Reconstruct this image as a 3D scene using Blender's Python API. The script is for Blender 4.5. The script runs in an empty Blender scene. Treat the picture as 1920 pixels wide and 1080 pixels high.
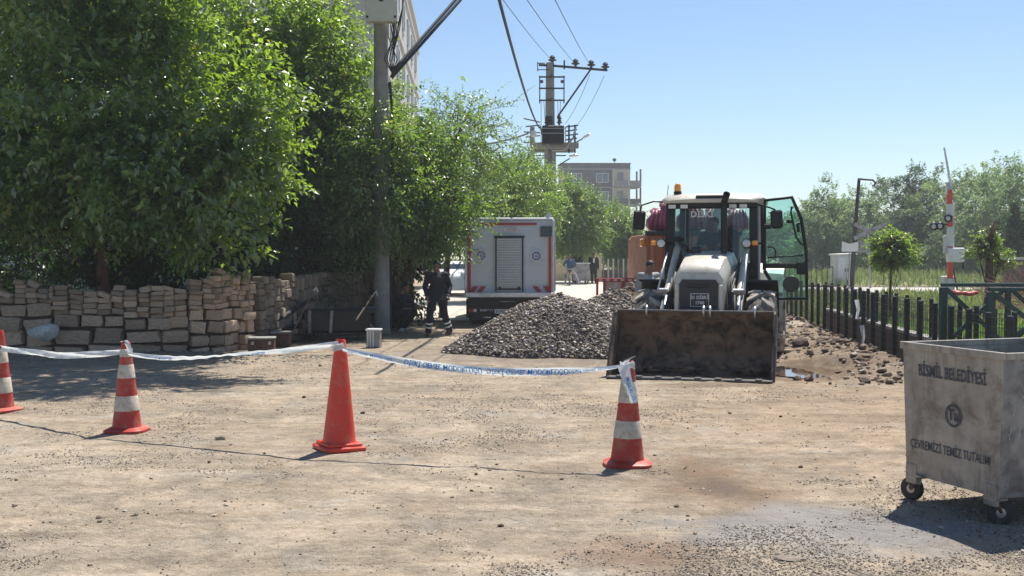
import bpy, bmesh, math, random
import numpy as np
from mathutils import Vector, Matrix, Euler
R = math.radians
random.seed(7)
RNG = np.random.default_rng(11)
scene = bpy.context.scene
COL = scene.collection
# ------------------------------------------------------------------ camera
F = 2200.0                       # focal length in pixels of the 1920 wide picture
CAMH = 2.0
PITCH = math.atan((540 - 466) / F)
cam_d = bpy.data.cameras.new('camera')
cam = bpy.data.objects.new('camera', cam_d)
COL.objects.link(cam)
cam.location = (0, 0, CAMH)
cam.rotation_euler = (R(90) - PITCH, 0, 0)
cam_d.sensor_width = 36
cam_d.lens = F / 1920 * 36
cam_d.clip_end = 3000
scene.camera = cam
# ------------------------------------------------------------------ sky and sun
SUN_DIR = Vector((0.26, 0.50, 1.0)).normalized()      # towards the sun
SUN_EL = math.asin(SUN_DIR.z)
SUN_AZ = math.atan2(SUN_DIR.x, SUN_DIR.y)
world = bpy.data.worlds.new('World')
scene.world = world
world.use_nodes = True
wt = world.node_tree
sky = wt.nodes.new('ShaderNodeTexSky')
sky.sky_type = 'NISHITA'
sky.sun_disc = False
sky.sun_elevation = SUN_EL
sky.sun_rotation = SUN_AZ
sky.altitude = 500
sky.air_density = 1.0
sky.dust_density = 0.35
sky.ozone_density = 4.5
wt.nodes['Background'].inputs['Strength'].default_value = 0.085
wt.links.new(sky.outputs[0], wt.nodes['Background'].inputs['Color'])
sun_d = bpy.data.lights.new('sun', 'SUN')
sun_d.energy = 5.0
sun_d.angle = R(0.53)
sun_d.color = (1.0, 0.95, 0.87)
sun = bpy.data.objects.new('sun', sun_d)
COL.objects.link(sun)
sun.rotation_euler = SUN_DIR.to_track_quat('Z', 'Y').to_euler()
scene.view_settings.view_transform = 'Standard'
scene.view_settings.look = 'None'
scene.view_settings.exposure = 0.62
scene.view_settings.gamma = 1
scene.view_settings.use_curve_mapping = False
scene.cycles.transparent_max_bounces = 24
# ------------------------------------------------------------------ helpers
FW = Vector((0, math.cos(PITCH), -math.sin(PITCH)))
UP = Vector((0, math.sin(PITCH), math.cos(PITCH)))
def ray(px, py):
    return Vector((1, 0, 0)) * ((px - 960) / F) + FW + UP * ((540 - py) / F)
def P(px, py, Y):
    d = ray(px, py)
    return Vector((0, 0, CAMH)) + d * (Y / d.y)
def G(px, py, z=0.0):
    d = ray(px, py)
    return Vector((0, 0, CAMH)) + d * ((z - CAMH) / d.z)

class MB:
    """collects shapes into one mesh"""
    def __init__(s):
        s.v = []; s.f = []; s.m = []; s.M = None
    def add(s, vs, fs, mi=0):
        o = len(s.v)
        if s.M is not None:
            vs = [s.M @ Vector(p) for p in vs]
        s.v += [tuple(p) for p in vs]
        s.f += [tuple(i + o for i in f) for f in fs]
        s.m += [mi] * len(fs)
    def box(s, c, d, mi=0, ch=0.0, rot=None, taper=1.0):
        c = Vector(c); h = [x / 2 for x in d]
        ch = min(ch, min(h) * 0.9)
        sg = [(x, y, z) for x in (-1, 1) for y in (-1, 1) for z in (-1, 1)]
        vs = []; fs = []
        if ch <= 0:
            vs = [Vector((a * h[0], b * h[1], e * h[2])) for a, b, e in sg]
            quads = [(0, 1, 3, 2), (4, 6, 7, 5), (0, 4, 5, 1), (2, 3, 7, 6), (0, 2, 6, 4), (1, 5, 7, 3)]
            fs = quads
        else:
            idx = {}
            for q in sg:
                for a in range(3):
                    idx[(q, a)] = len(vs)
                    vs.append(Vector([q[k] * (h[k] if k == a else h[k] - ch) for k in range(3)]))
            def fix(f):
                p = [vs[i] for i in f]
                n = (p[1] - p[0]).cross(p[2] - p[0])
                cc = sum(p, Vector()) / len(p)
                return tuple(f) if n.dot(cc) > 0 else tuple(reversed(f))
            for a in range(3):
                b, e = [k for k in range(3) if k != a]
                for sa in (-1, 1):
                    f = []
                    for sb, se in ((-1, -1), (1, -1), (1, 1), (-1, 1)):
                        q = [0] * 3; q[a] = sa; q[b] = sb; q[e] = se
                        f.append(idx[(tuple(q), a)])
                    fs.append(fix(f))
                for sb in (-1, 1):
                    for se in (-1, 1):
                        q0 = [0] * 3; q1 = [0] * 3
                        q0[a] = -1; q1[a] = 1
                        q0[b] = q1[b] = sb; q0[e] = q1[e] = se
                        q0 = tuple(q0); q1 = tuple(q1)
                        fs.append(fix([idx[(q0, b)], idx[(q1, b)], idx[(q1, e)], idx[(q0, e)]]))
            for q in sg:
                fs.append(fix([idx[(q, 0)], idx[(q, 1)], idx[(q, 2)]]))
        if taper != 1.0:
            vs = [Vector((p.x * (taper if p.z > 0 else 1), p.y * (taper if p.z > 0 else 1), p.z)) for p in vs]
        if rot is not None:
            m = Euler(rot).to_matrix()
            vs = [m @ p for p in vs]
        s.add([p + c for p in vs], fs, mi)
    def tube(s, pts, r, n=8, mi=0, caps=True, flat=None):
        pts = [Vector(p) for p in pts]
        if not isinstance(r, (list, tuple)): r = [r] * len(pts)
        vs = []; fs = []
        t0 = (pts[1] - pts[0]).normalized()
        ref = Vector((0, 0, 1)) if abs(t0.z) < 0.9 else Vector((0, 1, 0))
        u = t0.cross(ref).normalized()
        for i, p in enumerate(pts):
            if i == 0: t = t0
            elif i == len(pts) - 1: t = (p - pts[i - 1]).normalized()
            else: t = ((p - pts[i - 1]).normalized() + (pts[i + 1] - p).normalized()).normalized()
            u = (u - t * u.dot(t))
            if u.length < 1e-6: u = t.orthogonal()
            u.normalize()
            w = t.cross(u)
            for k in range(n):
                a = 2 * math.pi * k / n
                vs.append(p + u * (math.cos(a) * r[i]) + w * (math.sin(a) * r[i] * (flat or 1)))
        for i in range(len(pts) - 1):
            for k in range(n):
                a = i * n + k; b = i * n + (k + 1) % n
                fs.append((a, b, b + n, a + n))
        if caps:
            fs.append(tuple(reversed(range(n))))
            fs.append(tuple(range((len(pts) - 1) * n, len(pts) * n)))
        s.add(vs, fs, mi)
    def cyl(s, a, b, r, n=16, mi=0, r2=None):
        s.tube([a, b], [r, r if r2 is None else r2], n, mi)
    def lathe(s, prof, n=24, mi=0, c=(0, 0, 0), axis='z', a0=0, a1=2 * math.pi):
        """prof = (radius, height) pairs"""
        c = Vector(c); vs = []; fs = []
        full = abs(a1 - a0 - 2 * math.pi) < 1e-6
        nn = n if full else n + 1
        for r, h in prof:
            for k in range(nn):
                a = a0 + (a1 - a0) * k / n
                x, y = r * math.cos(a), r * math.sin(a)
                p = (x, y, h) if axis == 'z' else ((h, x, y) if axis == 'x' else (y, h, x))
                vs.append(Vector(p) + c)
        for i in range(len(prof) - 1):
            for k in range(n):
                a = i * nn + k; b = i * nn + (k + 1) % nn
                fs.append((a, b, b + nn, a + nn))
        s.add(vs, fs, mi)
    def prism(s, out, a, b, axis='x', mi=0):
        """outline of 2D points extruded along an axis from a to b"""
        n = len(out)
        def mk(p, h):
            return {'x': (h, p[0], p[1]), 'y': (p[0], h, p[1]), 'z': (p[0], p[1], h)}[axis]
        vs = [mk(p, a) for p in out] + [mk(p, b) for p in out]
        fs = [(i, (i + 1) % n, (i + 1) % n + n, i + n) for i in range(n)]
        fs += [tuple(reversed(range(n))), tuple(range(n, 2 * n))]
        s.add(vs, fs, mi)
    def ell(s, c, r, n=12, mi=0, rot=None):
        c = Vector(c)
        if not isinstance(r, (list, tuple)): r = (r, r, r)
        m = Euler(rot).to_matrix() if rot else Matrix.Identity(3)
        vs = []; fs = []
        k = n // 2 + 1
        for i in range(k + 1):
            th = math.pi * i / k
            for j in range(n):
                ph = 2 * math.pi * j / n
                vs.append(c + m @ Vector((r[0] * math.sin(th) * math.cos(ph), r[1] * math.sin(th) * math.sin(ph), r[2] * math.cos(th))))
        for i in range(k):
            for j in range(n):
                a = i * n + j; b = i * n + (j + 1) % n
                if i == 0: fs.append((a, a + n, b + n))
                elif i == k - 1: fs.append((a, a + n, b))
                else: fs.append((a, a + n, b + n, b))
        s.add(vs, fs, mi)
    def build(s, name, mats, parent=None, smooth=False, label=None, kind=None, loc=None, fixn=True):
        me = bpy.data.meshes.new(name)
        me.from_pydata(s.v, [], s.f)
        if not isinstance(mats, (list, tuple)): mats = [mats]
        for m in mats: me.materials.append(m)
        if len(mats) > 1: me.polygons.foreach_set('material_index', s.m)
        if fixn:
            bm = bmesh.new(); bm.from_mesh(me)
            bmesh.ops.recalc_face_normals(bm, faces=bm.faces)
            bm.to_mesh(me); bm.free()
        if smooth:
            me.shade_smooth()
            if smooth is not True:
                me.set_sharp_from_angle(angle=R(smooth))
        me.update()
        return link(name, me, parent, label, kind, loc)

def link(name, me, parent=None, label=None, kind=None, loc=None):
    o = bpy.data.objects.new(name, me)
    COL.objects.link(o)
    if parent is not None: o.parent = parent
    if label: o['label'] = label
    if kind: o['kind'] = kind
    if loc is not None: o.location = loc
    return o
def thing(name, label, cat, loc=(0, 0, 0), rz=0.0, group=None):
    o = bpy.data.objects.new(name, None)
    COL.objects.link(o)
    o.location = loc; o.rotation_euler = (0, 0, rz)
    o.empty_display_size = 0.1
    o['label'] = label; o['category'] = cat
    if group: o['group'] = group
    return o
def tag(o, label, cat, group=None):
    o['label'] = label; o['category'] = cat
    if group: o['group'] = group
    return o
def dup(root, loc, rz=0.0, label=None, group=None):
    r = root.copy(); COL.objects.link(r); r.location = loc; r.rotation_euler = (0, 0, rz)
    if label: r['label'] = label
    if group: r['group'] = group
    for ch in list(root.children):
        c = ch.copy(); COL.objects.link(c); c.parent = r
        for g in ch.children:
            d = g.copy(); COL.objects.link(d); d.parent = c
    return r
# ------------------------------------------------------------------ materials
def nd(nt, typ, **kw):
    n = nt.nodes.new(typ)
    for k, v in kw.items():
        if hasattr(n, k): setattr(n, k, v)
    return n
def ramp(nt, src, stops):
    r = nt.nodes.new('ShaderNodeValToRGB')
    e = r.color_ramp.elements
    while len(e) < len(stops): e.new(0.5)
    for i, (p, c) in enumerate(stops):
        e[i].position = p
        e[i].color = c if len(c) == 4 else (*c, 1)
    nt.links.new(src, r.inputs[0])
    return r.outputs[0]
def mix(nt, fac, a, b, blend='MIX'):
    m = nt.nodes.new('ShaderNodeMix'); m.data_type = 'RGBA'; m.blend_type = blend
    for val, i in ((fac, 0), (a, 6), (b, 7)):
        if hasattr(val, 'links') or isinstance(val, bpy.types.NodeSocket): nt.links.new(val, m.inputs[i])
        elif isinstance(val, (int, float)): m.inputs[i].default_value = val
        else: m.inputs[i].default_value = val if len(val) == 4 else (*val, 1)
    return m.outputs[2]
def noise(nt, vec, scale, detail=4, rough=0.6, dist=0.0):
    n = nt.nodes.new('ShaderNodeTexNoise')
    n.inputs['Scale'].default_value = scale; n.inputs['Detail'].default_value = detail
    n.inputs['Roughness'].default_value = rough; n.inputs['Distortion'].default_value = dist
    if vec is not None: nt.links.new(vec, n.inputs['Vector'])
    return n.outputs['Fac']
def math_(nt, op, a, b=0.0, clamp=False):
    m = nt.nodes.new('ShaderNodeMath'); m.operation = op; m.use_clamp = clamp
    for i, val in enumerate((a, b)):
        if isinstance(val, bpy.types.NodeSocket): nt.links.new(val, m.inputs[i])
        else: m.inputs[i].default_value = val
    return m.outputs[0]
def M(name, col, rough=0.6, metal=0.0, var=0.25, scale=6.0, dirt=None, dirt_amt=0.4, dirt_scale=3.0, bump=0.15, bscale=40.0,
      rnd=0.0, coat=0.0, spec=0.5, emis=None):
    """surface with mottled colour, optional dust or rust patches, fine relief and per-object variation"""
    m = bpy.data.materials.new(name); m.use_nodes = True
    nt = m.node_tree; b = nt.nodes['Principled BSDF']
    tc = nt.nodes.new('ShaderNodeTexCoord'); vec = tc.outputs['Object']
    if rnd > 0:
        oi = nt.nodes.new('ShaderNodeObjectInfo')
        va = nt.nodes.new('ShaderNodeVectorMath'); va.operation = 'ADD'
        cb = nt.nodes.new('ShaderNodeCombineXYZ')
        mm = math_(nt, 'MULTIPLY', oi.outputs['Random'], 37.0)
        nt.links.new(mm, cb.inputs[0]); nt.links.new(mm, cb.inputs[1])
        nt.links.new(vec, va.inputs[0]); nt.links.new(cb.outputs[0], va.inputs[1])
        vec = va.outputs[0]
    n1 = noise(nt, vec, scale, 5)
    lo = tuple(c * (1 - var) for c in col); hi = tuple(min(1, c * (1 + var)) for c in col)
    c = ramp(nt, n1, [(0.3, lo), (0.7, hi)])
    if dirt:
        n2 = noise(nt, vec, dirt_scale, 6, 0.7, 0.4)
        f = ramp(nt, n2, [(0.66 - dirt_amt * 0.32, (0, 0, 0)), (0.82 - dirt_amt * 0.30, (1, 1, 1))])
        f = math_(nt, 'MULTIPLY', f, min(1, 0.55 + dirt_amt * 0.5))
        c = mix(nt, f, c, dirt)
        rr = math_(nt, 'ADD', math_(nt, 'MULTIPLY', f, max(0, 0.9 - rough)), rough)
        nt.links.new(rr, b.inputs['Roughness'])
    else:
        b.inputs['Roughness'].default_value = rough
    if rnd > 0:
        v = ramp(nt, oi.outputs['Random'], [(0, (1 - rnd,) * 3), (1, (1 + rnd * 0.6,) * 3)])
        c = mix(nt, 1.0, c, v, 'MULTIPLY')
    nt.links.new(c, b.inputs['Base Color'])
    b.inputs['Metallic'].default_value = metal
    b.inputs['Coat Weight'].default_value = coat
    b.inputs['Specular IOR Level'].default_value = spec
    if bump > 0:
        bp = nt.nodes.new('ShaderNodeBump'); bp.inputs['Strength'].default_value = bump; bp.inputs['Distance'].default_value = 0.02
        nt.links.new(noise(nt, vec, bscale, 4), bp.inputs['Height'])
        nt.links.new(bp.outputs[0], b.inputs['Normal'])
    if emis:
        b.inputs['Emission Color'].default_value = (*emis[0], 1); b.inputs['Emission Strength'].default_value = emis[1]
    return m
def leaf_mat(name, dif, tra, var=0.35, gloss=0.10):
    m = bpy.data.materials.new(name); m.use_nodes = True
    nt = m.node_tree; nt.nodes.clear()
    out = nt.nodes.new('ShaderNodeOutputMaterial')
    at = nt.nodes.new('ShaderNodeAttribute'); at.attribute_name = 'tint'
    d = nt.nodes.new('ShaderNodeBsdfDiffuse'); t = nt.nodes.new('ShaderNodeBsdfTranslucent'); g = nt.nodes.new('ShaderNodeBsdfGlossy')
    g.inputs['Roughness'].default_value = 0.42
    g.inputs['Color'].default_value = (0.9, 0.95, 0.9, 1)
    f = at.outputs['Fac']
    c1 = ramp(nt, f, [(0, tuple(x * (1 - var) for x in dif)), (0.8, tuple(x * (1 + var) for x in dif)), (1, (dif[0] * 3.0, dif[1] * 1.5, dif[2] * 1.2))])
    c2 = ramp(nt, f, [(0, tuple(x * (1 - var) for x in tra)), (0.8, tuple(x * (1 + var) for x in tra)), (1, (tra[0] * 1.9, tra[1] * 1.2, tra[2]))])
    nt.links.new(c1, d.inputs[0]); nt.links.new(c2, t.inputs[0])
    a = nt.nodes.new('ShaderNodeAddShader'); nt.links.new(d.outputs[0], a.inputs[0]); nt.links.new(t.outputs[0], a.inputs[1])
    mx = nt.nodes.new('ShaderNodeMixShader'); mx.inputs[0].default_value = gloss
    nt.links.new(a.outputs[0], mx.inputs[1]); nt.links.new(g.outputs[0], mx.inputs[2])
    nt.links.new(mx.outputs[0], out.inputs[0])
    return m
def glass_mat(name, tint, gloss=0.12, rough=0.03):
    m = bpy.data.materials.new(name); m.use_nodes = True
    nt = m.node_tree; nt.nodes.clear()
    out = nt.nodes.new('ShaderNodeOutputMaterial')
    t = nt.nodes.new('ShaderNodeBsdfTransparent'); t.inputs[0].default_value = (*tint, 1)
    g = nt.nodes.new('ShaderNodeBsdfGlossy'); g.inputs['Roughness'].default_value = rough
    d = nt.nodes.new('ShaderNodeBsdfDiffuse'); d.inputs[0].default_value = (*[0.4 * x + 0.1 for x in tint], 1)
    lw = nt.nodes.new('ShaderNodeLayerWeight'); lw.inputs[0].default_value = 0.35
    tc = nt.nodes.new('ShaderNodeTexCoord')
    dust = math_(nt, 'MULTIPLY', ramp(nt, noise(nt, tc.outputs['Object'], 5, 5), [(0.4, (0, 0, 0)), (0.8, (1, 1, 1))]), 0.04)
    m1 = nt.nodes.new('ShaderNodeMixShader'); nt.links.new(dust, m1.inputs[0]); nt.links.new(t.outputs[0], m1.inputs[1]); nt.links.new(d.outputs[0], m1.inputs[2])
    m2 = nt.nodes.new('ShaderNodeMixShader')
    nt.links.new(math_(nt, 'ADD', math_(nt, 'MULTIPLY', lw.outputs['Fresnel'], 0.2), gloss * 0.15), m2.inputs[0])
    nt.links.new(m1.outputs[0], m2.inputs[1]); nt.links.new(g.outputs[0], m2.inputs[2])
    nt.links.new(m2.outputs[0], out.inputs[0])
    return m
DUST = (0.34, 0.28, 0.21)
MT = dict(
    black=M('black_paint', (0.006, 0.006, 0.007), 0.38, spec=.3, dirt=DUST, dirt_amt=0.05, dirt_scale=5, bump=0.05),
    rubber=M('tyre_rubber', (0.035, 0.033, 0.032), 0.8, dirt=(0.33, 0.28, 0.23), dirt_amt=0.75, dirt_scale=6, bump=0.3),
    castor=M('castor_rubber', (0.03, 0.028, 0.027), 0.7, dirt=(.2, .17, .14), dirt_amt=.2, dirt_scale=12),
    tread=M('dusty_sunlit_tread', (0.34, 0.32, 0.29), 0.9, dirt=(0.44, 0.40, 0.35), dirt_amt=0.8, dirt_scale=5, bump=0.3),  # dust, with the base colour also lightened to stand in for sunlight
    cream=M('cream_paint', (0.56, 0.53, 0.45), 0.35, dirt=DUST, dirt_amt=0.5, dirt_scale=4, var=0.06, bump=0.03, coat=0.2),
    white=M('white_paint', (0.62, 0.63, 0.62), 0.45, dirt=(0.45, 0.41, 0.34), dirt_amt=0.25, dirt_scale=2, var=0.05, bump=0.03),
    boxgrey=M('box_body_paint', (0.63, 0.68, 0.71), 0.45, dirt=(0.5, 0.5, 0.46), dirt_amt=0.3, dirt_scale=1.6, var=0.06, bump=0.03),
    alu=M('aluminium', (0.66, 0.68, 0.69), 0.4, 0.4, dirt=(0.3, 0.29, 0.26), dirt_amt=0.3, var=0.12),
    steel=M('worn_steel', (0.36, 0.36, 0.36), 0.35, 0.8, var=0.2, dirt=(0.2, 0.15, 0.1), dirt_amt=0.35),
    chrome=M('bare_chrome', (0.75, 0.76, 0.78), 0.15, 1.0, var=0.05, bump=0),
    bucket=M('dirty_bucket_steel', (0.03, 0.021, 0.016), 0.75, 0.15, var=0.6, scale=9, dirt=(0.20, 0.13, 0.085), dirt_amt=0.85, dirt_scale=4, bump=0.5, bscale=25),
    edge=M('cutting_edge_steel', (0.09, 0.09, 0.095), 0.5, 0.6, var=0.3, dirt=(0.16, 0.12, 0.09), dirt_amt=0.5),
    darkmetal=M('dark_metal', (0.02, 0.021, 0.023), 0.5, 0.4, var=0.3, dirt=DUST, dirt_amt=0.08),
    redplastic=M('red_reflective', (0.42, 0.02, 0.03), 0.4, var=0.12, bump=0.02),
    red=M('dusty_red_plastic', (0.42, 0.030, 0.018), 0.5, var=0.15, dirt=(0.36, 0.18, 0.12), dirt_amt=0.55, dirt_scale=7, bump=0.05),
    redbright=M('bright_red_plastic', (0.66, 0.042, 0.016), 0.36, var=0.1, dirt=(0.42, 0.20, 0.13), dirt_amt=0.42, dirt_scale=7, bump=0.04),
    band=M('dirty_reflective_band', (0.56, 0.51, 0.42), 0.55, var=0.12, scale=14, dirt=(0.42, 0.31, 0.2), dirt_amt=0.6, dirt_scale=18, bump=0.08),
    galv=M('galvanised_sheet', (0.36, 0.33, 0.285), 0.5, 0.35, var=0.22, scale=5, dirt=(0.24, 0.185, 0.135), dirt_amt=0.55, dirt_scale=3.5, bump=0.12, bscale=14),
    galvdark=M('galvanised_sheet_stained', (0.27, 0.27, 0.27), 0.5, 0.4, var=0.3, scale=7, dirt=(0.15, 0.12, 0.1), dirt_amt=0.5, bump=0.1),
    inkgrey=M('stencil_ink', (0.055, 0.06, 0.075), 0.7, var=0.5, scale=25, dirt=(0.3, 0.27, 0.23), dirt_amt=0.35, dirt_scale=16, bump=0),
    concrete=M('pole_concrete', (0.28, 0.27, 0.255), 0.85, var=0.2, scale=5, dirt=(0.22, 0.21, 0.2), dirt_amt=0.35, bump=0.3, bscale=30),
    concreteL=M('light_concrete', (0.52, 0.49, 0.44), 0.85, var=0.15, scale=3, dirt=(0.3, 0.27, 0.22), dirt_amt=0.35, bump=0.3),
    concreteD=M('stained_shaded_concrete', (0.13, 0.095, 0.08), 0.9, var=0.25, scale=3, dirt=(0.09, 0.065, 0.055), dirt_amt=0.5, bump=0.4),  # dark base also holds the shade of the channel wall face and wall cores
    stone=M('rough_cut_stone', (0.50, 0.365, 0.255), 0.9, var=0.28, scale=7, rnd=0.38, dirt=(0.42, 0.34, 0.25), dirt_amt=0.35, bump=0.9, bscale=22),
    paver=M('stacked_paver', (0.25, 0.20, 0.15), 0.9, var=0.22, scale=9, rnd=0.35, dirt=(0.24, 0.20, 0.16), dirt_amt=0.4, bump=0.6, bscale=30),
    bluestone=M('pale_blue_rock', (0.50, 0.52, 0.49), 0.9, var=0.3, scale=6, bump=1.0, bscale=18, dirt=(.3,.24,.18), dirt_amt=.4),
    bark=M('bark', (0.10, 0.062, 0.045), 0.95, var=0.5, scale=12, bump=1.0, bscale=35),
    barkred=M('reddish_bark', (0.17, 0.08, 0.055), 0.95, var=0.4, scale=12, bump=1.0, bscale=30),
    fence=M('black_green_fence_paint', (0.008, 0.012, 0.014), 0.45, var=0.3, dirt=(0.09, 0.08, 0.07), dirt_amt=0.15, bump=0.1),
    gate=M('dark_green_gate_paint', (0.010, 0.042, 0.042), 0.35, var=0.25, dirt=(0.16, 0.14, 0.11), dirt_amt=0.12, bump=0.08),
    orange=M('orange_truck_paint', (0.38, 0.11, 0.035), 0.5, var=0.15, dirt=(0.3, 0.16, 0.09), dirt_amt=0.5, dirt_scale=3),
    pink=M('pink_tarpaulin', (0.27, 0.05, 0.095), 0.35, var=0.2, bump=0.6, bscale=9, dirt=(0.42, 0.22, 0.22), dirt_amt=0.3),
    navy=M('navy_cloth', (0.006, 0.008, 0.017), 0.85, var=0.3, bump=0.4, bscale=18),
    denim=M('blue_shirt_cloth', (0.025, 0.07, 0.14), 0.85, var=0.25, bump=0.4, bscale=18),
    blackcloth=M('black_cloth', (0.005, 0.005, 0.006), 0.85, var=0.3, bump=0.4, bscale=18),
    greycloth=M('grey_cloth', (0.30, 0.31, 0.33), 0.85, var=0.2, bump=0.4, bscale=18),
    skin=M('skin', (0.20, 0.10, 0.06), 0.55, var=0.1, bump=0.05),
    hair=M('black_hair', (0.010, 0.009, 0.008), 0.6, var=0.3, bump=0.6, bscale=60),
    hivis=M('silver_reflective_cloth', (0.75, 0.76, 0.74), 0.4, var=0.1, bump=0),
    shoe=M('shoe_leather', (0.02, 0.017, 0.015), 0.6, dirt=DUST, dirt_amt=0.4),
    amber=M('amber_lens', (0.9, 0.32, 0.02), 0.15, var=0.05, bump=0, coat=0.5),
    lens=M('lamp_lens', (0.6, 0.6, 0.58), 0.12, 0.3, var=0.1, bump=0.2, bscale=90, coat=0.5),
    tail=M('tail_lens', (0.4, 0.015, 0.02), 0.2, var=0.05, bump=0),
    platew=M('white_print', (0.72, 0.72, 0.70), 0.5, var=0.05, bump=0),
    plateb=M('plate_black', (0.010, 0.010, 0.014), 0.35, var=0.1, bump=0),
    blueprint=M('blue_print', (0.02, 0.06, 0.30), 0.5, var=0.1, bump=0),
    bluetape=M('blue_tape_print', (0.02, 0.24, 0.62), 0.5, var=0.25, scale=30, bump=0),
    slate=M('dark_slate_panel', (0.06, 0.085, 0.10), 0.5, var=0.1, bump=0),
    grille=M('black_grille_plastic', (0.016, 0.017, 0.02), 0.5, var=0.2, bump=0.1, dirt=DUST, dirt_amt=0.1),
    cable=M('black_cable', (0.012, 0.012, 0.013), 0.6, var=0.2, bump=0),
    wire=M('overhead_wire', (0.04, 0.05, 0.055), 0.6, var=0.2, bump=0),
    porcelain=M('brown_insulator', (0.05, 0.022, 0.018), 0.25, var=0.2, bump=0),
    boxw=M('cabinet_paint', (0.62, 0.61, 0.57), 0.5, var=0.06, dirt=(0.4, 0.33, 0.25), dirt_amt=0.25, dirt_scale=3, bump=0.05),
    wood=M('weathered_wood', (0.16, 0.11, 0.075), 0.85, var=0.4, scale=9, bump=0.6),
    rust=M('rusty_brown_steel', (0.10, 0.05, 0.035), 0.7, 0.2, var=0.35, dirt=(0.35, 0.29, 0.22), dirt_amt=0.35, bump=0.3),
    pipe=M('blue_black_pipe', (0.02, 0.045, 0.07), 0.35, var=0.3, dirt=(0.14, 0.12, 0.1), dirt_amt=0.3, bump=0.05),
    block=M('grey_block_facade', (0.09, 0.083, 0.077), 0.95, var=0.3, scale=0.8, dirt=(0.19, 0.17, 0.15), dirt_amt=0.45, dirt_scale=0.5, bump=0.5, bscale=6),
    render=M('pale_render_facade', (0.50, 0.49, 0.47), 0.9, var=0.12, scale=0.7, dirt=(0.36, 0.35, 0.33), dirt_amt=0.35, dirt_scale=0.4, bump=0.2),
    facadeblue=M('grey_blue_facade', (0.42, 0.45, 0.50), 0.9, var=0.08, scale=0.7, bump=0.2),
    beige=M('beige_balcony_render', (0.55, 0.48, 0.34), 0.9, var=0.1, bump=0.1),
    winframe=M('pale_window_frame', (0.60, 0.63, 0.66), 0.6, var=0.1, bump=0),
    winglass=M('window_glass', (0.05, 0.07, 0.09), 0.08, 0.0, var=0.2, bump=0, spec=0.9),
    tape=None, puddle=None,
    glass=glass_mat('tinted_glass', (0.82, 0.93, 0.92), 0.12),
    doorglass=glass_mat('teal_door_glass', (0.66, 0.86, 0.84), 0.14),
)

def streaks(m, amt=0.55, col=(0.12, 0.085, 0.06)):
    """rust and dirt runs hanging down a vertical sheet"""
    nt = m.node_tree; b = nt.nodes['Principled BSDF']; src = b.inputs['Base Color'].links[0].from_socket
    tc = nt.nodes.new('ShaderNodeTexCoord'); mp = nt.nodes.new('ShaderNodeMapping'); mp.inputs['Scale'].default_value = (14, 14, 0.9)
    nt.links.new(tc.outputs['Object'], mp.inputs['Vector'])
    f = ramp(nt, noise(nt, mp.outputs[0], 1.0, 6, 0.75, 0.3), [(0.50, (0, 0, 0)), (0.74, (1, 1, 1))])
    f2 = ramp(nt, noise(nt, tc.outputs['Object'], 2.2, 4), [(0.35, (0, 0, 0)), (0.65, (1, 1, 1))])
    f = math_(nt, 'MULTIPLY', math_(nt, 'MULTIPLY', f, f2), amt)
    nt.links.new(mix(nt, f, src, col), b.inputs['Base Color'])
streaks(MT['galv'], .75); streaks(MT['galvdark'], .6); streaks(MT['boxgrey'], .12, (.3, .3, .28)); streaks(MT['boxw'], .3, (.3, .2, .12)); streaks(MT['concrete'], .35, (.15, .13, .12))
# ------------------------------------------------------------------ numeric noise
def _h(ix, iy, seed):
    n = (ix.astype(np.int64) * 374761393 + iy.astype(np.int64) * 668265263 + seed * 1442695041) & 0xffffffff
    n = ((n ^ (n >> 13)) * 1274126177) & 0xffffffff
    return ((n ^ (n >> 16)) & 0xffff) / 65535.0
def vn(x, y, s, seed=0):
    x = np.asarray(x, float) * s; y = np.asarray(y, float) * s
    ix = np.floor(x).astype(np.int64); iy = np.floor(y).astype(np.int64)
    fx = x - ix; fy = y - iy
    fx = fx * fx * (3 - 2 * fx); fy = fy * fy * (3 - 2 * fy)
    a = _h(ix, iy, seed); b = _h(ix + 1, iy, seed); c = _h(ix, iy + 1, seed); d = _h(ix + 1, iy + 1, seed)
    return (a * (1 - fx) + b * fx) * (1 - fy) + (c * (1 - fx) + d * fx) * fy
def fbm(x, y, s, seed=0, o=4):
    t = 0; a = 0.5
    for i in range(o):
        t = t + a * vn(x, y, s * 2 ** i, seed + i * 17); a *= 0.5
    return t / (1 - 0.5 ** o)
def sstep(a, b, x):
    t = np.clip((x - a) / (b - a), 0, 1); return t * t * (3 - 2 * t)
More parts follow.
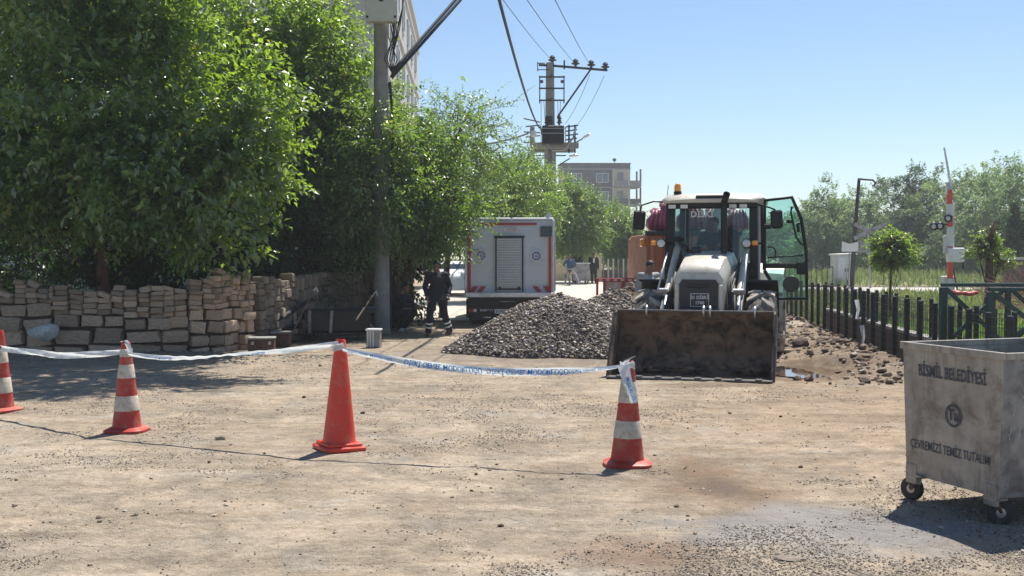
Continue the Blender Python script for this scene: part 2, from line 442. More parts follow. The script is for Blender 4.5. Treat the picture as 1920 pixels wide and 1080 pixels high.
# fence line A on the right: X as a function of Y
def fenceX(Y): return 6.55 + (Y - 20.0) * (1.05 / 12.0)
def ground_h(x, y):
    x = np.asarray(x, float); y = np.asarray(y, float)
    h = (fbm(x, y, 0.7, 3, 4) - 0.5) * 0.030 + (fbm(x, y, 4.0, 9, 3) - 0.5) * 0.016
    rough = 0.35 + 0.65 * sstep(0.42, 0.62, fbm(x, y, 0.5, 33, 3)) + 0.5 * sstep(0.8, 2.4, x) * sstep(8.5, 10, y)
    h = h + rough * (np.abs(fbm(x, y, 6.0, 19, 2) - 0.5) * 0.034 - .005)
    # rubble bank between the loader and the right hand fence
    fx = fenceX(y)
    m = sstep(4.3, 5.6, x) * (1 - sstep(fx - 0.2, fx + 0.25, x)) * sstep(16.6, 18.5, y) * (1 - sstep(36, 42, y))
    h = h + m * (0.06 + 0.26 * fbm(x, y, 1.6, 21, 4) ** 1.3)
    # shallow hollow of the puddle
    d = np.hypot((x - 4.72) / 0.75, (y - 19.15) / 0.95)
    h = h * sstep(0.7, 1.5, d) - 0.05 * (1 - sstep(0.8, 1.35, d))
    # soft ruts crossing the foreground
    for k, (a, b) in enumerate(((0.9, 12.2), (1.3, 13.3))):
        r = np.abs((y - b) - (x - 2.5) * -0.25 + 0.25 * np.sin(x * 0.7 + k))
        h = h - 0.012 * np.exp(-(r / 0.16) ** 2)
    # dirt banked against the left hand wall
    h = h + 0.10 * sstep(20.6, 21.8, y) * (1 - sstep(22.5, 24, y)) * (1 - sstep(-6.2, -5.0, x)) * fbm(x, y, 2.0, 5, 3)
    far = sstep(45, 80, y)
    return h * (1 - far)
def gh(x, y): return float(ground_h(np.array([x]), np.array([y]))[0])

def grid_mesh(name, xs, ys, hfun, mat, kind='structure'):
    X, Y = np.meshgrid(xs, ys)
    Z = hfun(X, Y)
    nx, ny = len(xs), len(ys)
    co = np.stack([X, Y, Z], -1).reshape(-1, 3)
    i = np.arange(nx * ny).reshape(ny, nx)
    q = np.stack([i[:-1, :-1], i[:-1, 1:], i[1:, 1:], i[1:, :-1]], -1).reshape(-1, 4)
    return raw_mesh(name, co, q, mat, kind=kind)
def raw_mesh(name, co, q, mats, kind=None, parent=None, smooth=True, tint=None, mi=None):
    me = bpy.data.meshes.new(name)
    n, k = q.shape
    me.vertices.add(len(co)); me.vertices.foreach_set('co', np.ascontiguousarray(co, dtype=np.float32).ravel())
    me.loops.add(n * k); me.loops.foreach_set('vertex_index', np.ascontiguousarray(q, dtype=np.int32).ravel())
    me.polygons.add(n)
    me.polygons.foreach_set('loop_start', np.arange(0, n * k, k, dtype=np.int32))
    try: me.polygons.foreach_set('loop_total', np.full(n, k, dtype=np.int32))
    except Exception: pass
    me.polygons.foreach_set('use_smooth', np.full(n, bool(smooth)))
    for m in (mats if isinstance(mats, (list, tuple)) else [mats]): me.materials.append(m)
    if mi is not None: me.polygons.foreach_set('material_index', mi.astype(np.int32))
    if tint is not None:
        a = me.attributes.new('tint', 'FLOAT', 'FACE'); a.data.foreach_set('value', tint.astype(np.float32))
    me.update(calc_edges=True)
    return link(name, me, parent, kind=kind)
# ------------------------------------------------------------------ ground
def ground_material():
    m = bpy.data.materials.new('dusty_dirt_ground'); m.use_nodes = True
    nt = m.node_tree; b = nt.nodes['Principled BSDF']
    geo = nt.nodes.new('ShaderNodeNewGeometry'); pos = geo.outputs['Position']
    def blob(cx, cy, rx, ry, sharp=0.35):
        mp = nt.nodes.new('ShaderNodeMapping'); mp.inputs['Location'].default_value = (-cx / rx, -cy / ry, 0)
        mp.inputs['Scale'].default_value = (1 / rx, 1 / ry, 0)
        nt.links.new(pos, mp.inputs['Vector'])
        ln = nt.nodes.new('ShaderNodeVectorMath'); ln.operation = 'LENGTH'
        nt.links.new(mp.outputs[0], ln.inputs[0])
        d = math_(nt, 'ADD', ln.outputs['Value'], math_(nt, 'MULTIPLY', math_(nt, 'SUBTRACT', noise(nt, pos, 1.6, 5, 0.65), 0.5), 1.9))
        return ramp(nt, d, [(max(0, 1 - sharp), (1, 1, 1)), (1.0, (0, 0, 0))])
    big = noise(nt, pos, 0.35, 5, 0.6)
    med = noise(nt, pos, 2.6, 6, 0.65, 0.3)
    fine = noise(nt, pos, 22, 5, 0.7)
    grit = noise(nt, pos, 95, 3, 0.7)
    c = ramp(nt, big, [(0.32, (0.43, 0.342, 0.25)), (0.68, (0.51, 0.425, 0.328))])
    c = mix(nt, ramp(nt, med, [(0.42, (0, 0, 0)), (0.72, (0.75, 0.75, 0.75))]), c, (0.26, 0.225, 0.18))
    c = mix(nt, ramp(nt, noise(nt, pos, 1.1, 4, 0.6), [(0.56, (0, 0, 0)), (0.7, (0.6, 0.6, 0.6))]), c, (0.43, 0.40, 0.36))
    c = mix(nt, ramp(nt, noise(nt, pos, 0.75, 6, 0.7, 0.5), [(0.57, (0, 0, 0)), (0.68, (0.45, 0.45, 0.45))]), c, (0.33, 0.22, 0.15))
    c = mix(nt, 1.0, c, ramp(nt, fine, [(0.3, (0.72, 0.71, 0.70)), (0.6, (1.0, 1.0, 1.0))]), 'MULTIPLY')
    c = mix(nt, 1.0, c, ramp(nt, grit, [(0.30, (0.45, 0.42, 0.40)), (0.43, (1.0, 1.0, 1.0)), (0.75, (1.12, 1.12, 1.12))]), 'MULTIPLY')
    c = mix(nt, ramp(nt, noise(nt, pos, 0.8, 6, 0.7, 0.5), [(0.44, (0, 0, 0)), (0.62, (0.22, 0.22, 0.22))]), c, (0.32, 0.275, 0.22))
    # the churned side by the fence is warmer and darker than the paved side
    c = mix(nt, math_(nt, 'MULTIPLY', blob(4.5, 14.0, 4.2, 5.5, 0.7), 0.75), c, mix(nt, 0.6, c, (0.36, 0.25, 0.155)))
    c = mix(nt, 1.0, c, ramp(nt, noise(nt, pos, 7, 6, 0.75, .4), [(0.38, (0.80, 0.79, 0.77)), (0.5, (1, 1, 1)), (0.66, (1.10, 1.10, 1.10))]), 'MULTIPLY')
    # long faint wheel tracks swept through the dust
    for rot_, sc_, lo_ in ((-8, 0.55, 0.88), (17, 0.4, 0.90)):
        tm = nt.nodes.new('ShaderNodeMapping'); tm.inputs['Rotation'].default_value = (0, 0, R(rot_)); tm.inputs['Scale'].default_value = (sc_ * .4, sc_ * 4.5, 1)
        nt.links.new(pos, tm.inputs['Vector'])
        c = mix(nt, 1.0, c, ramp(nt, noise(nt, tm.outputs[0], 2.2, 6, 0.7, 0.6), [(0.36, (lo_, lo_ * .985, lo_ * .96)), (0.52, (1, 1, 1)), (0.68, (1.07, 1.07, 1.08))]), 'MULTIPLY')
    # damp brown patch, grey washed patch, wet soil by the puddle and under the pile
    c = mix(nt, math_(nt, 'MULTIPLY', blob(1.7, 9.9, 0.75, 1.7, 0.7), 0.8), c, (0.20, 0.135, 0.085))
    c = mix(nt, math_(nt, 'MULTIPLY', blob(1.75, 9.7, 0.35, 0.7, 0.8), 0.7), c, (0.13, 0.10, 0.08))
    c = mix(nt, math_(nt, 'MULTIPLY', blob(0.9, 7.6, 0.7, 0.7, 0.7), 0.6), c, (0.24, 0.15, 0.10))
    c = mix(nt, math_(nt, 'MULTIPLY', blob(2.35, 8.3, 1.5, 0.9, 0.5), 0.7), c, (0.27, 0.27, 0.275))
    c = mix(nt, math_(nt, 'MULTIPLY', blob(4.4, 19.0, 1.7, 1.9, 0.5), 0.75), c, (0.13, 0.085, 0.055))
    c = mix(nt, math_(nt, 'MULTIPLY', blob(6.0, 23.0, 1.8, 6.5, 0.5), 0.6), c, (0.19, 0.125, 0.08))
    c = mix(nt, math_(nt, 'MULTIPLY', blob(3.0, 17.1, 1.5, 0.45, 0.5), 0.6), c, (0.19, 0.14, 0.10))
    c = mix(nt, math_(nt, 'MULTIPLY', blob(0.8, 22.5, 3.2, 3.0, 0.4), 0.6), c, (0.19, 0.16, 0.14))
    # soil under the trees is darker
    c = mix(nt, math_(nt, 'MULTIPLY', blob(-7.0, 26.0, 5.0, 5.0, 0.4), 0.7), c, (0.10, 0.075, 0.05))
    # old paving whose joints still show faintly through the dust
    mp = nt.nodes.new('ShaderNodeMapping'); mp.inputs['Rotation'].default_value = (0, 0, R(38))
    nt.links.new(pos, mp.inputs['Vector'])
    bk = nt.nodes.new('ShaderNodeTexBrick')
    bk.inputs['Scale'].default_value = 5.0; bk.inputs['Mortar Size'].default_value = 0.014; bk.inputs['Mortar Smooth'].default_value = 0.4
    bk.inputs['Color1'].default_value = (1, 1, 1, 1); bk.inputs['Color2'].default_value = (0.93, 0.93, 0.93, 1); bk.inputs['Mortar'].default_value = (0.55, 0.55, 0.55, 1)
    bk.inputs['Brick Width'].default_value = 1.0; bk.inputs['Row Height'].default_value = 0.5
    nt.links.new(mp.outputs[0], bk.inputs['Vector'])
    show = ramp(nt, noise(nt, pos, 0.9, 5, 0.6), [(0.38, (0, 0, 0)), (0.58, (0.9, 0.9, 0.9))])
    c = mix(nt, show, c, mix(nt, 1.0, c, bk.outputs['Color'], 'MULTIPLY'))
    nt.links.new(c, b.inputs['Base Color'])
    b.inputs['Roughness'].default_value = 0.95
    b.inputs['Specular IOR Level'].default_value = 0.2
    f3 = noise(nt, pos, 48, 4, 0.75)
    h = math_(nt, 'ADD', math_(nt, 'MULTIPLY', fine, 0.9), math_(nt, 'MULTIPLY', grit, 0.35))
    h = math_(nt, 'ADD', h, math_(nt, 'MULTIPLY', f3, 0.5))
    h = math_(nt, 'ADD', h, math_(nt, 'MULTIPLY', med, 1.2))
    rm_ = ramp(nt, noise(nt, pos, 0.8, 6, 0.7, 0.5), [(0.36, (0.48, 0.48, 0.48)), (0.66, (0.85, 0.85, 0.85))])
    bp = nt.nodes.new('ShaderNodeBump'); nt.links.new(rm_, bp.inputs['Strength']); bp.inputs['Distance'].default_value = 0.075
    nt.links.new(h, bp.inputs['Height']); nt.links.new(bp.outputs[0], b.inputs['Normal'])
    return m
GM = ground_material()
ys = [3.0, 4.5, 6.0]
while ys[-1] < 900: ys.append(ys[-1] + (0.0055 * ys[-1] if ys[-1] < 22 else 0.0042 * ys[-1] ** 1.15 * (1 if ys[-1] < 40 else 5)))
xs = np.concatenate([[-900, -300, -120, -60, -30], np.arange(-16, -5, 0.11), np.arange(-5, 7.5, 0.05), np.arange(7.5, 16.01, 0.11), [30, 60, 120, 300, 900]])
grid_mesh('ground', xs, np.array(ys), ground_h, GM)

def sheet(name, poly, z, mat, kind='structure'):
    m = MB(); m.add([(x, y, z) for x, y in poly], [tuple(range(len(poly)))])
    return m.build(name, mat, kind=kind)
road_mat = M('pale_dusty_road', (0.50, 0.45, 0.385), 0.9, var=0.12, scale=0.8, dirt=(0.38, 0.32, 0.25), dirt_amt=0.45, dirt_scale=0.6, bump=0.4, bscale=15)
def rx(Y, off): return off - 0.038 * (Y - 28)
pts = [(rx(32, -2.9), 32), (rx(32, 7.0), 32), (rx(60, 9), 60), (rx(400, 8), 400), (rx(400, -4.0), 400), (rx(60, -3.4), 60)]
sheet('road', pts, 0.035, road_mat)
# cross street far off, light concrete strip seen by the level crossing
sheet('crossing_road', [(8.0, 52), (60, 47), (60, 56), (8.0, 60)], 0.045, M('crossing_road_surface', (0.48, 0.45, 0.41), 0.9, var=0.1, scale=1, bump=0.2))
verge_mat = M('verge_soil', (0.16, 0.15, 0.07), 0.95, var=0.5, scale=1.5, dirt=(0.30, 0.24, 0.14), dirt_amt=0.5, dirt_scale=1.2, bump=0.6)
m = MB()
nseg = 16
vv = []; ff = []
for i in range(nseg + 1):
    Y = 13 + (50 - 13) * i / nseg
    vv += [(fenceX(Y) + 0.42, Y, 0.06), (fenceX(Y) + 60, Y, 0.06)]
for i in range(nseg): ff.append((2 * i, 2 * i + 1, 2 * i + 3, 2 * i + 2))
m.add(vv, ff); m.build('verge', verge_mat, kind='structure')
sheet('far_verge', [(9.0, 60.5), (80, 56.5), (300, 300), (20, 300)], 0.05, verge_mat)
# puddle
pm = bpy.data.materials.new('puddle_water'); pm.use_nodes = True
pb = pm.node_tree.nodes['Principled BSDF']; pb.inputs['Base Color'].default_value = (0.10, 0.06, 0.035, 1); pb.inputs['Roughness'].default_value = 0.03
pb.inputs['Specular IOR Level'].default_value = 0.9
pn = pm.node_tree.nodes.new('ShaderNodeBump'); pn.inputs['Strength'].default_value = 0.05
pm.node_tree.links.new(noise(pm.node_tree, None, 60, 2), pn.inputs['Height']); pm.node_tree.links.new(pn.outputs[0], pb.inputs['Normal'])
def blob_sheet(name, cx, cy, rx_, ry_, z, mat, seed):
    rr = random.Random(seed); n = 40; ph = [rr.random() * 6 for _ in range(5)]
    pts = []
    for k in range(n):
        a = 2 * math.pi * k / n
        r = 1 + 0.14 * math.sin(2 * a + ph[0]) + 0.12 * math.sin(3 * a + ph[1]) + 0.09 * math.sin(7 * a + ph[2])
        pts.append((cx + rx_ * r * math.cos(a), cy + ry_ * r * math.sin(a)))
    return sheet(name, pts, z, mat)
blob_sheet('puddle', 4.78, 19.1, 0.66, 1.0, -0.006, pm, 2)

# ------------------------------------------------------------------ loose stones as numeric clouds
ICO_V = None
def rock_proto(n_sub=0, seed=0):
    bm = bmesh.new(); bmesh.ops.create_icosphere(bm, subdivisions=1, radius=1.0)
    v = np.array([p.co[:] for p in bm.verts]); f = np.array([[q.index for q in t.verts] for t in bm.faces]); bm.free()
    return v, f
OCT_V = np.array([(1, 0, 0), (-1, 0, 0), (0, 1, 0), (0, -1, 0), (0, 0, 1), (0, 0, -1)], float)
OCT_F = np.array([(0, 2, 4), (2, 1, 4), (1, 3, 4), (3, 0, 4), (2, 0, 5), (1, 2, 5), (3, 1, 5), (0, 3, 5)])
def stone_cloud(name, pos, size, mats, kind='stuff', octa=True, flat=0.6, tint=None, rng=RNG, parent=None):
    V0, F0 = (OCT_V, OCT_F) if octa else rock_proto()
    n = len(pos)
    ax = rng.normal(size=(n, 4)); ax /= np.linalg.norm(ax, axis=1)[:, None]
    w, x, y, z = ax.T
    Rm = np.stack([np.stack([1 - 2 * (y * y + z * z), 2 * (x * y - w * z), 2 * (x * z + w * y)], -1),
                   np.stack([2 * (x * y + w * z), 1 - 2 * (x * x + z * z), 2 * (y * z - w * x)], -1),
                   np.stack([2 * (x * z - w * y), 2 * (y * z + w * x), 1 - 2 * (x * x + y * y)], -1)], 1)
    sc = size[:, None] * rng.uniform(0.55, 1.15, (n, 3))
    V = V0[None] * rng.uniform(0.72, 1.25, (n, len(V0), 1))
    V = np.einsum('nij,nkj->nki', Rm, V * sc[:, None, :])
    V[..., 2] *= flat
    V += pos[:, None, :]
    Fx = (F0[None] + (np.arange(n) * len(V0))[:, None, None]).reshape(-1, 3)
    if tint is None: tint = rng.random(n)
    mi = np.repeat((rng.random(n) * (len(mats) if isinstance(mats, list) else 1)).astype(int), len(F0))
    return raw_mesh(name, V.reshape(-1, 3), Fx, mats, kind=kind, smooth=False, tint=np.repeat(tint, len(F0)), mi=mi, parent=parent)
def tint_mat(name, stops, rough=0.85, spec=0.4):
    m = bpy.data.materials.new(name); m.use_nodes = True
    nt = m.node_tree; b = nt.nodes['Principled BSDF']
    at = nt.nodes.new('ShaderNodeAttribute'); at.attribute_name = 'tint'
    c = ramp(nt, at.outputs['Fac'], stops)
    geo = nt.nodes.new('ShaderNodeNewGeometry')
    c = mix(nt, 1.0, c, ramp(nt, noise(nt, geo.outputs['Position'], 25, 3), [(0.3, (0.7, 0.7, 0.7)), (0.7, (1.1, 1.1, 1.1))]), 'MULTIPLY')
    nt.links.new(c, b.inputs['Base Color']); b.inputs['Roughness'].default_value = rough; b.inputs['Specular IOR Level'].default_value = spec
    return m
peb_mat = tint_mat('pebble_stone', [(0, (0.17, 0.14, 0.11)), (0.3, (0.28, 0.23, 0.18)), (0.7, (0.40, 0.34, 0.27)), (0.9, (0.48, 0.44, 0.37)), (0.94, (0.07, 0.05, 0.045)), (1, (0.05, 0.04, 0.04))])
def in_view(x, y, z=0, mg=60):
    px = 960 + x / y * F; return (px > -mg) & (px < 1920 + mg)
n = 380000
Y = 1 / RNG.uniform(1 / 26.0, 1 / 6.3, n); X = RNG.uniform(-0.48, 0.48, n) * Y
dens = fbm(X, Y, 0.55, 41, 4); d2 = fbm(X, Y, 2.3, 47, 3)
keep = RNG.random(n) < 0.008 + 0.6 * sstep(0.50, 0.64, dens * 0.65 + d2 * 0.35)
keep &= ~((np.hypot((X - 4.78) / .75, (Y - 19.1) / 1.1) < 1))
X = X[keep]; Y = Y[keep]
sz = (0.004 + 0.010 * RNG.random(len(X)) ** 3.4) * (0.8 + 0.02 * Y)
stone_cloud('gravel', np.stack([X, Y, ground_h(X, Y) + sz * 0.4], -1), sz, peb_mat)
n = 5200
Y = RNG.uniform(20.4, 22.0, n); X = RNG.uniform(-9.5, -3.0, n)
keep = RNG.random(n) < 0.1 + 0.9 * sstep(0.45, 0.6, fbm(X, Y, 1.2, 91, 3)); X = X[keep]; Y = Y[keep]
sz = 0.008 + 0.03 * RNG.random(len(X)) ** 4
stone_cloud('wall_foot_rubble', np.stack([X, Y, ground_h(X, Y) + sz * 0.25], -1), sz, peb_mat, octa=False)
# larger loose bits
n = 3200
Y = 1 / RNG.uniform(1 / 24.0, 1 / 6.5, n); X = RNG.uniform(-0.46, 0.46, n) * Y
keep = RNG.random(n) < 0.06 + 0.7 * sstep(0.5, 0.65, fbm(X, Y, 0.8, 61, 4)) + 0.3 * (X > 1.2) * (Y > 8.5)
X = X[keep]; Y = Y[keep]; sz = 0.008 + 0.020 * RNG.random(len(X)) ** 4
clod_mat = tint_mat('clod_stone', [(0, (0.08, 0.055, 0.04)), (0.25, (0.18, 0.13, 0.09)), (0.6, (0.38, 0.30, 0.22)), (1, (0.48, 0.42, 0.34))])
stone_cloud('scattered_clods', np.stack([X, Y, ground_h(X, Y) + sz * 0.25], -1), sz, clod_mat, octa=False)
# rubble on the bank at the right
n = 9000
Y = RNG.uniform(17.0, 36, n); X = RNG.uniform(4.2, 7.9, n)
fx = fenceX(Y)
keep = (X < fx + 0.1) & (RNG.random(n) < 0.25 + 0.9 * sstep(0.45, 0.6, fbm(X, Y, 1.1, 71, 3))) & (np.hypot((X - 4.78) / .85, (Y - 19.1) / 1.25) > 1) & (X > 4.3)
X = X[keep]; Y = Y[keep]; sz = 0.02 + 0.075 * RNG.random(len(X)) ** 4
rub_mat = tint_mat('rubble_soil', [(0, (0.07, 0.045, 0.033)), (0.4, (0.16, 0.11, 0.075)), (0.85, (0.27, 0.20, 0.14)), (1, (0.46, 0.41, 0.34))])
stone_cloud('rubble', np.stack([X, Y, ground_h(X, Y) + sz * 0.3], -1), sz, rub_mat, octa=False)

def stone_obj(name, loc, size, mat, label, cat='stone', seed=0, rot=0.0, flat=1.0, parent=None):
    bm = bmesh.new(); bmesh.ops.create_icosphere(bm, subdivisions=3, radius=1.0)
    rr = random.Random(seed)
    for _ in range(24):           # knock flat facets off the lump
        d = Vector((rr.gauss(0, 1), rr.gauss(0, 1), rr.gauss(0, 1))).normalized(); k = rr.uniform(0.58, 0.92)
        for v in bm.verts:
            t = v.co.dot(d)
            if t > k: v.co -= d * (t - k) * 0.9
    from mathutils import noise as mn
    for v in bm.verts:
        v.co *= 1 + 0.07 * mn.noise(v.co * 3.1 + Vector((seed, 0, 0)))
        v.co = Vector((v.co.x * size[0], v.co.y * size[1], v.co.z * size[2]))
    me = bpy.data.meshes.new(name); bm.to_mesh(me); bm.free(); me.materials.append(mat); me.shade_smooth(); me.set_sharp_from_angle(angle=R(28))
    o = link(name, me, parent); o.location = loc; o.rotation_euler = (0, 0, rot)
    if parent is None: tag(o, label, cat)
    elif label: o['label'] = label
    return o
def at_ground(px, py, dz=0.0):
    p = G(px, py); p.z = gh(p.x, p.y) + dz; return p
dk = MT['stone'].copy()
rockd = M('dark_brown_rock', (0.075, 0.045, 0.035), 0.9, var=0.4, scale=5, bump=0.8, bscale=20, dirt=(0.16, 0.11, 0.08), dirt_amt=0.3)
rockg = M('grey_brown_rock', (0.25, 0.2, 0.16), 0.9, var=0.35, scale=9, bump=0.7, bscale=30)
stone_obj('rock', at_ground(413, 824, 0.015), (0.07, 0.05, 0.032), rockg, 'flat grey rock lying on bare dirt between the striped and plain cones', 'rock', 3, 0.3)
stone_obj('rock', at_ground(680, 776, 0.012), (0.035, 0.03, 0.025), rockd, 'small dark lump of earth just right of the plain red cone', 'rock', 4)
stone_obj('rock', at_ground(1500, 668, 0.07), (0.22, 0.17, 0.12), rockd, 'dark brown boulder at the far edge of the puddle', 'rock', 6, 0.5)
stone_obj('rock', at_ground(600, 797 - 110, 0.012), (0.035, 0.035, 0.03), rockd, 'little dark clod left of the plain red cone below the tape', 'rock', 8)
stone_obj('rock', at_ground(570, 747, 0.015), (0.03, 0.03, 0.025), rockd, 'round dark pebble on the dirt left of the plain cone', 'rock', 9)
stone_obj('rock', at_ground(1480, 1050, 0.010), (0.13, 0.055, 0.022), rockg, 'flat tan slab in the grey washed patch at the bottom edge', 'rock', 12, -0.2)

# ------------------------------------------------------------------ spoil heaps
def heap_h(x, y):
    """main gravel heap"""
    c = (0.95, 22.9)
    dx = (x - c[0]) / 2.08; dy = (y - c[1]) / 1.75
    a = np.arctan2(dy, dx)
    d = np.hypot(dx, dy) * (1 + 0.07 * np.sin(3 * a + 1) + 0.05 * np.sin(7 * a))
    h1 = 1.32 * np.clip(1.0 - d, 0, 2) ** 0.93 * (1 - 0.15 * np.exp(-(d / 0.25) ** 2))
    dx2 = (x - 2.0) / 2.2; dy2 = (y - 23.3) / 1.6
    h2 = 1.22 * np.clip(1 - np.hypot(dx2, dy2), 0, 2)
    h = np.maximum(h1, h2) + 0.10 * (fbm(x, y, 2.2, 5, 4) - 0.5) * (np.maximum(h1, h2) > 0.02)
    return np.where(np.maximum(h1, h2) > 0.0, h, -0.1)
def heap2_h(x, y):
    d = np.hypot((x - 3.1) / 2.1, (y - 26.2) / 2.0)
    return np.where(d < 1.05, 1.45 * np.clip(1 - d, 0, 1) ** 0.9 + 0.16 * (fbm(x, y, 2.0, 15, 4) - 0.5), -0.1)
heap_base = M('heap_soil', (0.10, 0.085, 0.075), 0.95, var=0.4, scale=6, bump=1.0, bscale=20)
heap_mat = tint_mat('heap_chippings', [(0, (0.05, 0.035, 0.03)), (0.3, (0.12, 0.085, 0.07)), (0.6, (0.25, 0.19, 0.155)), (0.74, (0.46, 0.39, 0.34)), (0.90, (0.68, 0.64, 0.60)), (0.94, (0.42, 0.30, 0.10)), (1, (0.17, 0.18, 0.26))], 0.6)
def heap(name, hf, x0, x1, y0, y1, nst, smin, smax, mat, base, label, grp):
    X, Y = np.meshgrid(np.linspace(x0, x1, 90), np.linspace(y0, y1, 70))
    Z = hf(X, Y) + 0.012
    i = np.arange(X.size).reshape(X.shape)
    q = np.stack([i[:-1, :-1], i[:-1, 1:], i[1:, 1:], i[1:, :-1]], -1).reshape(-1, 4)
    root = thing(name, label, 'heap', (0, 0, 0))
    o = raw_mesh('mound', np.stack([X, Y, Z], -1).reshape(-1, 3), q, base, parent=root)
    x = RNG.uniform(x0, x1, nst); y = RNG.uniform(y0, y1, nst); z = hf(x, y)
    k = z > -0.05
    x = x[k]; y = y[k]; z = z[k]
    s = smin + (smax - smin) * RNG.random(len(x)) ** 3
    stone_cloud('chippings', np.stack([x, y, z + 0.01 + s * 0.25], -1), s, mat, kind='stuff', octa=False, flat=0.8, parent=root)
    return root
heap('gravel_heap', heap_h, -1.9, 4.4, 20.6, 25.2, 42000, 0.012, 0.042, heap_mat, heap_base, 'large heap of dark gravel chippings in front of the loader bucket and box truck', None)
soil_mat = tint_mat('heap_earth', [(0, (0.07, 0.05, 0.04)), (0.5, (0.16, 0.115, 0.08)), (0.9, (0.26, 0.20, 0.15)), (1, (0.36, 0.30, 0.24))])
heap('earth_heap', heap2_h, 0.9, 5.4, 24.1, 28.4, 9000, 0.015, 0.06, soil_mat, M('mound_soil', (0.13, 0.09, 0.065), 0.95, var=0.35, scale=5, bump=1, bscale=18), 'brown heap of dug earth behind the gravel, below the red white barrier', None)
p = at_ground(1025, 668)
stone_obj('rock', (p.x, p.y + 0.1, 0.16), (0.21, 0.18, 0.19), rockd, 'dark rounded boulder at the foot of the gravel heap', 'rock', 15)
# ------------------------------------------------------------------ dry stone wall on the left
def stone_proto(seed):
    rr = random.Random(seed); m = MB()
    m.box((0, 0, 0), (1, 1, 1), ch=0.10)
    m.v = [(x * (1 + rr.uniform(-.10, .10)) + z * rr.uniform(-.05, .05), y * (1 + rr.uniform(-.1, .1)), z * (1 + rr.uniform(-.10, .10)) + x * rr.uniform(-.05, .05)) for x, y, z in m.v]
    me = bpy.data.meshes.new('stone'); me.from_pydata(m.v, [], m.f); me.update()
    return me
def proto_set(mat, n, s0):
    out = []
    for i in range(n):
        me = stone_proto(s0 + i); me.materials.append(mat); me.shade_smooth(); me.set_sharp_from_angle(angle=R(25)); out.append(me)
    return out
SP = proto_set(MT['stone'], 9, 100)
def bigstone(seed):
    """split block: finer faces pushed in and out"""
    bm = bmesh.new(); bmesh.ops.create_cube(bm, size=1.0)
    bmesh.ops.subdivide_edges(bm, edges=bm.edges[:], cuts=2, use_grid_fill=True)
    rr = random.Random(seed); 
    for v in bm.verts:
        k = 0.10 if (abs(v.co.x) > .45) + (abs(v.co.z) > .45) + (abs(v.co.y) > .45) >= 2 else 0.03
        for i in range(3): v.co[i] -= (1 if v.co[i] > 0 else -1) * (abs(v.co[i]) > .4) * rr.random() * k
    me = bpy.data.meshes.new('stone'); bm.to_mesh(me); bm.free(); me.materials.append(MT['stone']); me.shade_smooth(); me.set_sharp_from_angle(angle=R(22)); return me
BP = [bigstone(300 + i) for i in range(7)]
PP = proto_set(MT['paver'], 6, 500)
rw = random.Random(5)
def polyline(pts):
    L = [0]
    for a, b in zip(pts[:-1], pts[1:]): L.append(L[-1] + math.dist(a, b))
    def at(s):
        for i in range(len(pts) - 1):
            if s <= L[i + 1] or i == len(pts) - 2:
                t = (s - L[i]) / (L[i + 1] - L[i]); a, b = pts[i], pts[i + 1]
                ang = math.atan2(b[1] - a[1], b[0] - a[0])
                return a[0] + (b[0] - a[0]) * t, a[1] + (b[1] - a[1]) * t, ang
    return at, L[-1]
W1 = [(-10.6, 21.6), (-9.5, 21.7), (-6.5, 21.95), (-5.6, 22.45), (-5.15, 23.4)]
at1, len1 = polyline(W1)
wall = thing('stone_wall', 'dry stone wall of rough brown blocks topped with small pavers under the left trees', 'wall', (0, 0, 0))
def put(me, parent, s, z, w, h, d, at, name='stone', off=0.0, tilt=0.0, label=None):
    x, y, a = at(s)
    o = link(name, me, parent, label=label)
    nx, ny = math.sin(a), -math.cos(a)          # outward face
    q = off - d / 2
    o.location = (x + nx * q, y + ny * q, z + h / 2)
    o.rotation_euler = (rw.uniform(-.03, .03), tilt, a + rw.uniform(-.05, .05))
    o.scale = (w, d, h)
    return o
cnt = 0
s = -0.2
while s < len1:                       # the wall is laid in short uneven runs, each with courses of its own
    run = rw.uniform(0.9, 1.5) if s < len1 - 2.4 else rw.uniform(0.45, 0.7)
    run = min(run, len1 - s + .05)
    small = s > len1 - 2.4
    z = -0.06 - rw.random() * .05
    nb = rw.choice([3, 3, 4]) if not small else 4
    for ri in range(nb):
        h = rw.uniform(0.24, 0.33) if not small else rw.uniform(.19, .27)
        x = 0.0
        n_ = max(1, round(run / (rw.uniform(0.42, 0.62) if not small else rw.uniform(.22, .34))))
        cuts = sorted([0] + [(k + rw.uniform(-.22, .22)) / n_ * run for k in range(1, n_)] + [run])
        for q0, q1 in zip(cuts[:-1], cuts[1:]):
            w = q1 - q0; hh = h * rw.uniform(.80, 1.02)
            put(rw.choice(BP), wall, max(0.05, min(s + (q0 + q1) / 2, len1 - .02)), z + rw.uniform(0, .015), w * rw.uniform(.90, .99), hh, 0.36, at1, off=rw.uniform(-0.09, 0.08), tilt=rw.gauss(0, .05)); cnt += 1
        z += h
    top = 1.30 + .10 * math.sin(s * 1.3 + 1) + rw.uniform(-.06, .08) + (.12 if small else 0)
    x = 0.0
    while x < run - .05:
        w = min(rw.uniform(0.19, 0.29), run - x); zz = z - rw.uniform(0, .03); lean = rw.gauss(0, .07); tt = top + rw.uniform(-.14, .08)
        while zz < tt - .05:
            h = rw.uniform(0.08, 0.125)
            put(rw.choice(SP), wall, max(.05, min(s + x + w / 2, len1)), zz, w * rw.uniform(.88, 1.0), h * .97, 0.24, at1, off=rw.uniform(-0.13, 0.05), tilt=lean + rw.gauss(0, .04) + (rw.choice([0, 0, .2, -.25, .4]) if zz + h > tt - .06 else 0)); cnt += 1
            zz += h
        x += w
    s += run
print('wall stones', cnt)
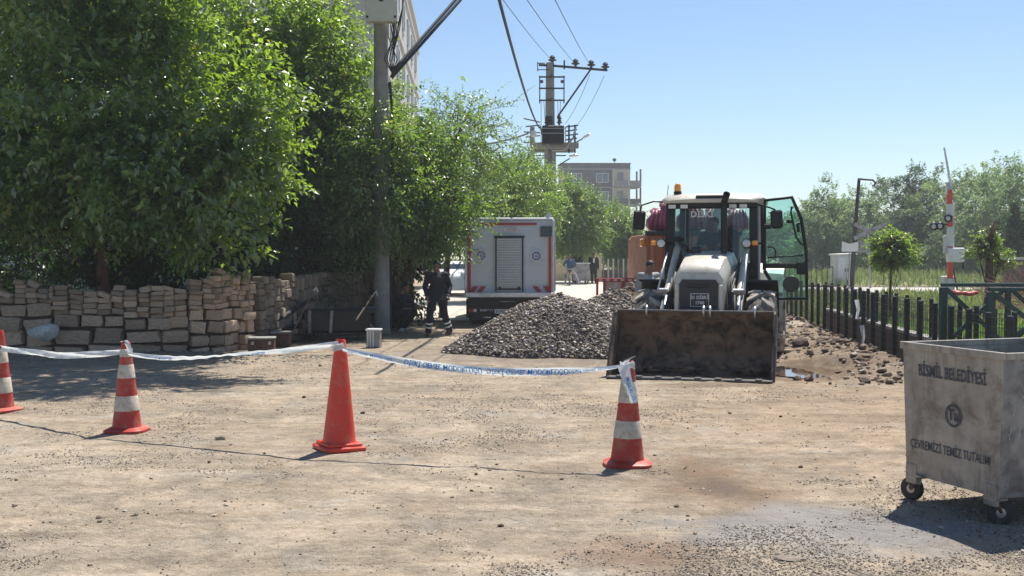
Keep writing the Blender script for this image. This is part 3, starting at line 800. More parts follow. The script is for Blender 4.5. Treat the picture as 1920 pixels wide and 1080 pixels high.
# an added dark core keeps light from leaking between the courses
m = MB()
for i in range(len(W1) - 1):
    a, b = Vector((*W1[i], 0)), Vector((*W1[i + 1], 0)); d = (b - a).normalized(); nrm = Vector((d.y, -d.x, 0))
    p0, p1 = a - nrm * .22, b - nrm * .22; p2, p3 = b - nrm * .34, a - nrm * .34
    m.add([(p.x, p.y, 0) for p in (p0, p1, p2, p3)] + [(p.x, p.y, 1.0) for p in (p0, p1, p2, p3)], [(0, 1, 5, 4), (1, 2, 6, 5), (2, 3, 7, 6), (3, 0, 4, 7), (4, 5, 6, 7)])
m.build('light_block_core', MT['concreteD'], wall)
bs = stone_obj('stone', (-8.62, 21.55, 0.46), (0.33, 0.16, 0.19), MT['bluestone'], 'pale blue grey boulder', seed=21, rot=0.1, parent=wall)
# second wall: pavers stood on end, running back along the lane
W2 = [(-5.1, 23.75), (-4.45, 26.2), (-2.78, 33.0)]
at2, len2 = polyline(W2)
wall2 = thing('paver_stack_wall', 'long wall of pavers stacked on end running back behind the pole', 'wall', (0, 0, 0))
cnt = 0
s = 0.0
while s < len2:
    near = s < 1.6
    w = rw.uniform(0.17, 0.27) if near else 0.158
    lean = rw.uniform(-.04, .04)
    zz = 0.0
    top = 1.42 if near else 1.32 + 0.06 * math.sin(s * 3)
    while zz < top - 0.1:
        h = rw.uniform(0.10, 0.2) if near else rw.uniform(0.26, 0.31)
        put(rw.choice(PP), wall2, s + w / 2, zz, w * 0.9, h * 0.96, 0.3, at2, name='paver', off=rw.uniform(-0.04, 0.03), tilt=lean); cnt += 1
        zz += h
    s += w
print('pavers', cnt)
m = MB()
for i in range(len(W2) - 1):
    a, b = Vector((*W2[i], 0)), Vector((*W2[i + 1], 0)); d = (b - a).normalized(); nrm = Vector((d.y, -d.x, 0))
    p0, p1 = a - nrm * .12, b - nrm * .12; p2, p3 = b - nrm * .27, a - nrm * .27
    m.add([(p.x, p.y, 0) for p in (p0, p1, p2, p3)] + [(p.x, p.y, 1.2) for p in (p0, p1, p2, p3)], [(0, 1, 5, 4), (1, 2, 6, 5), (2, 3, 7, 6), (3, 0, 4, 7), (4, 5, 6, 7)])
m.build('light_block_core', MT['concreteD'], wall2)  # added dark core blocks light between the pavers

# ------------------------------------------------------------------ trees
LEAF_N = leaf_mat('mulberry_leaf', (0.034, 0.060, 0.012), (0.17, 0.265, 0.016), gloss=.10)
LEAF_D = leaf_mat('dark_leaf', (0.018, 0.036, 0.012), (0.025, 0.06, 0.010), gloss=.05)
LEAF_F = leaf_mat('street_tree_leaf', (0.034, 0.060, 0.013), (0.12, 0.20, 0.017), gloss=.09)
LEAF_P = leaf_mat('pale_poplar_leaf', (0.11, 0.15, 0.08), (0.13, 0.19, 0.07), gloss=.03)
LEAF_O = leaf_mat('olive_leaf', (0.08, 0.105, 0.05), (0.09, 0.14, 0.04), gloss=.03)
def norm(a): return a / np.maximum(np.linalg.norm(a, axis=-1, keepdims=True), 1e-9)
def leaf_arrays(C, D, size, rng, droop=0.5, width=0.52):
    """one folded four-cornered blade each at C pointing along D; 2 faces each"""
    n = len(C)
    D = norm(D + np.array([0, 0, -droop]) + rng.normal(0, 0.25, (n, 3)))
    up = norm(np.array([0, 0, 1.0]) + rng.normal(0, 0.45, (n, 3)))
    S = norm(np.cross(D, up)); N = np.cross(S, D)
    L = size[:, None]
    fold = rng.uniform(0.05, 0.3, (n, 1))
    a = C; t = C + D * L - N * L * 0.12
    l = C + D * L * 0.42 - S * L * width * 0.5 + N * L * fold * 0.5
    r = C + D * L * 0.42 + S * L * width * 0.5 + N * L * fold * 0.5
    return np.stack([a, l, t, r], 1)          # n,4,3
def tree(name, label, base, blobs, n_spray, leaf=0.11, per=11, mat=None, bark=None, trunk_r=0.15, trunk_top=None, seed=1, group=None, droop=0.5,
         fill=0.75, spray_len=0.5, limb=True, parts_of_leaf=0, cat='tree', width=0.52, trunk_pts=None, shell=0.55, clump=14):
    """blobs: list of (centre xyz, radii xyz) relative to base"""
    rng = np.random.default_rng(seed)
    root = thing(name, label, cat, base, 0, group)
    bl = [(np.array(c, float), np.array(r, float)) for c, r in blobs]
    vol = np.array([np.prod(r) ** (0.75) for _, r in bl]); vol /= vol.sum()
    which = rng.choice(len(bl), n_spray, p=vol)
    C = np.array([b[0] for b in bl])[which]; Rr = np.array([b[1] for b in bl])[which]
    d = norm(rng.normal(size=(n_spray, 3)))
    # lumps: the shell radius wobbles with direction
    wob = 1 + 0.22 * np.sin(d[:, 0] * 6 + which * 2) * np.sin(d[:, 2] * 5 + which) + 0.16 * np.sin(d[:, 1] * 11 + d[:, 2] * 9 + which)
    rad = (rng.random(n_spray) ** (1 / 3.0)) * (1 - shell) + shell * rng.random(n_spray) ** 0.35
    rad = np.clip(rad, 0.15, 1.0) * wob
    p0 = C + d * Rr * rad[:, None] * 0.93
    # sprays gather round shared boughs, leaving gaps of shade between them
    ncl = max(8, n_spray // clump)
    cen = rng.choice(n_spray, ncl, replace=False); own = cen[rng.integers(0, ncl, n_spray)]
    samew = rng.random(n_spray) < 0.72
    p1 = p0[own] + rng.normal(0, 1, (n_spray, 3)) * spray_len * np.array([.42, .42, .28])
    p0 = np.where(samew[:, None], p1, p0); Rr = np.where(samew[:, None], Rr[own], Rr); d = np.where(samew[:, None], d[own], d)
    cl_t = rng.normal(0, .12, n_spray)[own]
    outd = norm(d * Rr + rng.normal(0, 0.35, (n_spray, 3)) * Rr.mean() + np.array([0, 0, 0.15 * Rr.mean()]))
    k = np.arange(per)
    tt = (k + 0.5) / per
    sl = spray_len * rng.uniform(0.6, 1.3, (n_spray, 1, 1))
    pos = p0[:, None, :] + outd[:, None, :] * (tt[None, :, None] * sl) - np.array([0, 0, 1.0]) * (tt[None, :, None] ** 2 * sl * droop * 0.55)
    side = norm(np.cross(outd, rng.normal(size=(n_spray, 3))))
    sgn = np.where(k % 2 == 0, 1, -1)[None, :, None]
    dirs = outd[:, None, :] * 0.7 + side[:, None, :] * sgn * 0.9 + rng.normal(0, 0.25, (n_spray, per, 3))
    size = leaf * rng.uniform(0.6, 1.2, (n_spray, per)) * (1.0 - 0.3 * tt[None])
    Q = leaf_arrays(pos.reshape(-1, 3), dirs.reshape(-1, 3), size.reshape(-1), rng, droop, width)
    tint = np.clip(np.repeat(rng.normal(0.42, 0.14, n_spray) + cl_t, per) + rng.normal(0, 0.12, n_spray * per), 0, 1)
    Bm = np.array(base, float)
    N = len(Q)
    if parts_of_leaf:
        W = Q.mean(1) + Bm
        px = 960 + W[:, 0] / W[:, 1] * F; py = 466 - (W[:, 2] - CAMH) / W[:, 1] * F
        ok = (px > 5) & (px < 1915) & (py > 5) & (py < 1000)
        score = np.where(ok, W[:, 1] - rng.random(N) * 0.4 - size.reshape(-1) * 4, 1e9)
        pick = np.argsort(score)[:parts_of_leaf]
        keep = np.ones(N, bool); keep[pick] = False
        me0 = {}
        for i in pick:
            q = Q[i]; c = q[0]
            me = bpy.data.meshes.new('leaf'); me.from_pydata([tuple(v - c) for v in q], [], [(0, 1, 2), (0, 2, 3)])
            me.materials.append(mat); a = me.attributes.new('tint', 'FLOAT', 'FACE'); a.data.foreach_set('value', [float(tint[i])] * 2)
            link('leaf', me, root, loc=tuple(c))
        Q = Q[keep]; tint = tint[keep]; N = len(Q)
    V = Q.reshape(-1, 3); base_i = (np.arange(N) * 4)[:, None]
    Fa = np.concatenate([base_i + np.array([0, 1, 2]), base_i + np.array([0, 2, 3])], 1).reshape(-1, 3)
    raw_mesh('crown', V, Fa, mat, kind='stuff', parent=root, smooth=False, tint=np.repeat(tint, 2))
    m = MB()
    tp = trunk_pts
    if tp is None:
        top = bl[0][0] if trunk_top is None else np.array(trunk_top)
        tp = [(0, 0, -0.1), tuple(top * 0.33 + rng.normal(0, .03, 3)), tuple(top * 0.66 + rng.normal(0, .05, 3)), tuple(top)]
    rs = [trunk_r * 1.25] + [trunk_r * (1 - 0.62 * (i / (len(tp) - 1))) for i in range(1, len(tp))]
    m.tube(tp, rs, 9)
    m.build('trunk', bark or MT['bark'], root, smooth=True)
    if limb:
        m = MB(); st = [Vector(p) for p in tp]
        for b, (c, r) in enumerate(bl):
            if c[2] > 8: continue
            for j in range(3):
                i0 = rng.integers(max(1, len(st) - 3), len(st)); a = st[i0]
                e = Vector(c + norm(rng.normal(size=3)) * r * 0.8)
                mid = (a + e) / 2 + Vector(rng.normal(0, 0.12, 3)) + Vector((0, 0, -0.1))
                r0 = trunk_r * rng.uniform(0.18, 0.36)
                m.tube([a, mid, e], [r0, r0 * 0.55, r0 * 0.15], 5)
        # fine twigs carrying the sprays
        sel = rng.choice(n_spray, min(n_spray, 500), replace=False)
        for i in sel:
            a = Vector(p0[i] - outd[i] * 0.35); b = Vector(p0[i]); c = Vector(pos[i, -1])
            m.tube([a, b, c], [0.008, 0.006, 0.003], 3, caps=False)
        m.build('limbs', MT['bark'], root, smooth=True, kind='stuff', fixn=False)
    return root
bx, by = -8.35, 23.9
tree('mulberry_tree', 'big leafy mulberry tree with a reddish trunk behind the left stone wall', (bx, by, 0),
     [((0.2, -0.3, 4.5), (3.1, 2.6, 2.4)), ((-1.8, -0.8, 3.5), (2.0, 1.6, 1.3)), ((2.1, -1.0, 3.5), (1.9, 1.5, 1.35)), ((0.3, -1.1, 3.3), (2.3, 1.3, 0.95)), ((3.3, -0.9, 4.5), (1.1, 1.1, 0.9)),
      ((2.7, -1.2, 2.25), (0.75, 0.7, 0.55)), ((0.0, 0.3, 6.7), (2.7, 2.4, 1.6)), ((3.6, -1.5, 9.4), (2.9, 2.2, 1.4)), ((-.6, -.9, 9.0), (2.4, 2.0, 1.1))],
     9500, leaf=0.205, per=8, mat=LEAF_N, bark=MT['barkred'], trunk_r=0.17, seed=3, spray_len=0.62, droop=.3, width=.62, parts_of_leaf=300, trunk_pts=[(0, 0, -0.1), (0.02, 0, 1.2), (-0.05, 0.05, 2.4), (0.1, 0, 4.2)])
tree('mulberry_tree', 'tall bright mulberry tree filling the top between the wall and the cabinet pole', (-6.15, 29.6, 0),
     [((0.2, -0.5, 5.3), (2.4, 2.1, 2.1)), ((1.2, -0.8, 3.9), (1.7, 1.6, 1.3)), ((-1.2, -1.0, 4.4), (1.8, 1.5, 1.7)), ((0.9, -0.3, 6.6), (1.75, 1.8, 1.5)), ((-0.3, 0, 7.6), (2.4, 2.0, 1.3))],
     6200, leaf=0.175, per=8, mat=LEAF_N, trunk_r=0.14, seed=5, spray_len=0.6, droop=.3, width=.6, parts_of_leaf=300)
tree('mulberry_tree', 'dense mulberry tree drooping over the pavers beside the box truck', (-2.9, 29.6, 0),
     [((0.2, -0.9, 3.6), (1.65, 1.5, 1.35)), ((0.9, -0.9, 2.75), (1.15, 1.1, 0.95)), ((-0.5, -1.2, 4.5), (1.3, 1.2, 0.95)), ((-1.0, -1.5, 2.9), (1.2, 0.9, 1.3)), ((0.3, -1.2, 2.35), (1.15, 0.9, 0.65)), ((1.05, -0.6, 4.55), (0.75, 0.7, 0.6)), ((-1.0, .4, 5.2), (1.6, 1.4, 1.1)), ((-.25, -2.45, 3.45), (1.1, .55, 1.6))],
     5600, leaf=0.15, per=8, mat=LEAF_F, trunk_r=0.12, seed=8, spray_len=0.5, droop=.4)
tree('mulberry_tree', 'airy mulberry crown with loose sprays against the sky left of the transformer', (-2.0, 33.5, 0),
     [((0.55, 0, 5.4), (1.1, 1.0, 1.0)), ((0.1, 0, 4.3), (1.3, 1.2, 1.1)), ((1.05, 0, 3.4), (0.9, 0.9, 1.0))],
     900, leaf=0.13, per=10, mat=LEAF_F, trunk_r=0.1, seed=13, spray_len=0.8, shell=0.75)
# shrubs and creepers in the shade under the trees
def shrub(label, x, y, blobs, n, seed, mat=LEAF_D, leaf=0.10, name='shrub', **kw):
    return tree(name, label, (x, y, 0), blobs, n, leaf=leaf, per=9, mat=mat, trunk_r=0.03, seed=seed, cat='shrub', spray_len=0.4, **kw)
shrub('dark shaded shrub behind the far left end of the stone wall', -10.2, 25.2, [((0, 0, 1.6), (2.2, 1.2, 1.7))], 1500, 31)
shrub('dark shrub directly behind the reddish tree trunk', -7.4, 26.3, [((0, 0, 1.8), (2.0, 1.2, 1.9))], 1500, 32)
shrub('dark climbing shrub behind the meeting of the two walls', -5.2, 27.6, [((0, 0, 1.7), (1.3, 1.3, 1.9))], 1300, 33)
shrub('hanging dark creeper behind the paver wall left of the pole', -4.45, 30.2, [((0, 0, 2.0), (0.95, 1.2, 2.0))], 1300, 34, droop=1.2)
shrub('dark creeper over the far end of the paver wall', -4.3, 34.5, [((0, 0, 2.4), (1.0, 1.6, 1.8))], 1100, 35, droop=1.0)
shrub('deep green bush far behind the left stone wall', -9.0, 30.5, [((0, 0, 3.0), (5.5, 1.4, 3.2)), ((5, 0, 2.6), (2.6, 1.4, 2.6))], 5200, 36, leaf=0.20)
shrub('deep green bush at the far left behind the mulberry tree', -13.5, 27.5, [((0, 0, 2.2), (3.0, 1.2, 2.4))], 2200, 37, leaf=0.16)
# street trees further along the lane
def far_tree(label, px, Y, zc, rxy, rz, n, seed, mat=LEAF_F, leaf=0.22, tr=0.14, extra=(), **kw):
    X = (px - 960) / F * Y
    bl = [((0, 0, zc), (rxy, rxy, rz))] + list(extra)
    return tree('street_tree', label, (X, Y, 0), bl, n, leaf=leaf, per=9, mat=mat, trunk_r=tr, seed=seed, spray_len=0.7, **kw)
far_tree('leafy tree between the airy mulberry crown and the transformer pole', 935, 44, 3.7, 1.6, 1.9, 1500, 41, leaf=0.17)
far_tree('round green tree just left of the transformer pole behind the truck', 985, 50, 4.2, 1.35, 1.9, 1500, 42, leaf=0.18)
far_tree('bright tree between the transformer pole and the pale lamp post', 1078, 68, 3.5, 1.75, 2.2, 2400, 43, leaf=0.19)
far_tree('wide dark green tree right of the lamp post below the apartment block', 1160, 75, 3.0, 1.6, 1.75, 2400, 44, leaf=0.20, extra=[((0.1, 0, 1.8), (1.5, 1.3, 0.9))])
far_tree('small shaded tree behind the walking worker', 820, 62, 4.6, 2.6, 2.6, 1500, 45, leaf=0.24)
# small lollipop tree and the pollarded one by the railway
tree('young_tree', 'small round topped tree on a thin trunk behind the black fence', ((1671 - 960) / F * 31, 31, 0),
     [((0, 0, 2.02), (0.54, 0.54, 0.50)), ((0.05, 0, 1.72), (0.42, 0.42, 0.28))], 520, leaf=0.11, per=8, mat=LEAF_N, trunk_r=0.05, trunk_top=(0, 0, 1.9), seed=51, spray_len=0.22, limb=True)
tree('pollarded_tree', 'pollarded tree with a thick cut trunk and a few green shoots near the right edge', ((1856 - 960) / F * 30, 30, 0),
     [((-0.1, 0, 2.15), (0.33, 0.3, 0.28)), ((0.05, 0, 2.45), (0.12, 0.12, 0.4)), ((0.35, 0, 1.6), (0.25, 0.2, 0.22)), ((-0.05, 0, 1.85), (0.45, 0.35, 0.2))], 210, leaf=0.10, per=8, mat=LEAF_N, trunk_r=0.16,
     trunk_pts=[(0, 0, -0.1), (0.0, 0, 0.8), (-0.02, 0, 1.65), (0.0, 0, 1.95)], seed=52, spray_len=0.2)
# hazy woods beyond the level crossing
woods = [
    (1555, 95, 4.2, 2.6, 3.2, 'hazy pale tree at the left end of the woods beyond the railway', LEAF_P),
    (1610, 100, 4.6, 2.7, 3.4, 'hazy grey green tree behind the bent street lamp', LEAF_P),
    (1672, 104, 5.0, 3.0, 3.8, 'tall hazy tree behind the small round tree', LEAF_O),
    (1722, 100, 5.6, 2.2, 4.4, 'pointed dark tree rising above the woods left of the barrier', LEAF_D),
    (1765, 96, 4.8, 2.8, 3.8, 'hazy olive tree behind the striped barrier mast', LEAF_O),
    (1815, 90, 5.2, 2.7, 4.0, 'tall loose poplar right of the barrier mast', LEAF_P),
    (1866, 84, 5.2, 2.6, 4.2, 'silvery poplar with sparse top behind the pollarded tree', LEAF_P),
    (1925, 80, 5.2, 2.6, 4.2, 'broad silvery poplar at the right edge', LEAF_P)]
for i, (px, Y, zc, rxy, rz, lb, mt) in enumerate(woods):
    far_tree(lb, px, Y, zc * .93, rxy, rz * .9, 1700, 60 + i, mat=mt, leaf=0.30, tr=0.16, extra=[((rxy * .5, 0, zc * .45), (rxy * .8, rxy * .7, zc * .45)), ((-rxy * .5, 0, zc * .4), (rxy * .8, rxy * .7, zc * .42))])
tree('cypress', 'dark narrow cypress at the right edge beside the pollarded tree', ((1909 - 960) / F * 60, 60, 0), [((0, 0, 2.0), (0.75, 0.7, 2.2)), ((0, 0, 3.2), (0.45, 0.4, 1.4))], 900, leaf=0.16, per=9, mat=LEAF_D, trunk_r=0.1, seed=80, spray_len=0.3)
for i, (px, Y, w) in enumerate(((1500, 150, 9), (1700, 165, 12), (1900, 150, 12), (1330, 190, 10))):
    X = (px - 960) / F * Y
    lab = ['far hazy grove beyond the loader door', 'far hazy grove behind the railway woods', 'far hazy grove at the right horizon', 'far hazy grove right of the apartment block'][i]
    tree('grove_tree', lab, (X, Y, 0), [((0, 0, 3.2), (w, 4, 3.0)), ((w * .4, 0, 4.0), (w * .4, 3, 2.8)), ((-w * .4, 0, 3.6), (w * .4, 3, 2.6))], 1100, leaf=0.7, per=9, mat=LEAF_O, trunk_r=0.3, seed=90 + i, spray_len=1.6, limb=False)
# grass and weeds on the verge
def grass(name, n, xf, yr, hmin, hmax, mat, seed):
    rng = np.random.default_rng(seed)
    Y = rng.uniform(*yr, n); X = xf(Y, rng)
    k = rng.random(n) < 0.25 + 0.9 * sstep(0.42, 0.58, fbm(X, Y, 0.6, seed, 4)); X = X[k]; Y = Y[k]; n = len(X)
    h = rng.uniform(hmin, hmax, n) * (0.5 + vn(X, Y, 0.7, seed + 4)); a = rng.uniform(0, 6.28, n); w = 0.012 + 0.0006 * Y
    dx, dy = np.cos(a) * w, np.sin(a) * w
    bx_, by_ = rng.normal(0, .3, n) * h, rng.normal(0, .3, n) * h
    V = np.stack([np.stack([X - dx, Y - dy, 0 * X + .04], -1), np.stack([X + dx, Y + dy, 0 * X + .04], -1), np.stack([X + bx_, Y + by_, .04 + h], -1)], 1).reshape(-1, 3)
    raw_mesh(name, V, np.arange(3 * n).reshape(-1, 3), mat, kind='stuff', smooth=False, tint=rng.random(n))
GR = leaf_mat('dry_green_grass', (0.11, 0.125, 0.05), (0.09, 0.125, 0.035), gloss=0.03)
GRG = leaf_mat('fresh_weed', (0.06, 0.10, 0.025), (0.10, 0.18, 0.03), gloss=0.05)
grass('grass', 42000, lambda Y, r: fenceX(Y) + 0.5 + r.random(len(Y)) ** 1.5 * 14, (15, 52), 0.05, 0.32, GR, 5)
grass('far_grass', 26000, lambda Y, r: 9.5 + r.random(len(Y)) * 45, (60, 100), 0.2, 0.6, GR, 6)
grass('weeds', 26000, lambda Y, r: fenceX(Y) + 0.55 + r.random(len(Y)) * 3.6, (14, 26), 0.12, 0.55, GRG, 8)

# ------------------------------------------------------------------ buildings
def building(name, label, corner, ang, w, d, nfl, fh, wallm, cols, side_cols, base_h=0.0, win=(1.5, 1.5), parapet=0.5):
    """front face starts at corner and runs along ang"""
    root = thing(name, label, 'building', corner, ang)
    H = base_h + nfl * fh + parapet
    m = MB()
    m.box((w / 2, d / 2, H / 2), (w, d, H)); m.build('wall', wallm, root)
    m = MB(); m.box((w / 2, d / 2, H + 0.06), (w + .3, d + .3, 0.16), ch=.03); m.build('roof_edge', MT['concreteL'] if wallm is not MT['block'] else MT['block'], root)
    for k in range(1, nfl + 1):
        m = MB(); m.box((w / 2, -0.04, base_h + k * fh), (w, .1, .22)); m.box((w + .04, d / 2, base_h + k * fh), (.1, d, .22)); m.build('floor_band', MT['concreteL'] if wallm is not MT['block'] else MT['concrete'], root)
    def win_(x, y, z, ww, hh, face):
        fr = MB(); 
        if face == 'f':
            for sx in (-1, 1): fr.box((x + sx * (ww / 2), -0.03, z), (.10, .12, hh + .1))
            for sz in (-1, 1): fr.box((x, -0.034, z + sz * hh / 2), (ww + .1, .13, .10))
            fr.box((x, -0.03, z), (.07, .1, hh))
        else:
            for sx in (-1, 1): fr.box((w + 0.03, y + sx * ww / 2, z), (.12, .10, hh + .1))
            for sz in (-1, 1): fr.box((w + 0.034, y, z + sz * hh / 2), (.13, ww + .1, .10))
            fr.box((w + .03, y, z), (.1, .07, hh))
        f = fr.build('window', MT['winframe'], root)
        g = MB()
        if face == 'f': g.box((x, -0.012, z), (ww, .03, hh))
        else: g.box((w + .012, y, z), (.03, ww, hh))
        g.build('pane', MT['winglass'], f)
    for k in range(nfl):
        z = base_h + k * fh + fh * 0.52
        for x, ww in cols: win_(x, 0, z, ww, win[1], 'f')
        for y, ww in side_cols: win_(0, y, z, ww, win[1], 's')
    return root
# far grey block of flats with beige corner balconies
sB = 11.0; YB = F / sB
x0 = (1052 - 960) / sB; x1 = (1181 - 960) / sB
ab = building('apartment_block', 'unplastered grey apartment block beyond the street trees, beige corner balconies', (x0, YB, 0), 0, x1 - x0, 12, 5, 3.1, MT['block'], [(2.6, 1.7), (7.0, 2.0)], [(9.0, 1.5)], parapet=0.9)
for k in range(5):
    z = k * 3.1; w = x1 - x0
    m = MB(); m.box((w - 1.6, -0.55, z + .12), (2.9, 1.1, .2), ch=.03); m.box((w + .9, 3, z + .12), (1.8, 7.2, .2), ch=.03); m.build('balcony_slab', MT['concrete'], ab)
    m = MB(); m.box((w - 1.6, -1.05, z + .68), (2.8, .1, .9)); m.box((w + 1.75, 2.6, z + .68), (.1, 6.2, .9)); m.box((w + .8, -0.6, z + .68), (1.9, .1, .9)); m.build('balcony_parapet', MT['block'] if k % 2 else MT['concrete'], ab)
    m = MB(); m.box((w - 1.6, -0.06, z + 1.7), (2.7, .12, 2.6)); bk = m.build('balcony_wall', MT['beige'], ab)
    m = MB(); m.box((w - 1.7, -0.16, z + 1.5), (1.0, .08, 2.0)); m.build('balcony_door', MT['winglass'], bk)
    for xx, yy in ((w - 2.95, -1.02), (w - .3, -1.02), (w + 1.7, -.5), (w + 1.7, 5.5)):
        m = MB(); m.box((xx, yy, z + 1.6), (.28, .28, 2.9)); m.build('balcony_post', MT['beige'] if xx < w else MT['block'], ab)
m = MB(); m.tube([(9.4, 3, 16.4), (9.3, 3, 17.2)], .06, 5); m.ell((9.3, 3, 17.3), (.35, .12, .3), 8); m.build('rooftop_dish', MT['darkmetal'], ab)
# pale facade behind the trees upper left
nb = building('apartment_building', 'tall pale building behind the left trees, its side wall beside the cabinet pole', (-23.0, 50.0, 0), R(2.2), 17.6, 34, 5, 3.2, MT['render'], [(3.0, 1.6), (7.0, 1.6), (11, 1.6), (15, 1.6)], [(3.5 + 5 * i, 1.5) for i in range(6)], parapet=0.9)
# low boundary wall with posts at the far side of the junction
lw = thing('boundary_wall', 'low beige boundary wall with pale posts behind the man in the suit', 'wall', (0, 0, 0))
Yw = 72.0; sw = F / Yw
a = (1040 - 960) / sw; b = (1128 - 960) / sw
m = MB(); m.box(((a + b) / 2, Yw, 0.85), (b - a, .25, 1.7), ch=.02); m.build('wall_panel', MT['beige'], lw)
a2 = b; b2 = (1215 - 960) / sw
m = MB(); m.box(((a2 + b2) / 2, Yw + .1, 0.35), (b2 - a2, .25, .7)); m.build('plinth', MT['concreteD'], lw)
k = 0; x = a2 + .1
while x < b2:
    m = MB(); m.box((x, Yw, .7), (.10, .1, 1.35), ch=.015); m.build('post', MT['concreteL'] if k % 3 else MT['concrete'], lw); x += .31; k += 1
# white low kerb wall left of the truck
m = MB(); m.box((-7.5, 88, .6), (11, .3, 1.2)); tag(m.build('kerb_wall', MT['concreteL']), 'low pale wall across the end of the lane behind the walking worker', 'wall')

# ------------------------------------------------------------------ poles
s1 = 79.5; Yp = F / s1; Xp = (716 - 960) / s1
pole = thing('utility_pole', 'thick concrete pole with a white cabinet near its top beside the paver wall', 'pole', (Xp, Yp, 0))
m = MB(); m.tube([(0, 0, -.3), (0, 0, 11)], [.20, .15], 20); m.build('shaft', MT['concrete'], pole, smooth=40)
cb = MB(); cb.box((0.06, -.33, 7.62), (.74, .3, .78), ch=.015); cbo = cb.build('cabinet', MT['boxw'], pole)
m = MB()
for xx in (-.26, .38):
    for zz in (7.33, 7.93): m.box((xx, -.49, zz), (.05, .03, .05))
m.box((0.06, -.487, 7.72), (.10, .012, .07)); m.build('cabinet_latches', MT['darkmetal'], cbo)
for k in range(6):
    m = MB(); x = .20 + .04 * k
    pts = [(x, -.3, 7.25), (x + .08 * math.sin(k), -.28, 6.9), (.30 - .06 * k + .1, -.22, 6.4), (.22 + .02 * k, -.1, 6.0)]
    m.tube(pts, .013, 5); m.build('cable', MT['cable'], pole)
for k in range(3):
    m = MB(); pts = [(.40 + .03 * k, -.3, 8.3 - .1 * k), (.52 + .03 * k, -.3, 8.0), (.54, -.3, 7.6), (.46 - .03 * k, -.25, 7.1), (.30, -.2, 6.5)]
    m.tube(pts, .012, 5); m.build('cable', MT['cable'], pole)
m = MB(); m.tube([(.2, 0, 5.9), (.28, -.05, 5.0), (.22, -.05, 3.0), (.2, 0, 0.1)], .035, 8); m.build('conduit', MT['darkmetal'], pole)
# twin overhead service cables coming towards the camera
def hang(a, b, sag, n=24):
    a, b = Vector(a), Vector(b); out = []
    for i in range(n + 1):
        t = i / n; p = a.lerp(b, t); p.z -= sag * 4 * t * (1 - t); out.append(p)
    return out
A = P(735, 135, Yp)
for k, (ex, dz) in enumerate(((893, 0.0), (900, 0.0))):
    e = P(ex + 190 + k * 4, -270, 34.0)
    m = MB(); m.tube(hang(A + Vector((.0, 0, -.12 * k)), e, 0.05), .04, 6); 
    tag(m.build('service_cable', MT['cable'], smooth=True), ['thick black overhead cable, upper of the pair rising right from the cabinet pole', 'thick black overhead cable, lower of the pair rising right from the cabinet pole'][k], 'cable')
# transformer pole
s2 = 40.0; Yt = F / s2; Xt = (1031 - 960) / s2
tp = thing('transformer_pole', 'tall concrete pole carrying a ribbed transformer and cross arms behind the truck', 'pole', (Xt, Yt, 0))
def zz(py): return CAMH + (466 - py) / s2
def xx(px): return (px - 1031) / s2
m = MB(); m.prism([(-.27, -.22), (-.09, -.22), (-.09, -.10), (.09, -.10), (.09, -.22), (.27, -.22), (.27, .22), (-.27, .22)], 0, zz(275), 'z'); m.build('shaft', MT['concrete'], tp)
m = MB(); m.tube([(0, 0, zz(275)), (0, 0, zz(120))], [.24, .19], 12); m.build('upper_shaft', MT['concrete'], tp, smooth=40)
m = MB(); m.box((xx(1040), -.25, zz(274.5)), (2.2, .16, .28), ch=.02); m.box((xx(1038), .25, zz(281)), (1.9, .16, .25), ch=.02); m.build('platform', MT['concrete'], tp)
tr = MB(); tr.box((xx(1036), -.33, zz(256)), (1.02, .7, .86), ch=.04); tro = tr.build('transformer_tank', MT['darkmetal'], tp)
for k in range(15):
    m = MB(); m.box((xx(1036) - .56 + k * .08, -.75, zz(257)), (.02, .16, .74)); m.build('cooling_fin', MT['darkmetal'], tro)
for k in range(2):
    m = MB(); m.box((xx(1036), -.84, zz(245 + 9 * k)), (1.2, .025, .03)); m.build('fin_bar', MT['steel'], tro)
def insul(m, c, s=1.0):
    x, y, z = c
    m.lathe([(0, 0), (.05 * s, .01), (.05 * s, .08 * s), (.17 * s, .13 * s), (.17 * s, .17 * s), (.07 * s, .20 * s), (.13 * s, .25 * s), (.06 * s, .33 * s), (0, .35 * s)], 12, c=c)
for k, px in enumerate((1025, 1032, 1048)):
    m = MB(); insul(m, (xx(px), -.3, zz(237)), .8); insul(m, (xx(px), -.3, zz(229)), .7); m.build('bushing', MT['porcelain'], tro)
m = MB(); m.tube([(xx(1010), 0, zz(124)), (xx(1036), -.1, zz(126)), (xx(1137), -.35, zz(136))], .06, 6); m.build('cross_arm', MT['darkmetal'], tp)
m = MB(); m.tube([(xx(1106), -.3, zz(134)), (xx(1044), -.1, zz(222))], .045, 6); m.build('arm_strut', MT['darkmetal'], tp)
for k, (px, py) in enumerate(((1035, 124), (1078, 131), (1107, 134), (1133, 138))):
    m = MB(); insul(m, (xx(px), -.1 - .002 * (px - 1035), zz(py) + .04), 1.15); m.build('insulator', MT['porcelain'], tp)
m = MB()
for px in (1011.5, 1056.5): m.box((xx(px), -.28, zz(171)), (.05, .05, 1.28))
for py in (148, 169, 191): m.box((xx(1034), -.30, zz(py)), (1.2, .05, .07))
m.build('switch_frame', MT['darkmetal'], tp)
m = MB(); m.box((xx(1007.5), -.2, zz(128.5)), (.04, .04, .42)); m.box((xx(1014), -.2, zz(122)), (.35, .04, .04)); m.box((xx(1018), -.2, zz(134)), (.55, .04, .04)); m.box((xx(1057), -.2, zz(125)), (.07, .05, .42)); m.build('fuse_bracket', MT['darkmetal'], tp)
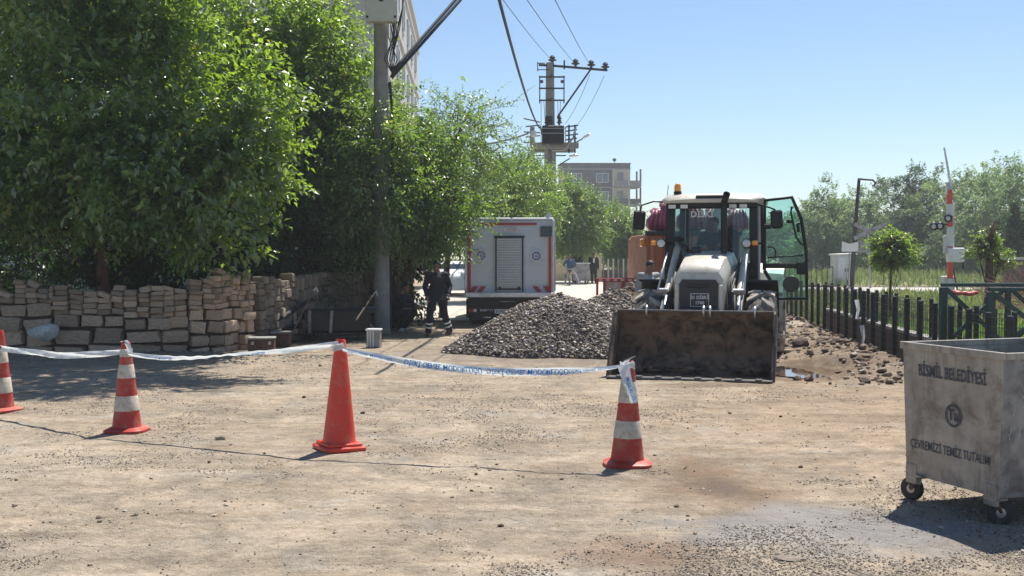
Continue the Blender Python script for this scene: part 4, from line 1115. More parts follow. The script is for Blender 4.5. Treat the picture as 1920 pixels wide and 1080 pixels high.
for px, py in ((1015, 157), (1053, 157), (1034, 190), (1034, 147)):
    m = MB(); m.ell((xx(px), -.38, zz(py)), .085, 8); m.build('insulator', MT['porcelain'], tp)
for k, (x0_, x1_) in enumerate(((1014, 1014), (1019, 1022), (1050, 1048), (1045, 1046))):
    m = MB(); m.tube([(xx(x0_), -.3, zz(192)), (xx(x1_), -.35, zz(240))], .012, 4); m.build('dropper_wire', MT['wire'], tp)
m = MB(); m.tube([(xx(1078), -.4, zz(240)), (xx(1073), -.5, zz(262)), (xx(1056), -.6, zz(284)), (xx(1035), -.6, zz(285)), (xx(1018), -.6, zz(262)), (xx(1012), -.5, zz(240))], .04, 7); m.build('looped_cable', MT['steel'], tp)
for k in range(5):
    m = MB(); z_ = zz(240 + 8 * k); m.tube([(xx(1060), -.2, z_), (xx(1083 - 2 * (k % 2)), -.2, z_ + .08)], .035, 5); m.build('bracket_arm', MT['darkmetal'], tp)
for px in (1066, 1077):
    m = MB(); m.box((xx(px), -.2, zz(262)), (.08, .08, 1.3)); m.build('bracket_post', MT['darkmetal'], tp)
for k, (a, b) in enumerate((((1072, 272), (1103, 254)), ((1045, 312), (1080, 290)))):
    m = MB(); m.tube([(xx(a[0]), -.1, zz(a[1])), (xx(b[0] - 12), -.2, zz(b[1] + 8))], .03, 6)
    arm = m.build('lamp_arm', MT['darkmetal'], tp)
    m = MB(); m.ell((xx(b[0] - 5), -.2, zz(b[1] + 3)), (.24, .1, .07), 10, rot=(0, R(-30 if k == 0 else -5), 0)); m.build('lamp_head', MT['alu'], arm)
for k, py in enumerate((292, 322)):
    m = MB(); m.box((xx(1033), .1, zz(py)), (1.4 - .6 * k, .05, .05)); m.build('lower_bracket', MT['darkmetal'], tp)
# second slim pole with its own brackets
s3 = 36.0; X3 = (998 - 960) / s3
sp = thing('slim_pole', 'slim concrete pole with a bundle of brackets left of the transformer', 'pole', (X3, F / s3, 0))
m = MB(); m.tube([(0, 0, 0), (0, 0, 8.3)], [.17, .12], 12); m.build('shaft', MT['concrete'], sp, smooth=40)
m = MB(); m.lathe([(0, -.2), (.14, -.2), (.17, -.1), (.14, .12), (0, .14)], 12, c=(0.05, -.2, 7.95)); m.build('lantern', MT['boxw'], sp)
for k in range(5):
    m = MB(); z_ = 7.5 + .27 * k; m.tube([(-.45 + .1 * (k % 2), -.1, z_ + (.15 if k == 4 else 0)), (.4, -.15, z_ - .05 + .12 * (k % 2))], .035, 5); m.build('bracket_arm', MT['darkmetal'], sp)
# overhead wires
s_in = [P(1034, 112, Yt), P(1077, 118, Yt), P(1106, 121, Yt), P(1132, 126, Yt)]
lab = ['thin overhead wire from the leftmost insulator up to the picture top', 'thin overhead wire from the second insulator up to the picture top', 'thin overhead wire from the third insulator up to the picture top']
for k, (ex, i) in enumerate(((900, 0), (948, 1), (1012, 2))):
    m = MB(); m.tube(hang(s_in[i], P(ex, -60, 24), .1), .012, 4); tag(m.build('overhead_wire', MT['wire'], smooth=True), lab[k], 'wire')
m = MB(); m.tube(hang(P(1011, 240, Yt), P(926, -40, 22), .35), .035, 6); tag(m.build('service_cable', MT['cable'], smooth=True), 'black overhead cable curving steeply from the transformer to the picture top', 'cable')
m = MB(); m.tube(hang(P(990, 250, F / s3), P(700, 270, 34), .35), .045, 6); tag(m.build('service_cable', MT['cable'], smooth=True), 'black cable running left from the slim pole into the mulberry trees', 'cable')
for k, (a, b) in enumerate((((1133, 142), (1078, 240)), ((1106, 140), (1060, 232)))):
    m = MB(); m.tube(hang(P(*a, Yt), P(*b, 60), .2), .012, 4); tag(m.build('overhead_wire', MT['wire']), ['faint wire slanting down from the outer end of the cross arm', 'faint wire slanting down from the middle of the cross arm'][k], 'wire')
# pale lamp post in front of the trees
s4 = 31.0
lp = thing('lamp_post', 'slim pale lamp post beside the wide dark green tree, behind the man in the suit', 'lamp post', ((1114 - 960) / s4, F / s4, 0))
m = MB(); m.tube([(0, 0, 0), (0, 0, 5.3)], [.12, .09], 10); m.build('shaft', MT['concreteL'], lp, smooth=True)
m = MB(); m.tube([(0, 0, 5.25), (.15, 0, 5.4), (.3, 0, 5.42)], .035, 6); m.build('lamp_arm', MT['alu'], lp)
# ------------------------------------------------------------------ lettering
def lettering(text, size, mat, parent=None, loc=(0, 0, 0), rot=(R(90), 0, 0), sx=1.0, name='lettering', bold=0.0, fn=None, spacing=1.0, align='CENTER', ext=0.0):
    cu = bpy.data.curves.new('t', 'FONT'); cu.body = text; cu.size = size; cu.align_x = align; cu.align_y = 'CENTER'
    cu.offset = bold; cu.space_character = spacing; cu.extrude = ext; cu.resolution_u = 3
    to = bpy.data.objects.new('t', cu); COL.objects.link(to)
    dg = bpy.context.evaluated_depsgraph_get()
    me = bpy.data.meshes.new_from_object(to.evaluated_get(dg))
    bpy.data.objects.remove(to); bpy.data.curves.remove(cu)
    me.name = name; me.materials.clear(); me.materials.append(mat)
    for v in me.vertices: v.co.x *= sx
    if fn:
        for v in me.vertices: v.co = fn(v.co.copy())
        o = link(name, me, parent)
    else:
        o = link(name, me, parent); o.location = loc; o.rotation_euler = rot
    return o
# ------------------------------------------------------------------ wheels
def wheel(parent, c, r, w, hub_r, axis_mat=None, lug=None, rim_mat=None, name='wheel', n=28, hubside=-1):
    m = MB(); t = w / 2
    prof = [(hub_r, -t * .8), (hub_r * 1.08, -t), (r * .80, -t * 1.04), (r * .93, -t * .9), (r * .97 if lug else r, -t * .7), (r * .97 if lug else r, t * .7), (r * .93, t * .9), (r * .80, t * 1.04), (hub_r * 1.08, t), (hub_r, t * .8), (hub_r, -t * .8)]
    m.lathe(prof, n, axis='x')
    wo = m.build(name, MT['rubber'], parent, smooth=35); wo.location = c
    if lug:
        m = MB(); k = lug
        for i in range(k):
            for sgn in (-1, 1):
                a = 2 * math.pi * (i + (0.5 if sgn > 0 else 0)) / k
                # chevron bar running from the middle to the shoulder
                q = []
                for (x, da) in ((0.02, 0.0), (t * .55, 0.16), (t * 1.02, 0.24)):
                    for dr in (.96, 1.04):
                        for wd in (-.055, .055):
                            b = a + da + wd * (1.15 if x > .1 else .8); rr = r * dr - (0.05 * r if x > t * .9 and dr > 1 else 0)
                            q.append((sgn * x, rr * math.cos(b), rr * math.sin(b)))
                fs = []
                for s_ in range(2):
                    o = 4 * s_
                    fs += [(o, o + 1, o + 5, o + 4), (o + 1, o + 3, o + 7, o + 5), (o + 3, o + 2, o + 6, o + 7), (o + 2, o, o + 4, o + 6)]
                fs += [(0, 2, 3, 1), (8, 9, 11, 10)]
                m.add(q, fs)
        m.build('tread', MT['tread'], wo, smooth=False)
    m = MB()
    m.lathe([(hub_r, -t * .75), (hub_r * .8, -t * .45), (hub_r * .35, -t * .4), (hub_r * .3, -t * .6), (0, -t * .6)], 20, axis='x')
    m.lathe([(hub_r, t * .75), (hub_r * .8, t * .45), (hub_r * .35, t * .4), (hub_r * .3, t * .6), (0, t * .6)], 20, axis='x')
    for i in range(8):
        a = i * math.pi / 4
        for s_ in (-1, 1): m.cyl((s_ * t * .45, hub_r * .6 * math.cos(a), hub_r * .6 * math.sin(a)), (s_ * t * .58, hub_r * .6 * math.cos(a), hub_r * .6 * math.sin(a)), hub_r * .07, 6)
    m.build('rim', rim_mat or MT['cream'], wo, smooth=40)
    return wo

# ================================================================== backhoe loader, facing the camera
LY = R(-16)
ld = thing('backhoe_loader', 'cream backhoe loader facing the camera with bucket lowered and its right hand door open', 'loader', (2.68, 17.75, 0), LY)
# local axes: +y runs to the rear, +x to the right of the picture; the cutting edge lies at y = 0
BW = 1.22
def bucket():
    prof = [(0.0, 0.03), (0.62, 0.03), (0.86, 0.10), (0.98, 0.30), (0.97, 0.58), (0.86, 0.84), (0.70, 1.00)]
    th = 0.035
    m = MB(); n = len(prof)
    inn = prof; out = []
    for i, (y, z) in enumerate(prof):
        a = prof[max(0, i - 1)]; b = prof[min(n - 1, i + 1)]; t = Vector((b[0] - a[0], b[1] - a[1])).normalized(); out.append((y + t.y * th, z - t.x * th))
    nx = 24
    for k, pr in enumerate((inn, out)):
        vs = []; fs = []
        for i in range(nx + 1):
            x = -BW + 2 * BW * i / nx
            for (y, z) in pr: vs.append((x, y + (0.006 * math.sin(i * 2.1 + z * 9) if k == 0 else 0), z))
        for i in range(nx):
            for j in range(n - 1): a = i * n + j; fs.append((a, a + 1, a + 1 + n, a + n))
        m.add(vs, fs)
    for x in (-BW, BW):
        vs = [(x, y, z) for y, z in inn] + [(x, y, z) for y, z in out]
        m.add(vs, [(j, j + 1, j + 1 + n, j + n) for j in range(n - 1)])
    bo = m.build('bucket', MT['bucket'], ld, smooth=30)
    for s_ in (-1, 1):
        m = MB()
        op = [(0.02, 0.02), (0.62, 0.0), (0.88, 0.09), (1.01, 0.30), (1.0, 0.60), (0.88, 0.86), (0.70, 1.03), (0.58, 0.99), (0.30, 0.52), (0.06, 0.16)]
        m.prism(op, s_ * BW, s_ * (BW + .03), 'x'); m.build('side_plate', MT['bucket'], bo)
        m = MB(); m.prism([(0.0, .01), (0.06, 0.0), (0.33, 0.50), (0.60, 0.97), (0.575, 1.0), (0.27, 0.53)], s_ * (BW + .032), s_ * (BW + .06), 'x'); m.build('side_cutter', MT['edge'], bo)
    m = MB(); m.box((0, -.03, .022), (2 * BW + .06, .20, .032), ch=.006); m.build('cutting_edge', MT['edge'], bo)
    m = MB(); m.box((0, .70, 1.015), (2 * BW + .04, .06, .035), ch=.006); m.build('top_lip', MT['edge'], bo)
    for x in (-.76, .14, .24, .93):
        m = MB(); m.tube([(x, .74, .93), (x, .67, .99), (x, .665, 1.05), (x, .70, 1.09), (x + .01, .74, 1.05)], .017, 6); m.build('lifting_hook', MT['alu'], bo, smooth=True)
    for i in range(8):
        m = MB(); m.box((-BW + .17 + i * .30, -.06, .042), (.10, .12, .03), ch=.006); m.build('edge_segment', MT['edge'], bo)
    m = MB()
    rr = random.Random(4)
    for i in range(60):
        m.ell((rr.uniform(-1.1, 1.1), rr.uniform(.45, .85), rr.uniform(.06, .13)), (rr.uniform(.04, .12), .07, rr.uniform(.02, .06)), 6)
    m.build('stuck_soil', MT['bucket'], bo, kind='stuff', smooth=30)
bucket()
# axles and wheels
FA, RA = 2.25, 4.35
for s_ in (-1, 1):
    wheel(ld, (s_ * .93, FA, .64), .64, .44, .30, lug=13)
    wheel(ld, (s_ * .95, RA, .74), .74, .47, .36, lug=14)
    m = MB()      # front mudguard
    pr = [(.10, .83), (.22, .83), (.36, .79), (.50, .70), (.66, .50), (.80, .2)]
    vs = []; fs = []
    for i, (y, z) in enumerate(pr):
        for x in (s_ * .66, s_ * 1.17): vs.append((x, FA + y, .64 + z)); 
        for x in (s_ * 1.17, s_ * .66): vs.append((x, FA + y * .95, .64 + z - .035))
    for i in range(len(pr) - 1):
        a = 4 * i
        for j in range(4): fs.append((a + j, a + (j + 1) % 4, a + 4 + (j + 1) % 4, a + 4 + j))
    fs += [(0, 1, 2, 3), (4 * len(pr) - 4, 4 * len(pr) - 3, 4 * len(pr) - 2, 4 * len(pr) - 1)]
    m.add(vs, fs); m.build('front_mudguard', MT['black'], ld)
    m = MB()      # rear mudguard bodywork
    pr = [(-.95, .10), (-.86, .52), (-.62, .84), (-.2, 1.0), (.4, .98), (.8, .70)]
    vs = []; fs = []
    xo_ = 1.20 if s_ > 0 else 1.02
    for y, z in (): pass
    for i, (y, z) in enumerate(pr):
        for x, dz in ((s_ * .70, 0), (s_ * xo_, -.04), (s_ * xo_, -.09), (s_ * .70, -.05)): vs.append((x, RA + y, .74 + z + dz))
    for i in range(len(pr) - 1):
        a = 4 * i
        for j in range(4): fs.append((a + j, a + (j + 1) % 4, a + 4 + (j + 1) % 4, a + 4 + j))
    fs += [(0, 1, 2, 3), (4 * len(pr) - 4, 4 * len(pr) - 3, 4 * len(pr) - 2, 4 * len(pr) - 1)]
    m.add(vs, fs); m.build('rear_mudguard', MT['cream'], ld)
m = MB(); m.box((0, FA, .62), (1.5, .2, .2), ch=.04); m.box((0, RA, .72), (1.6, .3, .3), ch=.05); m.build('axle', MT['darkmetal'], ld)
m = MB(); m.box((0, 3.2, .85), (.62, 4.4, .42), ch=.05); m.box((0, 1.6, .95), (.5, .5, .5), ch=.04); m.build('chassis', MT['darkmetal'], ld)
# bonnet
def loft(name, secs, mat, parent, smooth=40, close=True):
    m = MB(); n = len(secs[0]); vs = [p for s in secs for p in s]; fs = []
    for i in range(len(secs) - 1):
        for j in range(n if close else n - 1):
            a = i * n + j; b = i * n + (j + 1) % n; fs.append((a, b, b + n, a + n))
    fs += [tuple(range(n)), tuple(range((len(secs) - 1) * n, len(secs) * n))]
    m.add(vs, fs); return m.build(name, mat, parent, smooth=smooth)
secs = []
for y, hw, ztop, zed, zb in ((1.22, .37, 1.50, 1.42, .72), (1.26, .385, 1.63, 1.50, .72), (1.40, .395, 1.755, 1.58, .72), (1.9, .41, 1.86, 1.66, .74), (2.6, .45, 1.93, 1.72, .76), (3.05, .46, 1.96, 1.74, .78)):
    secs.append([(-hw, y, zb), (-hw - .01, y, zed - .1), (-hw, y, zed), (-hw * .82, y, ztop - .03), (-hw * .45, y, ztop), (hw * .45, y, ztop), (hw * .82, y, ztop - .03), (hw, y, zed), (hw + .01, y, zed - .1), (hw, y, zb)])
hood = loft('bonnet', secs, MT['cream'], ld)
m = MB(); m.prism([(-.29, .70), (.29, .70), (.315, 1.42), (.27, 1.50), (-.27, 1.50), (-.315, 1.42)], 1.185, 1.225, 'y'); gr = m.build('grille', MT['grille'], ld)
for k in range(7):
    m = MB(); m.box((0, 1.178, .78 + .05 * k), (.52, .014, .014)); m.build('grille_slat', MT['black'], gr)
m = MB(); m.box((0, 1.175, 1.40), (.34, .02, .07), ch=.01); m.build('badge', MT['darkmetal'], gr)
m = MB(); m.box((0.02, 1.165, 1.17), (.30, .012, .215)); pl = m.build('number_plate', MT['platew'], ld)
m = MB(); m.box((0.02, 1.157, 1.17), (.282, .008, .197)); m.build('plate_face', MT['plateb'], pl)
lettering('21 DİSKİ', .072, MT['platew'], pl, (0.02, 1.1515, 1.212), bold=.0014)
lettering('1740', .072, MT['platew'], pl, (0.02, 1.1515, 1.125), bold=.0014)
for s_ in (-1, 1):
    m = MB(); m.box((s_ * .352, 1.20, 1.07), (.075, .06, .70), ch=.02); m.build('corner_trim', MT['cream'], ld)
# loader arms with rams
for s_ in (-1, 1):
    x = s_ * .62
    m = MB()
    arm = [(1.0, .50), (1.05, .30), (1.5, .62), (2.1, 1.05), (3.25, 1.50), (3.3, 1.72), (3.05, 1.74), (1.95, 1.32), (1.30, .92)]
    m.prism(arm, x - .045, x + .045, 'x'); m.build('loader_arm', MT['darkmetal'], ld)
    m = MB(); m.cyl((x - s_ * .02, 1.15, .82), (x - s_ * .02, 2.1, 1.47), .032, 12); m.build('ram_rod', MT['chrome'], ld)
    m = MB(); m.cyl((x - s_ * .02, 1.75, 1.23), (x - s_ * .02, 3.0, 2.0), .062, 14); m.build('ram_cylinder', MT['cream'], ld, smooth=40)
    m = MB(); m.box((x - s_ * .02, 1.55, 1.30), (.22, .09, .06), rot=(R(30), 0, 0), ch=.01); m.cyl((x - .09, 1.5, 1.30), (x + .09, 1.5, 1.30), .05, 10); m.build('pivot_block', MT['steel'], ld)
    m = MB(); m.prism([(1.0, .35), (1.3, .35), (1.62, 1.25), (1.50, 1.36), (1.38, 1.30)], x - s_ * .11 - .02, x - s_ * .11 + .02, 'x'); m.build('link_plate', MT['darkmetal'], ld)
    for k in range(3):
        m = MB(); m.tube([(x - s_ * (.10 + .03 * k), 1.35, 1.1), (x - s_ * (.14 + .03 * k), 1.6, 1.45), (x - s_ * .12, 2.1, 1.62), (x - s_ * .1, 2.6, 1.82)], .013, 5); m.build('hydraulic_hose', MT['cable'], ld, smooth=True)
    # grab rail stairs
    m = MB(); m.tube([(x + s_ * .08, 1.45, 1.32), (x + s_ * .06, 2.05, 1.78), (x + s_ * .05, 2.3, 1.92)], .016, 6); m.build('grab_rail', MT['alu'], ld, smooth=True)
# cab
CY0, CY1 = 2.95, 4.75
ZR = 2.84
cabw = .80
def post(name, a, b, w, d, mat=MT['black']):
    m = MB(); a = Vector(a); b = Vector(b)
    vs = []
    for p in (a, b):
        for dx, dy in ((-w / 2, -d / 2), (w / 2, -d / 2), (w / 2, d / 2), (-w / 2, d / 2)): vs.append((p.x + dx, p.y + dy, p.z))
    m.add(vs, [(0, 1, 2, 3), (4, 5, 6, 7)] + [(i, (i + 1) % 4, (i + 1) % 4 + 4, i + 4) for i in range(4)])
    return m.build(name, mat, ld)
for s_ in (-1, 1):
    post('front_pillar', (s_ * .735, CY0 + .05, 1.15), (s_ * .715, CY0 + .10, ZR), .14, .10)
    post('rear_pillar', (s_ * .76, CY1, 1.3), (s_ * .72, CY1 - .15, ZR), .10, .12)
    m = MB(); m.tube([(s_ * .82, CY0 + .12, 1.35), (s_ * .815, CY0 + .18, 2.1), (s_ * .80, CY0 + .22, ZR)], .022, 6); m.build('door_seal', MT['white'] if s_ > 0 else MT['black'], ld)
post('inner_post', (-.43, CY0 + .1, 1.7), (-.43, CY0 + .12, ZR), .055, .06)
m = MB(); m.box((0, 3.85, 1.28), (1.5, 1.8, .30), ch=.05); m.box((0, CY0 + .12, 1.55), (1.36, .2, .42), ch=.05); m.build('cab_floor', MT['black'], ld)
m = MB(); m.box((-.30, CY0 + .30, 1.86), (.5, .28, .22), ch=.06); m.build('dashboard', MT['grille'], ld)
m = MB(); m.box((.1, 4.15, 1.72), (.5, .45, .14), ch=.05); m.box((.1, 4.42, 2.05), (.48, .12, .62), ch=.05, rot=(R(-8), 0, 0)); m.build('seat', MT['blackcloth'], ld)
m = MB(); m.lathe([(.17, -.012), (.185, 0), (.17, .012), (.155, 0), (.17, -.012)], 20, c=(.02, 3.52, 2.02)); m.cyl((.02, 3.52, 2.02), (.02, 3.40, 1.7), .025, 8); m.box((.02, 3.52, 2.02), (.32, .03, .012)); m.build('steering_wheel', MT['black'], ld, smooth=True)
# roof
secs = []
for y, hw, z0, z1 in ((CY0 - .22, .70, 2.80, 2.86), (CY0 - .14, .82, 2.79, 2.93), (CY0 + .3, .86, 2.80, 2.985), (CY1 - .3, .86, 2.80, 2.99), (CY1 + .05, .80, 2.80, 2.92)):
    secs.append([(-hw, y, z0), (-hw - .02, y, (z0 + z1) / 2), (-hw + .06, y, z1 - .015), (-hw * .5, y, z1), (hw * .5, y, z1), (hw - .06, y, z1 - .015), (hw + .02, y, (z0 + z1) / 2), (hw, y, z0)])
rf = loft('roof', secs, MT['cream'], ld)
m = MB(); m.box((0, CY0 + .02, 2.755), (1.58, .18, .11), ch=.02); m.build('roof_visor', MT['black'], ld)
m = MB(); m.box((0, CY0 - .20, 2.90), (.5, .06, .05), ch=.015); m.build('roof_rib', MT['black'], rf)
for x in (-.67, -.46, .38, .56):
    m = MB(); m.box((x, CY0 - .10, 2.735), (.15, .06, .085), ch=.02); w_ = m.build('work_lamp', MT['black'], ld)
    m = MB(); m.box((x, CY0 - .134, 2.735), (.13, .012, .068), ch=.004); m.build('lens', MT['lens'], w_)
m = MB(); m.lathe([(0, 0), (.07, 0), (.07, .05), (.055, .055)], 16, c=(-.62, CY0 + .2, 2.965)); m.build('beacon_base', MT['black'], ld, smooth=40)
m = MB(); m.lathe([(.055, 0), (.062, .02), (.058, .10), (.035, .135), (0, .14)], 16, c=(-.62, CY0 + .2, 3.02)); m.build('beacon', MT['amber'], ld, smooth=True)
m = MB(); m.tube([(-.86, CY0 + .5, 2.88), (-.83, CY0 + .5, 3.15)], .006, 5); m.build('aerial', MT['black'], ld)
# windscreen and panes
def pane(name, pts, mat, parent, th=.008):
    a, b, c = Vector(pts[0]), Vector(pts[1]), Vector(pts[2]); nrm = (b - a).cross(c - a).normalized() * th
    n = len(pts); m = MB()
    m.add([Vector(p) for p in pts] + [Vector(p) + nrm for p in pts], [tuple(range(n)), tuple(range(n, 2 * n))] + [(i, (i + 1) % n, (i + 1) % n + n, i + n) for i in range(n)])
    return m.build(name, mat, parent)
pane('windscreen', [(-.66, CY0 + .06, 1.76), (.66, CY0 + .06, 1.76), (.65, CY0 + .12, 2.74), (-.65, CY0 + .12, 2.74)], MT['glass'], ld)
pane('rear_window', [(-.68, CY1 - .02, 1.7), (.68, CY1 - .02, 1.7), (.66, CY1 - .12, 2.74), (-.66, CY1 - .12, 2.74)], MT['glass'], ld)
pane('side_window', [(-.78, CY0 + .2, 1.45), (-.78, CY1 - .1, 1.6), (-.75, CY1 - .2, 2.74), (-.75, CY0 + .2, 2.74)], MT['glass'], ld)
pane('lower_screen', [(.48, CY0 + .03, 1.15), (.67, CY0 + .03, 1.15), (.67, CY0 + .05, 1.73), (.48, CY0 + .05, 1.73)], MT['glass'], ld)
lettering('DİSKİ', .15, MT['platew'], ld, (-.17, CY0 + .07, 2.60), sx=1.0, bold=.004)
m = MB(); m.tube([(-.62, CY0 - .0, 2.20), (-.60, CY0 - .02, 2.14), (-.28, CY0 - .02, 1.80)], .012, 5); m.tube([(-.50, CY0, 2.09), (-.2, CY0, 1.78)], .014, 4); m.ell((-.58, CY0 - .03, 2.17), (.09, .04, .05), 8); m.build('wiper', MT['black'], ld)
# exhaust stack
m = MB(); m.cyl((.26, 2.55, 1.85), (.26, 2.55, 2.70), .055, 14); m.tube([(.26, 2.55, 2.68), (.265, 2.52, 2.80), (.32, 2.40, 2.93)], [.05, .055, .06], 12, caps=False); m.build('exhaust_stack', MT['black'], ld, smooth=40)
m = MB(); m.lathe([(0, 0), (.08, 0), (.09, .03), (.09, .10), (.07, .13), (0, .14)], 14, c=(-.22, 2.6, 1.9)); m.build('air_intake', MT['grille'], ld, smooth=40)
# indicator lamps on the cab sides
for s_ in (-1, 1):
    m = MB(); m.tube([(s_ * .66, CY0 - .06, 2.09), (s_ * .56 - .0 + s_ * .34, CY0 - .10, 2.09)], .018, 6); st = m.build('lamp_bracket', MT['black'], ld)
    hx = s_ * .86 if s_ < 0 else s_ * .62
    m = MB(); m.lathe([(0, -.05), (.085, -.04), (.09, .0), (.07, .06), (0, .07)], 18, c=(hx, CY0 - .12, 2.09), axis='y'); hl = m.build('headlamp', MT['black'], ld, smooth=40)
    m = MB(); m.lathe([(0, -.012), (.06, -.008), (.078, 0)], 18, c=(hx, CY0 - .158, 2.09), axis='y'); m.build('lens', MT['lens'], hl, smooth=True)
    m = MB(); m.box((hx + (.14 if s_ > 0 else -.13), CY0 - .12, 2.095), (.11, .08, .09), ch=.02); m.build('indicator', MT['amber'], ld)
# mirrors
m = MB(); m.tube([(-.80, CY0, 2.82), (-1.0, CY0 - .12, 2.83), (-1.20, CY0 - .2, 2.76), (-1.22, CY0 - .2, 2.66)], .016, 6); m.build('mirror_arm', MT['black'], ld, smooth=True)
m = MB(); m.box((-1.24, CY0 - .2, 2.50), (.21, .07, .34), ch=.03, rot=(0, R(4), R(12))); m.build('mirror', MT['black'], ld)
m = MB(); m.tube([(.80, CY0, 2.76), (1.02, CY0 - .12, 2.70), (1.10, CY0 - .2, 2.66)], .016, 6); m.build('mirror_arm', MT['black'], ld, smooth=True)
m = MB(); m.box((1.13, CY0 - .2, 2.50), (.21, .07, .31), ch=.03, rot=(0, R(-4), R(-12))); m.build('mirror', MT['black'], ld)
m = MB(); m.box((.97, CY0 - .12, 2.38), (.13, .06, .09), ch=.02); m.build('door_hinge', MT['black'], ld)
# open door, swung out flat to the right of the cab
DY = CY0 + .22
do = [(0.84, 1.16), (0.90, 1.62), (0.90, 2.84), (1.36, 2.89), (1.52, 2.52), (1.61, 1.95), (1.63, 1.13), (1.10, 1.13), (1.02, 1.35)]
def frame_tube(pts, r, closed=True):
    m = MB(); q = [(x, DY, z) for x, z in pts] + ([(pts[0][0], DY, pts[0][1])] if closed else [])
    m.tube(q, r, 8); return m
door = frame_tube([(0.90, 1.62), (0.90, 2.84), (1.36, 2.89), (1.52, 2.52), (1.61, 1.95), (1.63, 1.13), (1.14, 1.13), (1.02, 1.42)], .032).build('door', MT['black'], ld, smooth=50)
pane('door_pane', [(.92, DY, 1.74), (1.60, DY, 1.78), (1.60, DY, 1.95), (1.50, DY, 2.52), (1.35, DY, 2.86), (.92, DY, 2.82)], MT['doorglass'], door)
pane('door_pane', [(1.04, DY, 1.42), (1.15, DY, 1.15), (1.61, DY, 1.15), (1.60, DY, 1.66), (.93, DY, 1.62)], MT['doorglass'], door)
m = MB(); m.box((1.26, DY, 1.70), (.70, .06, .09), ch=.015); m.box((1.53, DY - .02, 1.66), (.16, .08, .22), ch=.02); m.build('door_rail', MT['black'], door)
m = MB(); m.tube([(.96, DY - .04, 1.84), (1.56, DY - .04, 1.88)], .014, 6); m.tube([(.96, DY - .05, 2.02), (1.05, DY - .06, 2.03), (1.09, DY - .06, 1.97), (1.09, DY - .05, 1.85)], .014, 6); m.build('grab_handle', MT['black'], door, smooth=True)
m = MB(); m.tube([(1.36, DY - .05, 2.72), (1.35, DY - .08, 2.62), (1.44, DY - .08, 2.20), (1.52, DY - .06, 2.08), (1.56, DY - .04, 2.07)], .017, 6); m.tube([(1.28, DY - .04, 2.47), (1.38, DY - .06, 2.47)], .03, 8); m.tube([(1.47, DY - .05, 2.43), (1.55, DY - .02, 2.43)], .02, 6); m.tube([(1.46, DY - .05, 2.43), (1.48, DY - .06, 2.28)], .026, 6); m.build('door_handle', MT['black'], door, smooth=True)
m = MB(); m.lathe([(0, -.02), (.14, -.02), (.15, 0), (.14, .02), (0, .02)], 24, c=(1.36, DY + .02, 1.38), axis='y'); m.build('door_speaker', MT['darkmetal'], door, smooth=40)
# side steps, tank, clutter between the wheels
m = MB()
m.box((-.62, 3.1, .72), (.5, .8, .5), ch=.04); m.box((.62, 3.1, .72), (.5, .8, .5), ch=.04)
m.build('side_tank', MT['black'], ld)
for s_ in (-1, 1):
    m = MB(); m.tube([(s_ * .55, 1.3, .8), (s_ * .50, 1.4, 1.3), (s_ * .52, 1.8, 1.5)], .02, 6); m.tube([(s_ * .50, 1.25, .6), (s_ * .55, 1.5, 1.0), (s_ * .50, 1.9, 1.4)], .018, 6); m.build('hydraulic_hose', MT['cable'], ld, smooth=True)
# stowed digging arm at the rear, just visible through the glass
m = MB(); m.box((-.15, 5.35, 1.5), (.26, .22, 1.6), ch=.04, rot=(R(10), 0, 0)); m.box((-.15, 5.55, 2.35), (.22, .2, 1.2), ch=.04, rot=(R(-20), 0, 0)); m.build('digging_arm', MT['cream'], ld)
m = MB(); m.box((0, 5.1, .8), (1.9, .14, .5), ch=.03); m.build('rear_frame', MT['cream'], ld)

# ================================================================== box truck seen from behind
TY = 30.5
tk = thing('box_truck', 'white municipal box truck parked tail towards the camera beside the mulberry trees', 'truck', ((955.5 - 960) / 72.1, TY, 0))
S = 72.1
def tz(py): return CAMH + (466 - py) / S
def tx(px): return (px - 955.5) / S
W2_ = 1.12; zb, ztp = tz(552), tz(412)
m = MB(); m.box((0, 1.9, (zb + ztp) / 2), (2 * W2_, 3.7, ztp - zb), ch=.03); body = m.build('box_body', MT['boxgrey'], tk)
m = MB(); m.box((0, 1.9, ztp + .02), (2 * W2_ + .06, 3.74, .07), ch=.02); m.build('roof_frame', MT['alu'], tk)
for s_ in (-1, 1):
    m = MB(); m.box((s_ * (W2_ + .015), -.0, (zb + ztp) / 2), (.07, .10, ztp - zb), ch=.015); m.build('corner_post', MT['alu'], body)
    m = MB(); m.box((s_ * (W2_ - .07), -.008, (zb + ztp) / 2 - (.0 if s_ < 0 else .2)), (.075, .02, ztp - zb - (.1 if s_ < 0 else .5))); m.build('red_strip', MT['redplastic'], body)
m = MB(); m.box((-.12, -.008, ztp - .11), (1.65, .02, .06)); m.build('red_strip', MT['redplastic'], body)
m = MB(); m.box((tx(1025.5), -.012, tz(434)), (.35, .024, .27)); m.build('dark_panel', MT['slate'], body)
